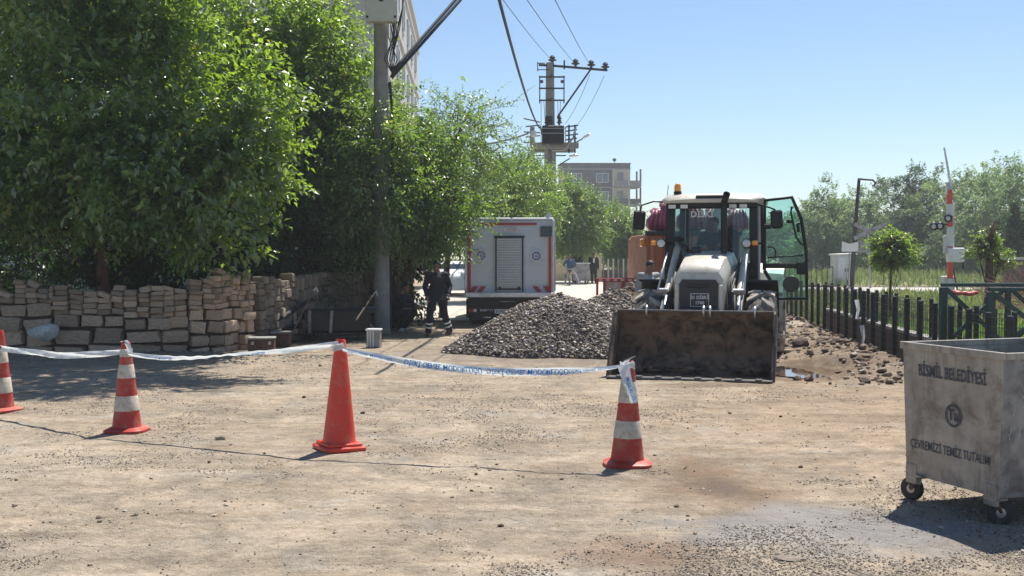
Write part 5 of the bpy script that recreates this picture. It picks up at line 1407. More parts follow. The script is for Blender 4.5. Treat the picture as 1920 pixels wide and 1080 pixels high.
# shutter
sx0, sx1, sz0, sz1 = tx(930), tx(980), tz(547), tz(444)
m = MB()
for x in (sx0, sx1): m.box((x, -.02, (sz0 + sz1) / 2), (.035, .05, sz1 - sz0))
m.box(((sx0 + sx1) / 2, -.02, sz1), (sx1 - sx0 + .1, .05, .05)); sh = m.build('shutter_frame', MT['darkmetal'], body)
ns = 22; dz = (sz1 - .03 - sz0) / ns
shm = M('shutter_slat_paint', (0.52, 0.54, 0.55), 0.4, 0.2, var=0.06, bump=0.03, dirt=(.4, .38, .34), dirt_amt=.2)
m = MB(); m.prism([(-.012, -dz * .48), (-.026, -dz * .2), (-.026, dz * .2), (-.012, dz * .48), (0.0, dz * .48), (0.0, -dz * .48)], -(sx1 - sx0) / 2 + .02, (sx1 - sx0) / 2 - .02, 'x')
o0 = m.build('shutter_slat', shm, sh); 
for k in range(ns):
    o = o0 if k == 0 else o0.copy()
    if k: COL.objects.link(o); o.parent = sh
    o.location = ((sx0 + sx1) / 2, -.003, sz0 + dz * (k + .5))
m = MB(); m.box(((sx0 + sx1) / 2, -.05, sz0 + .07), (.62, .03, .04), ch=.01); m.box((sx0 + .1, -.06, sz0 + .09), (.06, .05, .09), ch=.01); m.box((sx1 - .1, -.06, sz0 + .09), (.06, .05, .09), ch=.01); m.build('shutter_handle', MT['black'], sh)
# emblems: ring of petals with an inner disc
def emblem(x, z, r):
    m = MB(); m.lathe([(r * 1.28, 0), (0, 0)], 28, c=(x, -.006, z), axis='y'); e = m.build('emblem', MT['platew'], body)
    for k in range(8):
        a = k * math.pi / 4 + .39; m = MB()
        m.lathe([(r * .98, 0), (r * .70, 0)], 5, c=(x, -.009, z), axis='y', a0=a - .33, a1=a + .33); m.build('emblem_petal', MT['blueprint'], e, fixn=False)
    m = MB(); m.lathe([(r * .60, 0), (r * .52, 0)], 24, c=(x, -.009, z), axis='y'); m.box((x, -.009, z - .0), (r * .12, .002, r * .7)); m.box((x, -.009, z - r * .2), (r * .7, .002, r * .1)); m.box((x - r * .22, -.009, z + r * .05), (r * .1, .002, r * .45)); m.box((x + r * .22, -.009, z + r * .05), (r * .1, .002, r * .45)); m.build('emblem_centre', MT['blueprint'], e, fixn=False)
emblem(tx(902), tz(479), .118); emblem(tx(1005.5), tz(480), .118)
m = MB(); m.box((tx(957), -.008, tz(430)), (.34, .016, .07)); mk = m.build('maker_sign', MT['platew'], body)
lettering('KAROSER', .06, MT['redplastic'], mk, (tx(959), -.018, tz(430)), bold=.001)
m = MB(); m.box((tx(957), -.05, tz(413)), (.05, .06, .09), ch=.01); m.build('camera_box', MT['white'], body)
for px_, lean in ((881.5, 1), (896, 1), (1004, -1), (1023, -1)):
    x = tx(px_ + 5); h_ = .15; 
    m = MB(); q = [(x - .10, -h_ / 2), (x + .03, -h_ / 2), (x + .15, h_ / 2), (x + .02, h_ / 2)] if lean > 0 else [(x + .10, -h_ / 2), (x - .03, -h_ / 2), (x - .15, h_ / 2), (x - .02, h_ / 2)]
    z0 = tz(542); m.prism([(a, b + z0) for a, b in q], -.012, -.003, 'y'); m.build('warning_stripe', MT['redplastic'] if True else MT['red'], body)
m = MB(); m.box((0, -.10, tz(552.5)), (2.30, .26, .125), ch=.015); m.build('step_bumper', MT['alu'], tk)
m = MB(); m.box((0, .15, tz(570)), (2.2, .22, .42), ch=.02); m.box((0, .1, tz(592)), (2.1, .16, .26), ch=.02); m.box((0, 2.5, .62), (.9, 5, .25)); m.build('under_frame', MT['black'], tk)
m = MB(); m.tube([(tx(938), -.05, tz(563)), (tx(939), -.12, tz(565)), (tx(964), -.12, tz(565)), (tx(965), -.05, tz(563))], .015, 6); m.build('step_handle', MT['steel'], tk)
for px_ in (886, 1025):
    m = MB(); m.box((tx(px_), .02, tz(582)), (.24, .06, .10), ch=.015); tl = m.build('tail_lamp', MT['tail'], tk)
    m = MB(); m.box((tx(px_) + .07, -.012, tz(582)), (.07, .012, .07)); m.build('clear_lens', MT['lens'], tl)
lettering('IVECO', .11, MT['platew'], tk, (tx(912), -.012 + .035, tz(583)), sx=1.1, bold=.003)
m = MB(); m.box((tx(945), .02, tz(584)), (.50, .02, .12)); pp = m.build('number_plate', MT['platew'], tk)
lettering('21 ADR 021', .085, MT['plateb'], pp, (tx(945), .006, tz(584)), bold=.001)
m = MB(); m.box((tx(915), -.01, tz(595)), (.15, .03, .035)); m.box((tx(907), -.01, tz(595)), (.03, .03, .03)); m.build('reflector', MT['platew'], tk)
for s_ in (-1, 1):
    for dx in (0.0, .24):
        wheel(tk, (s_ * (.92 - dx), .9, .37), .37, .20, .20, rim_mat=MT['alu'])
    wheel(tk, (s_ * .88, 4.9, .37), .37, .20, .20, rim_mat=MT['alu'])
    m = MB(); m.box((s_ * .9, .55, .42), (.5, .03, .5)); m.build('mud_flap', MT['rubber'], tk)
m = MB(); m.prism([(3.9, .5), (3.9, 2.25), (4.7, 2.3), (5.5, 1.35), (6.0, 1.15), (6.05, .45)], -.98, .98, 'x'); m.build('cab', MT['white'], tk)
for s_ in (-1, 1):
    m = MB(); m.box((s_ * 1.18, 4.9, 1.55), (.14, .08, .4), ch=.03); m.build('mirror', MT['black'], tk)
m = MB(); m.prism([(tx(1018), ztp + .05), (tx(1034), ztp + .05), (tx(1034), ztp + .12), (tx(1030), ztp + .21), (tx(1022), ztp + .1)], .1, .5, 'y'); m.build('roof_bracket', MT['alu'], tk)
m = MB(); m.tube([(tx(960), .0, ztp + .05), (tx(945), .3, ztp + .07), (tx(970), .4, ztp + .09), (tx(985), .3, ztp + .06)], .012, 5); m.build('roof_cable', MT['cable'], tk)

# ================================================================== orange tipper truck behind the loader
s5 = 80.0; YO = F / s5
def oz(py): return CAMH + (466 - py) / s5
ot = thing('tipper_truck', 'orange tipper truck behind the loader cab loaded with pink wrapped bundles', 'truck', ((1300 - 960) / s5, YO, 0))
W = (1212 - 1300) / s5
m = MB(); m.box((0, 1.8, (oz(440) + .85) / 2 + .0), (2 * abs(W), 3.6, oz(440) - .85), ch=.02); tb = m.build('tipper_body', MT['orange'], ot)
for k in range(7):
    m = MB(); m.box((W + .12 + k * .33, -.05, (oz(440) + .85) / 2), (.09, .10, oz(440) - .9), ch=.015); m.build('body_rib', MT['orange'], tb)
m = MB(); m.box((0, -.03, oz(437)), (2 * abs(W) + .06, .16, .12), ch=.02); m.build('tailgate_rail', MT['darkmetal'], tb)
m = MB(); m.box((0, 2, .70), (.9, 4.5, .3), ch=.02); m.box((0, .1, .55), (2.0, .12, .2)); m.build('chassis', MT['darkmetal'], ot)
for s_ in (-1, 1):
    wheel(ot, (s_ * .85, .9, .48), .48, .28, .26, rim_mat=MT['orange']); wheel(ot, (s_ * .85, 4.6, .48), .48, .28, .26, rim_mat=MT['orange'])
    m = MB(); m.box((s_ * .75, -.07, .9), (.25, .05, .12), ch=.01); m.build('tail_lamp', MT['tail'], ot)
m = MB(); m.box((0, 4.7, 1.5), (2.0, 1.4, 1.7), ch=.1); m.build('cab', MT['orange'], ot)
m = MB(); m.box((-1.15, .35, oz(455)), (.12, .3, .2), ch=.03); m.build('side_lamp', MT['amber'], ot)
rr = random.Random(3)
for k, (px_, py_, w_, h_) in enumerate(((1238, 412, .52, .72), (1252, 395, .36, .5), (1300, 405, .62, .62), (1345, 410, .55, .55), (1385, 412, .5, .5))):
    x = (px_ - 1300) / s5; z0 = oz(438) + .06
    m = MB(); h2 = max(.3, oz(py_ - 22) - z0)
    m.box((x, .5, z0 + h2 * .36), (w_ * .98, .7, h2 * .72), ch=.10); m.box((x + .03, .5, z0 + h2 * .82), (w_ * .75, .55, h2 * .36), ch=.09, rot=(.1, .12, .1))
    for j in range(5): m.tube([(x - w_ * .45 + w_ * .22 * j, .13, z0 + .05), (x - w_ * .40 + w_ * .2 * j, .12, z0 + h2 * .5), (x - w_ * .25 + w_ * .13 * j, .18, z0 + h2 * .9)], .045, 7)
    tag(m.build('wrapped_bundle', MT['pink'], smooth=True), ['pink wrapped bundle at the left corner of the orange truck bed', 'small pink bundle standing tallest behind the left mirror', 'shiny pink wrapped bundle seen through the left of the windscreen', 'pink wrapped bundle hidden behind the driver', 'pink wrapped bundle at the right of the orange truck bed'][k], 'bundle', 'pink wrapped bundles on the orange truck')
    o = bpy.context.scene.collection.objects[-1]; o.location = ((1300 - 960) / s5, YO, 0)

# parked car far down the lane, mostly hidden by the truck
s6 = 44.0
cr = thing('parked_car', 'white parked car with black alloy wheels half hidden left of the box truck', 'car', ((846 - 960) / s6, F / s6, 0), R(4))
secs = []
for y, hw, zt_ in ((-2.0, .70, .75), (-1.8, .84, .98), (-1.2, .86, 1.10), (-.8, .72, 1.42), (.6, .70, 1.45), (1.2, .84, 1.02), (2.1, .74, .80)):
    secs.append([(-hw, y, .28), (-hw * 1.02, y, .7), (-hw * .93, y, zt_ * .85), (-hw * .7, y, zt_), (hw * .7, y, zt_), (hw * .93, y, zt_ * .85), (hw * 1.02, y, .7), (hw, y, .28)])
loft('body', secs, MT['white'], cr)
m = MB(); m.prism([(-.75, 1.36), (.55, 1.38), (1.1, 1.04), (-1.1, 1.08)], -.80, .80, 'x'); m.build('side_glass', MT['winglass'], cr)
m = MB(); m.box((0, -1.02, 1.24), (1.2, .06, .26), rot=(R(-45), 0, 0)); m.build('rear_glass', MT['winglass'], cr)
for s_ in (-1, 1):
    for y in (-1.3, 1.3): wheel(cr, (s_ * .76, y, .31), .31, .2, .21, rim_mat=MT['alu'])
    m = MB(); m.box((s_ * .62, -1.98, .78), (.25, .05, .14), ch=.02); m.build('tail_lamp', MT['tail'], cr)
# ================================================================== traffic cones
def cone(loc, H, stripes, label, rz=0.0, plain=False, tilt=(0, 0)):
    root = thing('traffic_cone', label, 'cone', loc, rz)
    root.rotation_euler = (tilt[0], tilt[1], rz)
    mat = MT['redbright'] if plain else MT['red']
    rb, rt = (.165, .052) if plain else (.155, .045)
    m = MB()
    if plain:
        m.box((0, 0, .025), (.42, .42, .05), ch=.012); m.box((0, 0, .065), (.36, .36, .035), ch=.01)
        z0 = .08
    else:
        # star shaped flexible foot with raised edge
        vs = []; n = 32
        for k in range(n):
            a = 2 * math.pi * k / n; r = .225 * (1 + .17 * abs(math.cos(2 * a)) ** 3) * (1.0 if True else 1); vs.append((r * math.cos(a), r * math.sin(a), 0))
        for k in range(n): x, y, _ = vs[k]; vs.append((x, y, .028))
        for k in range(n): x, y, _ = vs[k]; vs.append((x * .72, y * .72, .055))
        fs = []
        for j in range(2):
            for k in range(n): a = j * n + k; b = j * n + (k + 1) % n; fs.append((a, b, b + n, a + n))
        fs += [tuple(range(2 * n, 3 * n)), tuple(reversed(range(n)))]
        m.add(vs, fs); z0 = .05
    m.build('base', mat, root, smooth=30)
    def rad(z): t = (z - z0) / (H - z0); return rb + (rt - rb) * t
    zs = [z0]
    m = MB(); m.lathe([(rad(z0) * 1.04, z0 - .005), (rad(z0 + .03), z0 + .03)] + [(rad(z0 + (H - z0) * k / 8), z0 + (H - z0) * k / 8) for k in range(1, 8)] + [(rt, H - .015), (rt * .85, H), (rt * .7, H), (rt * .65, H - .05)], 28)
    m.build('body', mat, root, smooth=40)
    for a, b in stripes:
        m = MB(); za, zb_ = a * H, b * H
        m.lathe([(rad(za) + .001, za), (rad(za) + .004, za + .004), (rad(zb_) + .004, zb_ - .004), (rad(zb_) + .001, zb_)], 28); m.build('reflective_band', MT['band'], root, smooth=40)
    return root
c1 = G(2, 770); c2 = G(238, 808); c3 = G(636, 843); c4 = G(1176, 871)
cone((c1.x, c1.y, gh(c1.x, c1.y)), 1.0, [(.23, .42), (.60, .76)], 'red and white striped traffic cone cut by the left edge', .3)
cone((c2.x, c2.y, gh(c2.x, c2.y)), .99, [(.235, .40), (.595, .745), (.83, .87)], 'red and white striped traffic cone standing left, before the stone wall', .78)
cone((c3.x, c3.y, gh(c3.x, c3.y)), 1.10, [], 'plain bright red traffic cone with no bands, in the middle', .5, plain=True, tilt=(0, R(1)))
cone((c4.x, c4.y, gh(c4.x, c4.y)), .97, [(.265, .43), (.60, .80)], 'red and white striped traffic cone right, with tape knotted on its tip', .75, tilt=(0, R(1.2)))
# ------------------------------------------------------------------ barrier tape
def tape_mat():
    m = bpy.data.materials.new('white_barrier_tape'); m.use_nodes = True
    nt = m.node_tree; nt.nodes.clear(); out = nt.nodes.new('ShaderNodeOutputMaterial')
    tc = nt.nodes.new('ShaderNodeTexCoord')
    c = ramp(nt, noise(nt, tc.outputs['Object'], 9, 4), [(0.35, (0.60, 0.66, 0.68)), (0.7, (0.80, 0.83, 0.83))])
    d = nt.nodes.new('ShaderNodeBsdfDiffuse'); t = nt.nodes.new('ShaderNodeBsdfTranslucent'); g = nt.nodes.new('ShaderNodeBsdfGlossy'); g.inputs['Roughness'].default_value = .25
    nt.links.new(c, d.inputs[0]); nt.links.new(c, t.inputs[0])
    a = nt.nodes.new('ShaderNodeMixShader'); a.inputs[0].default_value = .42; nt.links.new(d.outputs[0], a.inputs[1]); nt.links.new(t.outputs[0], a.inputs[2])
    b = nt.nodes.new('ShaderNodeMixShader'); b.inputs[0].default_value = .08; nt.links.new(a.outputs[0], b.inputs[1]); nt.links.new(g.outputs[0], b.inputs[2])
    nt.links.new(b.outputs[0], out.inputs[0]); return m
TM = tape_mat()
def tape(name, pts, widths, rolls, label, texts=(), curl=0.012):
    """pts: 3D polyline (smoothed); rolls: twist of the ribbon in degrees at each point, 0 = upright facing the camera"""
    n = 90; P_ = [Vector(p) for p in pts]; k = len(P_)
    def cr(i, t):
        a, b, c, d = P_[max(0, i - 1)], P_[i], P_[min(k - 1, i + 1)], P_[min(k - 1, i + 2)]
        return 0.5 * ((2 * b) + (c - a) * t + (2 * a - 5 * b + 4 * c - d) * t * t + (-a + 3 * b - 3 * c + d) * t ** 3)
    C = []; W_ = []; Rl = []
    for j in range(n + 1):
        u = j / n * (k - 1); i = min(int(u), k - 2); t = u - i
        C.append(cr(i, t)); st = t * t * (3 - 2 * t)
        W_.append(widths[i] + (widths[i + 1] - widths[i]) * st); Rl.append(R(rolls[i] + (rolls[i + 1] - rolls[i]) * st))
    L = [0]
    for j in range(n): L.append(L[-1] + (C[j + 1] - C[j]).length)
    def frame(j):
        t = (C[min(n, j + 1)] - C[max(0, j - 1)]).normalized(); up = Vector((0, 0, 1)); up = (up - t * up.dot(t)).normalized(); nn = t.cross(up)
        a = Rl[j]; U = up * math.cos(a) + nn * math.sin(a); N = t.cross(U)
        if N.y > 0 and abs(a) < 1.6: N = -N
        return t, U, N
    FR = [frame(j) for j in range(n + 1)]
    def surf(s, v, off=0.0):
        s = max(0, min(L[-1] - 1e-6, s)); j = max(0, min(n - 1, int(np.searchsorted(L, s) - 1))); t = (s - L[j]) / (L[j + 1] - L[j])
        c = C[j].lerp(C[j + 1], t); U = FR[j][1].lerp(FR[j + 1][1], t); N = FR[j][2].lerp(FR[j + 1][2], t); w = W_[j] + (W_[j + 1] - W_[j]) * t
        rip = curl * math.sin(v * 3.0 + s * 5) + .004 * math.sin(s * 31)
        return c + U * (v * w / 2) + N * (rip + off)
    m = MB(); nv = 4; vs = []; fs = []
    for j in range(n + 1):
        for q in range(nv + 1): vs.append(surf(L[j], -1 + 2 * q / nv))
    for j in range(n):
        for q in range(nv): a = j * (nv + 1) + q; fs.append((a, a + 1, a + nv + 2, a + nv + 1))
    m.add(vs, fs)
    o = m.build(name, TM, smooth=True, fixn=False); tag(o, label, 'tape')
    for (s0, txt, size) in texts:
        # the print shows upside down, seen from the back of the ribbon
        lettering(txt, size, MT['bluetape'], o, fn=lambda co, s0=s0: surf(s0 + co.x, -co.y / (0.072 / 2), 0.0035), sx=1.0, bold=.0012, align='LEFT')
    return o, L[-1]
def PT(px, py, a, b, pa, pb):
    """point on the line of depth between two cones"""
    t = (px - pa) / (pb - pa); Y = 1 / ((1 - t) / a + t / b); return P(px, py, Y)
TXT = 'DİSKİ GENEL MÜDÜRLÜĞÜ'
Yc1, Yc2, Yc3, Yc4 = c1.y, c2.y, c3.y, c4.y
q = [PT(x, y, Yc3 - .08, Yc4 - .08, 636, 1176) for x, y in ((642, 655), (700, 667), (760, 678), (850, 690), (950, 697), (1050, 696), (1110, 693), (1168, 688))]
tape('barrier_tape', q, [.045, .06, .072, .075, .075, .07, .05, .03], [0, 5, 0, 0, 0, 0, 15, 30], 'white barrier tape with blue print from the plain cone to the right cone', texts=((.06, TXT, .038), (.66, TXT, .064), (1.50, TXT, .064), (2.30, TXT, .044)))
q = [PT(x, y, Yc1 - .08, Yc2 - .08, 2, 238) for x, y in ((-60, 645), (4, 653), (60, 661), (120, 666), (180, 664), (238, 659))]
tape('barrier_tape', q, [.07, .07, .075, .075, .07, .05], [0, 0, 15, 10, 0, 0], 'crumpled white barrier tape between the two left striped cones', texts=((.3, TXT, .03), (1.0, TXT, .03)), curl=.02)
q = [PT(x, y, Yc2 - .08, Yc3 - .08, 238, 636) for x, y in ((240, 664), (300, 671), (360, 670), (410, 667), (480, 662), (560, 654), (634, 645))]
tape('barrier_tape', q, [.045, .055, .05, .04, .05, .06, .055], [0, 15, 55, 70, 50, 20, 0], 'twisted white barrier tape from the left striped cone to the plain cone', texts=((.25, TXT, .03), (1.5, TXT, .028)))
# wraps and tails on the cones
def wrap(loc, z, r, h, label, turns=1.3):
    m = MB(); n = 36; vs = []; fs = []
    for k in range(n + 1):
        a = -2.2 + turns * 6.283 * k / n; rr_ = r + .004 + .003 * math.sin(k * 1.7); zz_ = z + .012 * math.sin(k * .6)
        for q_ in (-1, 0, 1): vs.append((loc[0] + (rr_ + .003 * q_ * q_) * math.cos(a), loc[1] + (rr_ + .002 * q_) * math.sin(a), loc[2] + zz_ + q_ * h / 2 * (1 + .2 * math.sin(k))))
    for k in range(n):
        for q_ in range(2): a = k * 3 + q_; fs.append((a, a + 1, a + 4, a + 3))
    m.add(vs, fs); return tag(m.build('tape_wrap', TM, smooth=True, fixn=False), label, 'tape')
wrap((c3.x, c3.y, 0), 1.025, .062, .06, 'band of white tape wound round the top of the plain cone')
wrap((c2.x, c2.y, 0), .87, .062, .045, 'white tape wound below the tip of the left striped cone')
wrap((c4.x, c4.y, 0), .925, .062, .05, 'crumpled white tape knotted round the tip of the right cone')
tp_ = [(c4.x - .02, c4.y - .075, .96), (c4.x + .035, c4.y - .10, .99), (c4.x - .035, c4.y - .10, .90), (c4.x - .01, c4.y - .14, .78), (c4.x + .03, c4.y - .145, .66), (c4.x + .055, c4.y - .15, .60)]
def tail(pts, w0, w1, label, txt=None):
    m = MB(); n = len(pts); vs = []
    for i, p in enumerate(pts):
        w = w0 + (w1 - w0) * i / (n - 1); vs += [(p[0] - w / 2, p[1], p[2] - .005), (p[0], p[1] - .012, p[2]), (p[0] + w / 2, p[1] + .004, p[2] + .006)]
    fs = []
    for i in range(n - 1):
        for q_ in range(2): a = 3 * i + q_; fs.append((a, a + 1, a + 4, a + 3))
    m.add(vs, fs); o = tag(m.build('tape_tail', TM, smooth=True, fixn=False), label, 'tape')
    if txt:
        a = Vector(pts[1]); b = Vector(pts[-1]); d = (b - a).normalized(); L_ = (b - a).length; s_ = Vector((1, 0, 0)); s_ = (s_ - d * s_.dot(d)).normalized(); nn = Vector((0, -1, 0))
        lettering(txt, .042, MT['bluetape'], o, fn=lambda co: a + d * (co.x + .03) + s_ * (co.y + .004) + nn * (.022 + .006), align='LEFT', bold=.0012, sx=.9)
    return o
tail([(c4.x - .045, c4.y - .09, .93), (c4.x - .03, c4.y - .115, .85), (c4.x - .005, c4.y - .13, .76), (c4.x + .025, c4.y - .14, .66), (c4.x + .045, c4.y - .15, .595)], .11, .055, 'loose end of tape with blue letters hanging down the right cone', 'MÜDÜRLÜĞÜ')
tail([(c4.x - .05, c4.y - .06, .94), (c4.x + .0, c4.y - .08, .985), (c4.x + .055, c4.y - .06, 1.01)], .06, .04, 'short crumpled flap of tape sticking up from the right cone')
tail([(c2.x - .03, c2.y - .05, .985), (c2.x + .01, c2.y - .07, 1.0), (c2.x + .05, c2.y - .08, .95), (c2.x + .075, c2.y - .09, .87)], .05, .05, 'white tape flap folded over the tip of the left striped cone')

# ================================================================== refuse container on castors
s_v = Vector((0.36, -1.02, 0)).normalized()      # along the lettered face, towards the camera
r_v = Vector((1.02, 0.36, 0)).normalized()
Lc = Vector((3.115, 9.32, 0))
ang = math.atan2(s_v.y, s_v.x)
dm = thing('refuse_container', 'galvanised open refuse container on castors with grey lettering, cut by the right edge', 'container', (Lc.x, Lc.y, 0), ang)
# local: +x along the lettered face (camera-wards), +y to the right/away
FL, FD = 1.10, 1.32
zb0, zt0 = .215, 1.26
th = .012
def shell():
    m = MB(); i0 = .035
    out = [(i0, i0 * .5), (FL - i0, i0 * .5), (FL - i0, FD - i0), (i0, FD - i0)]
    top = [(0, 0), (FL, 0), (FL, FD), (0, FD)]
    return out, top
o_, t_ = shell()
def panel(a0, a1, b0, b1, name, mat):
    """one sheet from bottom edge a0-a1 to top edge b0-b1 with thickness"""
    A = [Vector((*a0, zb0)), Vector((*a1, zb0)), Vector((*b1, zt0 - .05)), Vector((*b0, zt0 - .05))]
    nrm = (A[1] - A[0]).cross(A[3] - A[0]).normalized() * th
    m = MB(); nx, nz = 14, 10; vs = []; fs = []
    rr_ = random.Random(hash(name) % 99)
    for side in (0, 1):
        for j in range(nz + 1):
            for i in range(nx + 1):
                u, v = i / nx, j / nz
                p = A[0].lerp(A[1], u).lerp(A[3].lerp(A[2], u), v)
                d = .007 * math.sin(u * 3.1 * 1.3 + v * 4 + a0[0] * 5) * math.sin(v * math.pi) + .004 * math.sin(u * 9 + v * 7)
                vs.append(p - nrm * side + nrm.normalized() * d * (1 if 0 < i < nx and 0 < j < nz else 0))
    w = nx + 1; off = w * (nz + 1)
    for side in (0, 1):
        for j in range(nz):
            for i in range(nx): a = side * off + j * w + i; fs.append((a, a + 1, a + w + 1, a + w))
    for i in range(nx): fs.append((i, i + 1, off + i + 1, off + i)); a = nz * w + i; fs.append((a, a + 1, off + a + 1, off + a))
    for j in range(nz): a = j * w; fs.append((a, a + w, off + a + w, off + a)); a = j * w + nx; fs.append((a, a + w, off + a + w, off + a))
    m.add(vs, fs); return m.build(name, mat, dm, smooth=30)
fp = panel(o_[0], o_[1], t_[0], t_[1], 'lettered_panel', MT['galv'])
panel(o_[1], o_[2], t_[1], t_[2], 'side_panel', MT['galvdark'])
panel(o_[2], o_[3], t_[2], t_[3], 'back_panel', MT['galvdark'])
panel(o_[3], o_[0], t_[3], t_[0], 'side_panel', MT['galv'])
m = MB(); m.box((FL / 2, FD / 2, zb0 + .01), (FL - .08, FD - .06, .02)); m.build('floor_panel', MT['galvdark'], dm)
# rim: folded edge all round
m = MB()
for (cx, cy, dx, dy) in ((FL / 2, -.006, FL + .04, .028), (FL / 2, FD + .006, FL + .04, .028), (-.006, FD / 2, .028, FD - .02), (FL + .006, FD / 2, .028, FD - .02)):
    m.box((cx, cy, zt0 - .025), (dx, dy, .055 if dx > dy else .05), ch=.004)
m.build('rim', MT['galv'], dm)
for fx_, fy_ in ((.10, .035), (FL - .13, .035), (FL - .13, FD - .09), (.10, FD - .09)):
    m = MB(); m.box((fx_, fy_ - .012, zb0 + .01), (.13, .035, .16), ch=.006); m.box((fx_, fy_ + .03, zb0 - .02), (.13, .10, .02), ch=.004); m.build('corner_foot', MT['galv'], dm)
# lettering follows the slope of the sheet
slope = math.atan2(o_[0][1], zt0 - .05 - zb0)
def on_face(u, z, off):
    v_ = (z - zb0) / (zt0 - .05 - zb0); i0 = o_[0][0]; u_ = (u - i0 * (1 - v_)) / (FL - 2 * i0 * (1 - v_))
    d = .007 * math.sin(u_ * 3.1 * 1.3 + v_ * 4 + i0 * 5) * math.sin(v_ * math.pi) + .004 * math.sin(u_ * 9 + v_ * 7)
    return Vector((u, o_[0][1] * (1 - v_) - max(0, DSG * d) - off, z))
DSG = 1
def face_text(t, cx, z, size, sx, b):
    lettering(t, size, MT['inkgrey'], fp, sx=sx, bold=b, spacing=1.05, fn=lambda co: on_face(cx + co.x, z + co.y, .0055))
face_text('BİSMİL BELEDİYESİ', .56, 1.05, .125, .66, .003)
face_text('ÇEVREMİZİ TEMİZ TUTALIM', .53, .465, .098, .66, .001)
m = MB(); m.lathe([(.088, 0), (.070, 0)], 28); m.v = [on_face(.58 + x, .745 + y, .0055) for x, y, z in m.v]; m.build('emblem_ring', MT['inkgrey'], fp, fixn=False)
face_text('Tu', .58, .745, .12, .85, .003)
rr = random.Random(8)
# chalky scratches on the dark side panel
scr = MB()
for k in range(18):
    y = rr.uniform(.06, .55); z = rr.uniform(.50, 1.0); L_ = rr.uniform(.03, .12); a = rr.uniform(.3, 1.9)
    xx_ = FL - .035 + .035 * (z - zb0) / (zt0 - .05 - zb0)
    scr.tube([(xx_ + .013, y, z), (xx_ + .013, y + L_ * .5 * math.cos(a), z + L_ * .5 * math.sin(a)), (xx_ + .013, y + L_ * math.cos(a + .4), z + L_ * math.sin(a + .4))], .0012, 4)
scr.build('scratches', MT['alu'], dm, kind='stuff')
def castor(x, y, rz):
    m = MB(); m.box((x, y, .225 - .03), (.13, .11, .012), ch=.003); m.cyl((x, y, .225 - .035), (x, y, .225 - .06), .035, 12); c_ = m.build('castor', MT['steel'], dm)
    cz = .095; ox, oy = .035 * math.cos(rz), .035 * math.sin(rz)
    ax = Vector((-math.sin(rz), math.cos(rz), 0))
    m = MB()
    for s_ in (-1, 1):
        a = Vector((x, y, .225 - .05)) + ax * .032 * s_; b = Vector((x + ox, y + oy, cz)) + ax * .036 * s_
        m.tube([a, a.lerp(b, .5) + Vector((0, 0, -.01)), b], [.036, .03, .018], 6, flat=.22)
    m.build('castor_fork', MT['rust'], c_)
    m = MB(); m.lathe([(.035, -.024), (.078, -.026), (.092, -.02), (.097, 0), (.092, .02), (.078, .026), (.035, .024), (.035, -.024)], 26, axis='x'); w_ = m.build('castor_wheel', MT['castor'], c_, smooth=40); w_.location = (x + ox, y + oy, cz); w_.rotation_euler = (0, 0, math.atan2(ax.y, ax.x))
    m = MB(); m.lathe([(0, -.028), (.018, -.03), (.045, -.02), (.075, -.024), (.076, .024), (.045, .02), (.018, .03), (0, .028)], 22, axis='x'); h_ = m.build('castor_hub', MT['steel'], c_, smooth=40); h_.location = w_.location; h_.rotation_euler = w_.rotation_euler
CT = .245
castor(.10, .06, R(200)); castor(FL - .13, .06, R(60)); castor(FL - .13, FD - .1, R(20)); castor(.10, FD - .1, R(100))
m = MB(); m.tube([(.17, .03, .22), (.25, -.02, .20), (.27, -.05, .17)], .011, 6); m.box((.21, -.01, .225), (.1, .03, .012), rot=(0, 0, -.4)); m.build('brake_pedal', MT['steel'], dm)

# ================================================================== fences on the right
fa = thing('fence', 'black post and wire fence nearest the road, behind the container and loader', 'fence', (0, 0, 0))
fy = 33.0; posts = []
yy = 14.2
while yy < 34:
    posts.append(yy); yy += .84
for k, Y in enumerate(posts):
    x = fenceX(Y); m = MB()
    m.box((0, 0, .585), (.075, .055, 1.20), ch=.008); o = m.build('post', MT['fence'], fa); o.location = (x, Y, 0)
for h in [.09 + .115 * k for k in range(10)]:
    m = MB(); m.tube([(fenceX(posts[0]), posts[0], h), (fenceX(posts[-1]), posts[-1], h)], .004, 4); m.build('wire', MT['darkmetal'], fa)
# thin vertical mesh wires, much denser than the posts
m = MB(); Y = posts[0]
while Y < posts[-1]:
    m.tube([(fenceX(Y), Y, .06), (fenceX(Y), Y, 1.13)], .0038, 3, caps=False); Y += .105 
m.build('mesh_wires', MT['fence'], fa, kind='stuff', fixn=False)
m = MB(); m.prism([(-.05, -.05), (.05, -.05), (.05, .06), (-.05, .06)], 0, 1, 'z')
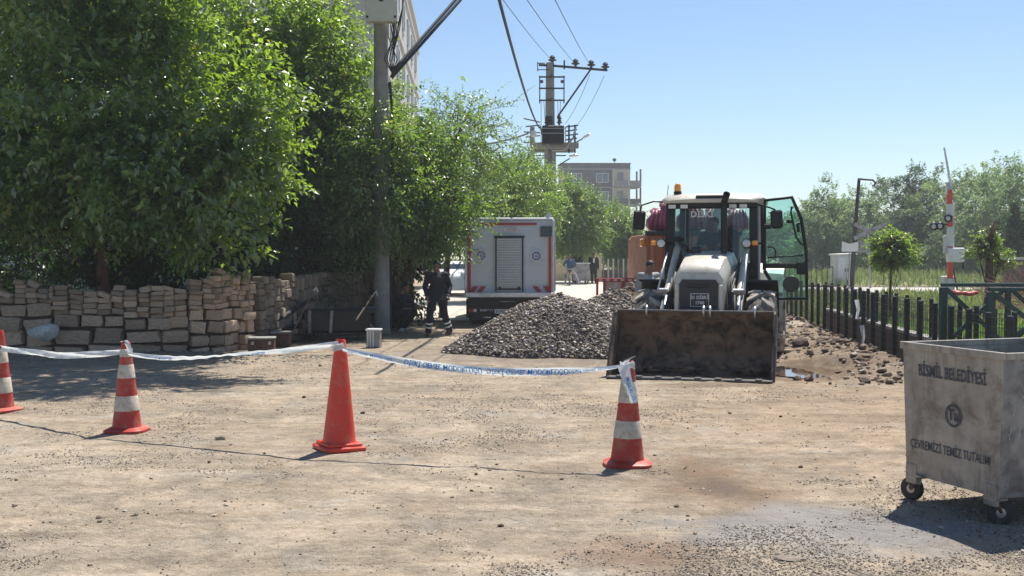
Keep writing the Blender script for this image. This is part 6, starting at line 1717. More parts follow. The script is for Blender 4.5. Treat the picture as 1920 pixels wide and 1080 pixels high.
# low kerb wall with pale coping, second fence standing on it
kw = thing('channel_wall', 'low concrete wall, shade coloured into its dark face, with pale top just behind the black fence', 'wall', (0, 0, 0))
segs = [(13.0 + 1.95 * i, 13.0 + 1.95 * (i + 1)) for i in range(8)]
for a, b in segs:
    m = MB(); xa, xb = fenceX(a) + .32, fenceX(b - .012) + .32
    m.add([(xa, a, -.1), (xa + .14, a, -.1), (xb + .14, b - .012, -.1), (xb, b - .012, -.1), (xa, a, .50), (xa + .14, a, .50), (xb + .14, b - .012, .50), (xb, b - .012, .50)], [(0, 1, 2, 3), (4, 5, 6, 7), (0, 1, 5, 4), (1, 2, 6, 5), (2, 3, 7, 6), (3, 0, 4, 7)])
    m.build('wall_panel', MT['concreteD'], kw)  # dark colour stands in for the shade on this backlit face
    m = MB(); xa -= .02; xb -= .02
    m.add([(xa, a, .502), (xa + .18, a, .502), (xb + .18, b - .012, .502), (xb, b - .012, .502), (xa, a, .55), (xa + .18, a, .55), (xb + .18, b - .012, .55), (xb, b - .012, .55)], [(0, 1, 2, 3), (4, 5, 6, 7), (0, 1, 5, 4), (1, 2, 6, 5), (2, 3, 7, 6), (3, 0, 4, 7)])
    m.build('coping', MT['concreteL'], kw)
fb = thing('fence', 'second black fence standing on the low concrete wall, ending near the white hut', 'fence', (0, 0, 0))
Y = 13.6; pb_ = []
while Y < 28.9: pb_.append(Y); Y += .80
for Y in pb_:
    m = MB(); m.box((0, 0, .0), (.06, .05, .64), ch=.006); o = m.build('post', MT['fence'], fb); o.location = (fenceX(Y) + .39, Y, .86)
for h in (.66, .82, .98, 1.12):
    m = MB(); m.tube([(fenceX(pb_[0]) + .39, pb_[0], h), (fenceX(pb_[-1]) + .39, pb_[-1], h)], .005, 4); m.build('wire', MT['darkmetal'], fb)
m = MB(); Y = pb_[0]
while Y < pb_[-1]:
    m.tube([(fenceX(Y) + .39, Y, .56), (fenceX(Y) + .39, Y, 1.13)], .003, 3, caps=False); Y += .10
m.build('mesh_wires', MT['fence'], fb, kind='stuff', fixn=False)
# tape rags on the fence
for k, (px_, py0, py1, Y) in enumerate(((1610, 562, 598, 22.9), (1620, 610, 652, 22.4))):
    a = P(px_, py0, Y); b = P(px_ + 3, py1, Y); a.x = fenceX(Y) - .07; b.x = fenceX(Y) - .07
    c_ = a.lerp(b, .5) + Vector((.03, -.02, 0))
    tail([tuple(a), tuple(c_), tuple(b)], .09, .05, ['pale blue rag of tape tied high on a fence post', 'pale blue rag of tape hanging low on the same fence'][k])
# tall black railing by the crossing road
s7 = 37.5; Y7 = F / s7
rl = thing('railing', 'tall black steel railing between the loader door and the white hut', 'railing', (0, 0, 0))
xa, xb = (1430 - 960) / s7, (1562 - 960) / s7
for h in (.12, 1.08):
    m = MB(); m.box(((xa + xb) / 2, Y7, h), (xb - xa, .04, .05)); m.build('rail', MT['fence'], rl)
x = xa; k = 0
while x <= xb + .01:
    m = MB(); m.box((x, Y7, .58), (.03, .03, 1.0) if k % 7 else (.06, .06, 1.16)); m.build('baluster' if k % 7 else 'post', MT['fence'], rl); x += .27; k += 1
# white hut and cabinet
s8 = 35.0
ht = thing('equipment_hut', 'small white metal equipment hut left of the crossing sign', 'hut', ((1580 - 960) / s8, F / s8, 0), R(12))
m = MB(); m.box((0, 0, .82), (1.05, .8, 1.65), ch=.02); m.build('wall', MT['white'], ht)
m = MB(); m.box((0, 0, 1.69), (1.2, .95, .09), ch=.02, rot=(0, R(-2), 0)); m.build('roof', MT['boxw'], ht)
for x in (-.26, .26):
    m = MB(); m.box((x, -.41, .82), (.46, .03, 1.4), ch=.01); dd = m.build('door', MT['alu'], ht)
    m = MB(); m.box((x + (.18 if x < 0 else -.18), -.435, .85), (.03, .03, .2)); m.build('handle', MT['black'], dd)
# bent street lamp by the railway
s9 = 37.0
sl = thing('street_lamp', 'dark street lamp with a bent bracket leaning slightly above the railway woods', 'street lamp', ((1597 - 960) / s9, F / s9, 0))
H9 = CAMH + (466 - 335) / s9
m = MB(); m.tube([(0, 0, 0), (.12, 0, 2.5), (.33, 0, H9)], [.13, .11, .08], 10); m.build('shaft', MT['darkmetal'], sl, smooth=True)
m = MB(); m.tube([(.28, 0, H9 - .02), (.7, 0, H9 - .06), (1.02, 0, H9 - .08), (1.14, 0, H9 - .2), (1.14, 0, H9 - .30)], .05, 7); m.build('lamp_arm', MT['darkmetal'], sl, smooth=True)
m = MB(); m.lathe([(0, .06), (.08, .04), (.16, -.04), (0, -.05)], 12, c=(1.14, 0, H9 - .34)); m.build('lamp_shade', MT['darkmetal'], sl, smooth=40)
m = MB(); m.box((.2, -.1, 3.55), (.14, .14, .2), ch=.02); m.build('junction_box', MT['darkmetal'], sl)
# crossing sign seen from behind
cs = thing('crossing_sign', 'grey back of a crossbuck sign with two plates beside the bent lamp', 'sign', ((1628 - 960) / 38, F / 38, 0))
m = MB(); m.tube([(.12, 0, 0), (-.02, 0, 2.6), (-.06, 0, 3.0)], .05, 8); m.build('post', MT['steel'], cs)
for a in (25, -25):
    m = MB(); m.box((.05, -.05 - (.02 if a > 0 else 0), 2.85), (1.7, .015, .2), rot=(0, R(a), 0)); m.build('crossbuck_arm', MT['galvdark'], cs)
for (x, z, w_, h_, sk, mt_) in ((-.95, 2.10, .78, .50, .1, MT['boxw']), (-.25, 2.12, .55, .62, -.1, MT['galvdark'])):
    m = MB(); m.prism([(x - w_ / 2, z - h_ / 2), (x + w_ / 2, z - h_ / 2), (x + w_ / 2 + sk, z + h_ / 2), (x, z + h_ / 2 - .12), (x - w_ / 2, z + h_ / 2)], -.1, -.08, 'y'); m.build('sign_plate', mt_, cs)
m = MB(); m.tube([(-.95, 0, 0), (-.93, 0, 2.0)], .04, 7); m.build('post', MT['steel'], cs)
# level crossing barrier
s10 = 49.0; XB = (1780 - 960) / s10; YBr = F / s10
def bz(py): return CAMH + (466 - py) / s10
br = thing('crossing_barrier', 'raised red and white level crossing barrier with warning lights', 'barrier', (XB, YBr, 0))
m = MB(); m.box((0, .15, .45), (.42, .42, 1.0), ch=.04); m.build('pedestal', MT['boxw'], br)
bands = [(545, 522, 'w'), (522, 488, 'r'), (488, 462, 'r'), (462, 452, 'w'), (452, 425, 'w'), (425, 405, 'r'), (405, 383, 'w'), (383, 357, 'r'), (357, 342, 'd')]
cols_ = {'r': MT['redbright'], 'w': MT['white'], 'd': MT['steel']}
for a, b, c_ in bands:
    m = MB(); h_ = bz(b) - bz(a); m.box((0 - .002 * (545 - a) * .2, -.1, (bz(a) + bz(b)) / 2), (.20, .12, h_ - .004), ch=.012); m.build('barrier_boom', cols_[c_], br)
m = MB(); m.tube([(-.02, -.12, bz(350)), (-.30, -.12, bz(278))], [.055, .035], 8); m.build('boom_tip', MT['alu'], br)
m = MB(); m.tube([(-.18, -.1, bz(350)), (-.02, -.1, bz(385))], .06, 6); m.tube([(-.55, -.1, bz(386)), (-.1, -.1, bz(376))], .02, 5); m.tube([(.1, -.1, bz(383)), (.1, -.1, bz(465))], .035, 6); m.build('support_frame', MT['white'], br)
m = MB(); m.box((.14, -.2, bz(478)), (.6, .35, .55), ch=.03); m.build('control_box', MT['alu'], br)
m = MB(); m.box((-.2, -.1, bz(458)), (.16, .1, .7), ch=.02); m.build('side_box', MT['boxw'], br)
m = MB(); m.tube([(.48, -.1, bz(478)), (.5, -.1, bz(505))], .04, 6); m.tube([(.1, -.1, bz(500)), (.28, -.1, bz(545))], .03, 6); m.build('brace', MT['darkmetal'], br)
for px_, py_ in ((1745.5, 425), (1757, 424), (1772, 410)):
    x = (px_ - 1780) / s10
    m = MB(); m.lathe([(0, .1), (.12, .08), (.155, 0), (.155, -.10), (.14, -.12), (.13, -.04), (0, -.03)], 16, c=(x, -.2, bz(py_)), axis='y'); l_ = m.build('warning_light', MT['black'], br, smooth=40)
    m = MB(); m.lathe([(.09, -.06), (0, -.085)], 14, c=(x, -.2, bz(py_)), axis='y'); m.build('lens', MT['lens'], l_, smooth=True)
m = MB(); m.tube([(-.7, -.15, bz(424)), (0, -.12, bz(420))], .03, 6); m.build('light_bracket', MT['darkmetal'], br)
# green cross braced gates at the right edge
def gate(label, x0_, x1_, Y, ztop, post_px, seed):
    g_ = thing('steel_gate', label, 'gate', (0, 0, 0))
    bar = .07
    m = MB(); m.box(((x0_ + x1_) / 2, Y, ztop), (x1_ - x0_, bar, bar * .75), ch=.008); m.build('top_rail', MT['gate'], g_)
    m = MB(); m.box(((x0_ + x1_) / 2, Y, .14), (x1_ - x0_, bar, bar), ch=.008); m.build('bottom_rail', MT['gate'], g_)
    n_ = max(1, round((x1_ - x0_) / .95)); w_ = (x1_ - x0_ - bar) / n_
    for k in range(n_ + 1):
        m = MB(); m.box((x0_ + bar / 2 + w_ * k, Y, (ztop + .06) / 2), (bar * (1.5 if k == 0 else 1.0), bar * 1.1, ztop - .14), ch=.008); m.build('post', MT['gate'], g_)
    for k in range(n_):
        xa_, xb_ = x0_ + bar + w_ * k, x0_ + w_ * (k + 1)
        for q_, (za, zb_) in enumerate(((ztop - .06, .6), (.6, ztop - .06))):
            m = MB(); a = Vector((xa_, Y + (.022 if q_ else -.022), za)); b = Vector((xb_, Y + (.022 if q_ else -.022), zb_)); d = b - a
            m.box((a + b) / 2, (d.length, .035, .06), rot=(0, -math.atan2(d.z, d.x), 0), ch=.004); m.build('brace', MT['gate'], g_)
    return g_
gate('dark green steel gate with cross braces behind the container', 6.22, 9.1, 17.0, 1.475, 0, 1)
gate('nearer green cross braced gate leaf at the right edge', 6.38, 8.7, 15.7, 1.455, 0, 2)
# far low wall, brush and litter at the right
m = MB(); m.box((26.3, 52.0, .75), (9, .3, 1.5)); tag(m.build('garden_wall', MT['concreteD']), 'dark wall with a pale top behind the dry branches at the right edge', 'wall')
m = MB(); m.box((26.3, 52.0, 1.56), (9.1, .4, .1)); o = m.build('coping', MT['concreteL'], bpy.data.objects['garden_wall'])
m = MB(); rr = random.Random(12)
bxp = P(1905, 520, 27)
for k in range(110):
    a = Vector((bxp.x + rr.uniform(-.5, .6), 27 + rr.uniform(-.5, .5), rr.uniform(.6, 1.1))); d = Vector((rr.uniform(-.9, .3), rr.uniform(-.4, .4), rr.uniform(-.1, .8))).normalized() * rr.uniform(.4, 1.0)
    m.tube([a, a + d * .5 + Vector((0, 0, rr.uniform(-.05, .05))), a + d], [.012, .008, .003], 4, caps=False)
tag(m.build('brush_pile', M('dry_reddish_twig', (.30, .17, .12), .9, var=.4, bump=0), kind='stuff', fixn=False), 'heap of dry reddish cut branches at the right edge behind the gates', 'branches')
m = MB(); p_ = P(1812, 550, 26)
for k in range(6): m.ell((p_.x + rr.uniform(-.2, .2), 26 + rr.uniform(-.1, .1), p_.z - .02 + rr.uniform(0, .05)), (.12, .08, .05), 8)
tag(m.build('plastic_sack', MT['red'], smooth=True), 'crumpled red plastic sack lying in the weeds behind the gate', 'sack')

# ================================================================== red and white plastic road barrier
s11 = 72.0
rb_ = thing('road_barrier', 'red and white plastic road barrier standing behind the earth heap', 'barrier', ((1117 - 960) / s11, F / s11, 0), R(-6))
ztb = CAMH + (466 - 522) / s11
w11 = 1.25
m = MB(); m.box((w11 / 2, 0, ztb - .04), (w11, .10, .10), ch=.012); m.box((w11 / 2, 0, .12), (w11, .10, .10), ch=.012)
for x in (.04, .22, w11 - .05): m.box((x, 0, ztb / 2 + .03), (.06, .09, ztb - .12), ch=.01)
fr = m.build('barrier_frame', MT['redplastic'], rb_)
m = MB(); m.box((w11 / 2 + .06, .01, ztb / 2 + .04), (w11 - .3, .02, ztb - .2)); m.build('mesh_panel', MT['band'], rb_)
for k in range(5):
    m = MB(); x = .32 + .19 * k; m.prism([(x, .2), (x + .09, .2), (x + .26, ztb - .1), (x + .17, ztb - .1)], -.02, .02, 'y'); m.build('diagonal_bar', MT['redplastic'] if k % 2 else MT['white'], rb_)
for k in range(6):
    m = MB(); m.box((.13 + .19 * k, -.052, ztb - .04), (.09, .012, .045)); m.build('white_patch', MT['platew'], rb_)
for k in range(4):
    m = MB(); m.box((.13, -.0, .24 + .14 * k), (.10, .03, .07)); m.build('white_patch', MT['platew'], rb_)
for x in (.1, w11 - .15):
    m = MB(); m.box((x, 0, .035), (.08, .5, .07), ch=.015); m.build('foot', MT['redplastic'], rb_)

# ================================================================== gear by the walls on the left
def boxthing(name, cat, label, px, py, w, d, h, mat, rz=0, lid=None, extra=None):
    p = G(px, py); t = thing(name, label, cat, (p.x, p.y + d / 2, gh(p.x, p.y)), rz)
    m = MB(); m.box((0, 0, h * .46), (w, d, h * .92), ch=.012); m.build('case', mat, t)
    m = MB(); m.box((0, 0, h * .96), (w + .03, d + .03, h * .1), ch=.01); m.build('lid', lid or mat, t)
    return t, m
t1, _ = boxthing('tool_chest', 'tool chest', 'brown steel tool chest with a dusty pale lid at the end of the stone wall', 487, 662, .50, .38, .30, MT['rust'], R(8), MT['concrete'])
m = MB(); m.box((-.16, -.2, .2), (.05, .02, .06)); m.box((.16, -.2, .2), (.05, .02, .06)); m.build('latches', MT['steel'], t1)
t2, _ = boxthing('tool_chest', 'tool chest', 'ribbed brown steel crate right behind the tool chest', 524, 650, .36, .36, .30, MT['rust'], R(3), MT['concrete'])
for k in range(3):
    m = MB(); m.box((-.14 + .14 * k, -.19, .14), (.02, .02, .26)); m.build('rib', MT['rust'], t2)
t3, _ = boxthing('metal_can', 'can', 'square grey metal can with a white ribbed front below the pole', 700, 652, .27, .24, .38, MT['galvdark'], R(-6), MT['white'])
for k in range(3):
    m = MB(); m.box((-.10 + .055 * k, -.125, .18), (.028, .02, .34)); m.build('front_strip', MT['boxw'], t3)
# compressor / pump trailer in the deep shade
p = G(625, 640)
cp = thing('pump_unit', 'dark pump unit with pipes lying on top in the tree shade', 'pump', (p.x, p.y + .5, 0), R(6))
m = MB(); m.box((0, 0, .42), (1.45, .75, .5), ch=.05); m.build('housing', MT['black'], cp)
m = MB(); m.box((-.9, -.1, .30), (.5, .6, .34), ch=.04); m.build('battery_box', MT['rust'], cp)
for x in (-.5, .5):
    m = MB(); m.box((x, 0, .09), (.08, .8, .18), ch=.02); m.build('skid', MT['black'], cp)
for k, x in enumerate((-.86, -.56, -.1)):
    m = MB(); m.box((x, -.45, .42), (.07, .05, .5), ch=.01, rot=(0, R(4 * (k - 1)), 0)); m.build('support_leg', MT['galvdark'], cp)
m = MB(); m.box((-.7, -.45, .34), (.3, .03, .05)); m.build('cross_bar', MT['rust'], cp)
for k, (px0, px1, py0, r_) in enumerate(((606, 700, 583, .045), (618, 704, 578, .05), (616, 690, 594, .06), (612, 660, 606, .035))):
    a = P(px0, py0 + 6, 25.9); b = P(px1, py0 - 1, 26.4)
    m = MB(); m.cyl(a, b, r_, 12); tag(m.build('pipe', MT['pipe'], smooth=40), ['thin blue black pipe, uppermost at the left on the pump unit', 'blue black pipe lying behind the others towards the pole', 'thickest blue pipe lying along the front of the pump unit', 'short thin pipe lowest in front of the pump unit'][k], 'pipe')
# pale hose looped by the pole
pts = [P(x, y, 26.2) for x, y in ((652, 616), (658, 607), (667, 600))]
m = MB(); m.tube(pts, .010, 6); pts = [P(x, y, 26.2) for x, y in ((676, 624), (671, 610), (670, 600), (674, 596), (680, 597), (690, 604), (700, 614), (703, 617))]; m2 = MB(); m2.tube(pts, .012, 6)
hs = m2.build('hose', MT['white'], smooth=True); tag(hs, 'thin white hose bent in a loop above the metal can', 'hose')
m.build('hose_end', MT['white'], hs, smooth=True)
# digging bars / shovels leaning on the wall
for k, (a, b, hd, lab_) in enumerate((((540, 640), (588, 545), True, 'long shovel with a white grip leaning over the tool chest'), ((668, 600), (700, 552), False, 'thin pole with a pale end leaning against the paver wall'))):
    A_ = P(*a, 24.6); B_ = P(*b, 25.3)
    t_o = thing('shovel' if hd else 'bar', lab_, 'tool', tuple(A_))
    m = MB(); m.tube([(0, 0, 0), tuple(B_ - A_)], .018, 7); m.build('handle', MT['wood'], t_o)
    m = MB(); d = (B_ - A_); m.tube([tuple(d), tuple(d + Vector((.06, 0, .07))), tuple(d + Vector((.09, 0, -.03)))], .022 if hd else .012, 7); m.build('grip', MT['white'], t_o)
    if hd:
        m = MB(); m.box((-.06, 0, -.12), (.2, .03, .28), ch=.01, rot=(0, R(-25), 0)); m.build('blade', MT['steel'], t_o)
# slanting black beams in the shade at the foot of the second wall
for k, (a, b) in enumerate((((505, 610), (585, 560)), ((500, 622), (590, 606)))):
    A_ = P(*a, 24.4); B_ = P(*b, 25.6)
    m = MB(); d = B_ - A_; m.tube([A_, B_], .05, 4); tag(m.build('beam', MT['black']), ['dark beam slanting up against the paver wall', 'dark beam lying flat in front of the paver wall'][k], 'beam')
# fresh excavated soil at wall foot
# ================================================================== people
def fused(name, fill, voxel, mats, parent, label=None, smooth=2, kind=None):
    """several tapered volumes melted into one continuous skin"""
    m = MB(); fill(m)
    me = bpy.data.meshes.new(name); me.from_pydata(m.v, [], m.f)
    bm = bmesh.new(); bm.from_mesh(me); bmesh.ops.recalc_face_normals(bm, faces=bm.faces); bm.to_mesh(me); bm.free()
    t = bpy.data.objects.new('tmp', me); COL.objects.link(t)
    r = t.modifiers.new('r', 'REMESH'); r.mode = 'VOXEL'; r.voxel_size = voxel
    if smooth:
        s = t.modifiers.new('s', 'SMOOTH'); s.factor = .5; s.iterations = smooth
    out = bpy.data.meshes.new_from_object(t.evaluated_get(bpy.context.evaluated_depsgraph_get()))
    bpy.data.objects.remove(t)
    out.name = name; out.materials.clear(); out.materials.append(mats); out.shade_smooth()
    return link(name, out, parent, label, kind)
def seg(m, a, b, ra, rb, n=10, mid=None):
    a, b = Vector(a), Vector(b)
    m.ell(a, ra, n); m.ell(b, rb, n)
    if mid: c = a.lerp(b, .4); m.tube([a, c, b], [ra, mid, rb], n)
    else: m.tube([a, b], [ra, rb], n)
def hand(m, w, d, s=1.0, side=1, curl=.5):
    """palm, four unequal bent fingers and a thumb leaving its side"""
    w = Vector(w); d = Vector(d).normalized(); sd = d.cross(Vector((0, 1, .2))).normalized() * side
    up = sd.cross(d).normalized()
    pc = w + d * .045 * s
    m.tube([w, pc + d * .045 * s], [.026 * s, .040 * s], 8, flat=.5); m.ell(pc, (.036 * s, .036 * s, .036 * s), 8)
    for k, L_ in enumerate((.070, .080, .074, .058)):
        o = pc + d * .040 * s + sd * (.030 - .020 * k) * s
        a = o + d * L_ * .5 * s; b = a + (d * math.cos(curl) + up * math.sin(curl)) * L_ * .3 * s; c = b + (d * math.cos(curl * 2) + up * math.sin(curl * 2)) * L_ * .3 * s
        m.tube([o, a, b, c], [.0105 * s, .010 * s, .009 * s, .0075 * s], 6)
    o = w + d * .02 * s + sd * .03 * s; a = o + (d * .6 + sd * .7).normalized() * .04 * s; b = a + (d + sd * .1).normalized() * .03 * s
    m.tube([o, a, b], [.013 * s, .012 * s, .009 * s], 6)
def person(label, loc, rz, J, top, trousers, voxel=.012, hair=None, shoes=None, jacket_len=0.0, jacket_flare=.0, bands=False, vest=None, shirt=None, top_name='jacket', fingers=True, short=False, beard=False):
    """J: joints in metres, person faces -y"""
    root = thing('person', label, 'person', loc, rz)
    V = {k: Vector(v) for k, v in J.items()}
    hd = V['head']; nk = V['neck']; ch = V['chest']; pv = V['pelvis']; fd = Vector(J.get('face', (0, -1, 0))).normalized()
    sd = fd.cross(Vector((0, 0, 1))).normalized()
    def body(m):
        m.ell(hd + Vector((0, 0, .012)), (.076, .092, .10), 16); m.ell(hd + fd * .03 + Vector((0, 0, -.055)), (.056, .058, .06), 12)
        m.tube([hd - fd * .02 + Vector((0, 0, -.05)), nk], [.055, .062], 10)
        m.tube([hd + fd * .092 + Vector((0, 0, .02)), hd + fd * .112 + Vector((0, 0, -.022)), hd + fd * .088 + Vector((0, 0, -.028))], [.010, .016, .012], 6)
        for s_ in (-1, 1):
            m.ell(hd + sd * .078 * s_ - fd * .005, (.012, .020, .030), 8)
        seg(m, nk, ch, .075, .13, 12); seg(m, ch, pv, .13, .125, 12)
        for s_ in 'lr':
            seg(m, V['sh' + s_], V['el' + s_], .052, .040); seg(m, V['el' + s_], V['wr' + s_], .040, .028)
            seg(m, V['hip' + s_], V['kn' + s_], .085, .058); seg(m, V['kn' + s_], V['an' + s_], .056, .038); seg(m, V['an' + s_], V['toe' + s_], .04, .03)
            m.tube([ch + Vector((0, 0, .08)), V['sh' + s_]], [.09, .06], 10)
            m.tube([pv, V['hip' + s_]], [.11, .09], 10)
            if fingers: hand(m, V['wr' + s_], V['wr' + s_] - V['el' + s_], 1.0, 1 if s_ == 'l' else -1)
            else: m.ell(V['wr' + s_] + (V['wr' + s_] - V['el' + s_]).normalized() * .06, .038, 8)
    bo = fused('body', body, voxel * (.8 if fingers else 1), MT['skin'], root)
    # eyes and mouth set into the face
    m = MB()
    for s_ in (-1, 1): m.ell(hd + fd * .088 + sd * .032 * s_ + Vector((0, 0, .012)), (.013, .010, .007), 8)
    m.tube([hd + fd * .092 - sd * .022 + Vector((0, 0, -.058)), hd + fd * .097 + Vector((0, 0, -.056)), hd + fd * .092 + sd * .022 + Vector((0, 0, -.058))], .005, 5)
    m.build('face_features', MT['hair'], root, smooth=True)
    def tr(m):
        seg(m, pv + Vector((0, 0, .06)), pv, .135, .15, 14)
        for s_ in 'lr':
            m.tube([pv, V['hip' + s_]], [.14, .115], 12)
            seg(m, V['hip' + s_], V['kn' + s_], .112, .085, 12, mid=.105); seg(m, V['kn' + s_], V['an' + s_], .084, .072, 12)
    tro = fused('trousers', tr, voxel, trousers, root)
    if bands:
        m = MB()
        for s_ in 'lr':
            a, b = V['kn' + s_], V['an' + s_]
            for t in (.50, .72):
                c = a.lerp(b, t); d = (b - a).normalized() * .018; r_ = .084 + (.072 - .084) * t + .008; m.tube([c - d, c + d], [r_, r_], 14)
        m.build('reflective_bands', MT['hivis'], tro, smooth=40)
    def tp(m):
        seg(m, nk + Vector((0, 0, -.035)), ch, .078, .165, 14); seg(m, ch, pv + Vector((0, 0, .10)), .165, .155, 14)
        m.ell(ch + Vector((0, 0, .02)), (.20, .135, .17), 14)
        if jacket_len: m.tube([ch.lerp(pv, .3), pv + Vector((0, 0, -.0)), pv + Vector((0, .0, -jacket_len))], [.17, .18 + jacket_flare * .5, .19 + jacket_flare], 18)
        for s_ in 'lr':
            m.tube([ch + Vector((0, 0, .07)), V['sh' + s_]], [.12, .085], 12)
            e = V['sh' + s_].lerp(V['el' + s_], .8) if short else V['el' + s_]
            seg(m, V['sh' + s_], e, .080, .066, 12)
            if not short: seg(m, V['el' + s_], V['el' + s_].lerp(V['wr' + s_], .93), .064, .050, 12)
    jo = fused(top_name, tp, voxel, top, root)
    if shirt:
        m = MB(); m.prism([(-.05, ch.z + .16), (.05, ch.z + .16), (.035, ch.z - .22), (-.035, ch.z - .22)], 0, .01, 'y'); m.v = [(x + ch.x, y + ch.y - .17 + abs(x) * .0, z) for x, y, z in m.v]; m.build('shirt_front', shirt, jo)
    def hr(m):
        m.ell(hd - fd * .014 + Vector((0, 0, .035)), (.088, .100, .090), 14)
    fused('hair', hr, .01, hair or MT['hair'], root)
    for s_ in 'lr':
        def sh_(m, s_=s_):
            a = V['an' + s_]; t = V['toe' + s_]; d = (t - a); d.z = 0; d.normalize()
            base_z = min(a.z, t.z)
            m.tube([a + Vector((0, 0, .05)), a + Vector((0, 0, -.02))], [.058, .062], 10)
            m.tube([a - d * .04 + Vector((0, 0, -.04)), a + d * .07 + Vector((0, 0, -.04)), t + Vector((0, 0, .0))], [.052, .052, .042], 10)
        fused('shoe', sh_, .012, shoes or MT['shoe'], root)
    return root
std = dict(head=(0, -.01, 1.62), neck=(0, .01, 1.46), chest=(0, .02, 1.26), pelvis=(0, 0, .95), shl=(-.19, .02, 1.40), shr=(.19, .02, 1.40),
           ell=(-.25, .03, 1.12), elr=(.25, .03, 1.12), wrl=(-.26, -.06, .87), wrr=(.26, -.06, .87), hipl=(-.09, 0, .90), hipr=(.09, 0, .90),
           knl=(-.10, -.02, .50), knr=(.10, -.02, .50), anl=(-.10, .02, .09), anr=(.10, .02, .09), toel=(-.12, -.14, .045), toer=(.12, -.14, .045))
# walking worker with open vest, legs apart, head bowed under the leaves
J = dict(std); J.update(head=(-.03, -.07, 1.60), chest=(0, .0, 1.27), hipl=(-.09, 0, .90), hipr=(.09, 0, .90), knl=(-.19, -.10, .50), knr=(.17, .04, .50), anl=(-.21, .0, .10), anr=(.30, .12, .11), toel=(-.25, -.15, .045), toer=(.20, -.04, .05),
          ell=(-.28, .02, 1.13), wrl=(-.25, -.12, .92), elr=(.30, .04, 1.13), wrr=(.24, -.14, .96), face=(-.3, -1, -.35))
pw = G(820, 630)
person('worker in dark navy work clothes with reflective ankle bands walking beside the truck', (pw.x, pw.y, 0), R(12), J, MT['navy'], MT['navy'], voxel=.012, bands=True, jacket_len=.13, jacket_flare=.12)
# crouching worker by the pole, seen from his left side, looking right with hands out
Jc = dict(head=(.0, -.18, 1.08), neck=(.0, -.08, .93), chest=(0, -.02, .74), pelvis=(0, .14, .42), shl=(-.18, -.05, .86), shr=(.18, -.05, .86),
          ell=(-.20, -.26, .66), elr=(.20, -.26, .66), wrl=(-.10, -.46, .62), wrr=(.10, -.46, .60), hipl=(-.10, .12, .38), hipr=(.10, .12, .38),
          knl=(-.18, -.32, .48), knr=(.18, -.32, .48), anl=(-.15, -.08, .10), anr=(.15, -.08, .10), toel=(-.17, -.24, .05), toer=(.17, -.24, .05), face=(0, -1, -.2))
pc_ = G(748, 622)
person('worker in dark clothes crouching beside the concrete pole with hands held out', (pc_.x, pc_.y, 0), R(68), Jc, MT['navy'], MT['blackcloth'], voxel=.012, shoes=MT['boxw'])
# man behind the loader's left front tyre, head and shoulders in view
p = P(1217, 500, 24.6)
Jb = dict(std); Jb.update(head=(.03, -.02, 1.60), wrl=(-.2, -.25, 1.0), wrr=(.2, -.25, 1.0), face=(.5, -1, -.4))
person('man in a pale grey shirt standing behind the earth heap left of the loader', (p.x - .0, 24.6, .03), R(20), Jb, MT['greycloth'], MT['navy'], voxel=.014, top_name='shirt')
# loader driver, seated
Jd = dict(head=(0, -.10, 1.25), neck=(0, .0, 1.10), chest=(0, .04, .92), pelvis=(0, .12, .58), shl=(-.20, .02, 1.04), shr=(.20, .02, 1.04), ell=(-.30, -.08, .80), elr=(.30, -.10, .80), wrl=(-.22, -.34, .82), wrr=(.14, -.38, .84),
          hipl=(-.1, .08, .54), hipr=(.1, .08, .54), knl=(-.15, -.36, .56), knr=(.15, -.36, .56), anl=(-.15, -.42, .16), anr=(.15, -.42, .16), toel=(-.15, -.56, .10), toer=(.15, -.56, .10), face=(-.2, -1, -.2))
Rm = Matrix.Rotation(LY, 3, 'Z'); dp = Rm @ Vector((-.04, 3.90, 0)) + Vector((2.68, 17.75, 0))
person('loader driver in a navy shirt sitting behind the windscreen', (dp.x, dp.y, 1.20), LY, Jd, MT['navy'], MT['denim'], voxel=.014, top_name='shirt')
# man in a black suit far down the road
s12 = 33.5; Yv = F / s12
Js = dict(std); Js.update(knl=(-.09, -.05, .50), anl=(-.08, -.08, .09), toel=(-.09, -.24, .045), knr=(.11, .02, .50), anr=(.13, .10, .10), toer=(.14, -.04, .05))
person('man in a black suit and white shirt walking on the road below the lamp post', ((1113 - 960) / s12, Yv, .04), R(3), Js, MT['blackcloth'], MT['blackcloth'], voxel=.018, shirt=MT['platew'], jacket_len=.12, fingers=True)
# motorcyclist and his machine
s13 = 35.0; Ym = F / s13; Xm = (1068 - 960) / s13
Jm = dict(head=(0, -.05, 1.52), neck=(0, .02, 1.36), chest=(0, .04, 1.18), pelvis=(0, .14, .86), shl=(-.20, .03, 1.30), shr=(.20, .03, 1.30), ell=(-.32, -.12, 1.10), elr=(.32, -.12, 1.10), wrl=(-.28, -.38, 1.02), wrr=(.28, -.38, 1.02),
          hipl=(-.12, .12, .82), hipr=(.12, .12, .82), knl=(-.26, -.18, .62), knr=(.24, -.22, .62), anl=(-.48, .02, .12), anr=(.22, -.02, .24), toel=(-.52, -.12, .05), toer=(.22, -.2, .2), face=(.1, 1, 0))
person('motorcyclist in a blue jacket seen from behind, one leg down, beside the galvanised bin', (Xm, Ym, .04), R(178), {k: ((v[0], -v[1] if False else v[1], v[2])) for k, v in Jm.items()}, MT['denim'], MT['greycloth'], voxel=.018)
mc = thing('motorcycle', 'small motorcycle under the rider in a blue jacket', 'motorcycle', (Xm, Ym, .04), R(178))
for y in (-.62, .62): wheel(mc, (0, y, .29), .29, .09, .22, rim_mat=MT['alu'])
m = MB(); m.ell((0, -.15, .78), (.13, .26, .13), 12); m.build('tank', MT['navy'], mc, smooth=True)
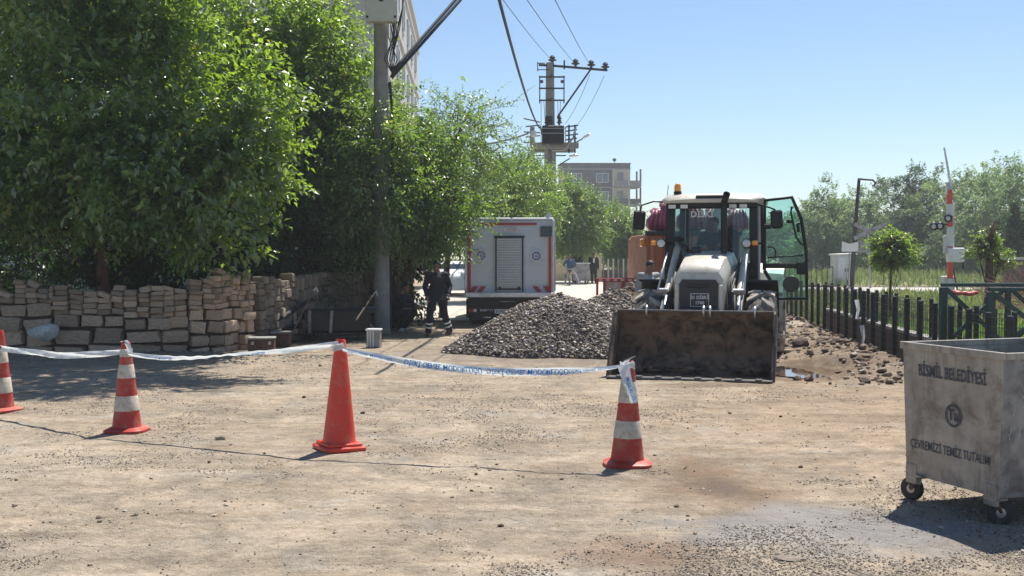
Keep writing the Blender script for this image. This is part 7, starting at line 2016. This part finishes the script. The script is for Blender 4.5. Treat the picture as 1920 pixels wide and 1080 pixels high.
m = MB(); m.box((0, .22, .78), (.24, .6, .08), ch=.03); m.build('seat', MT['blackcloth'], mc)
m = MB(); m.box((0, -.02, .42), (.26, .36, .34), ch=.06); m.build('engine', MT['steel'], mc)
m = MB(); m.tube([(-.06, -.62, .29), (-.06, -.42, .95)], .022, 6); m.tube([(.06, -.62, .29), (.06, -.42, .95)], .022, 6); m.build('fork', MT['chrome'], mc)
m = MB(); m.tube([(-.34, -.34, 1.02), (-.2, -.42, 1.0), (.2, -.42, 1.0), (.34, -.34, 1.02)], .015, 6); m.build('handlebar', MT['black'], mc)
m = MB(); m.tube([(0, -.42, .9), (0, -.1, .55), (0, .62, .35)], .03, 6); m.tube([(0, -.3, .75), (0, .3, .7), (0, .62, .35)], .025, 6); m.build('frame', MT['darkmetal'], mc)
m = MB(); m.ell((0, -.52, .88), (.08, .06, .08), 10); m.build('headlight', MT['lens'], mc, smooth=True)
m = MB(); m.box((0, .56, .70), (.12, .06, .07), ch=.01); m.build('tail_light', MT['tail'], mc)
m = MB(); m.tube([(.13, .0, .3), (.15, .4, .28), (.15, .75, .33)], .035, 8); m.build('exhaust', MT['chrome'], mc, smooth=True)
# person behind the bin
s14 = 33.0
Jx = dict(std); person('person in dark clothes standing behind the far galvanised bin', ((1084 - 960) / s14, F / s14 + .6, .04), R(-10), Jx, MT['blackcloth'], MT['navy'], voxel=.02, fingers=True)
bn = thing('refuse_bin', 'small galvanised bin on wheels beside the motorcyclist', 'bin', ((1090 - 960) / 34, F / 34, .04), R(10))
for (c_, d_, nm) in (((0, -.36, .68), (.72, .02, .95), 'front_panel'), ((0, .36, .68), (.72, .02, .95), 'back_panel'), ((-.36, 0, .68), (.02, .70, .95), 'side_panel'), ((.36, 0, .68), (.02, .70, .95), 'side_panel'), ((0, 0, .22), (.7, .7, .02), 'floor_panel')):
    m = MB(); m.box(c_, d_); m.build(nm, MT['galvdark'], bn)
m = MB()
for c_, d_ in (((0, -.38, 1.15), (.84, .04, .05)), ((0, .38, 1.15), (.84, .04, .05)), ((-.4, 0, 1.15), (.04, .72, .05)), ((.4, 0, 1.15), (.04, .72, .05))): m.box(c_, d_)
m.build('rim', MT['alu'], bn)
for x in (-.3, .3):
    for y in (-.3, .3):
        m = MB(); m.lathe([(.03, -.03), (.10, -.03), (.10, .03), (.03, .03)], 14, c=(x, y, .10), axis='x'); m.build('castor_wheel', MT['rubber'], bn)
# ------------------------------------------------------------------ dusty air
def haze(dens):
    m = bpy.data.materials.new('pale_air'); m.use_nodes = True
    nt = m.node_tree; nt.nodes.clear(); out = nt.nodes.new('ShaderNodeOutputMaterial')
    v = nt.nodes.new('ShaderNodeVolumePrincipled'); v.inputs['Color'].default_value = (0.90, 0.94, 1.0, 1); v.inputs['Density'].default_value = dens; v.inputs['Anisotropy'].default_value = 0.35
    nt.links.new(v.outputs[0], out.inputs['Volume'])
    b = MB(); b.box((0, 125, 10.0), (420, 290, 23)); o = b.build('haze', m, kind='stuff')
    return o
haze(0.0008)
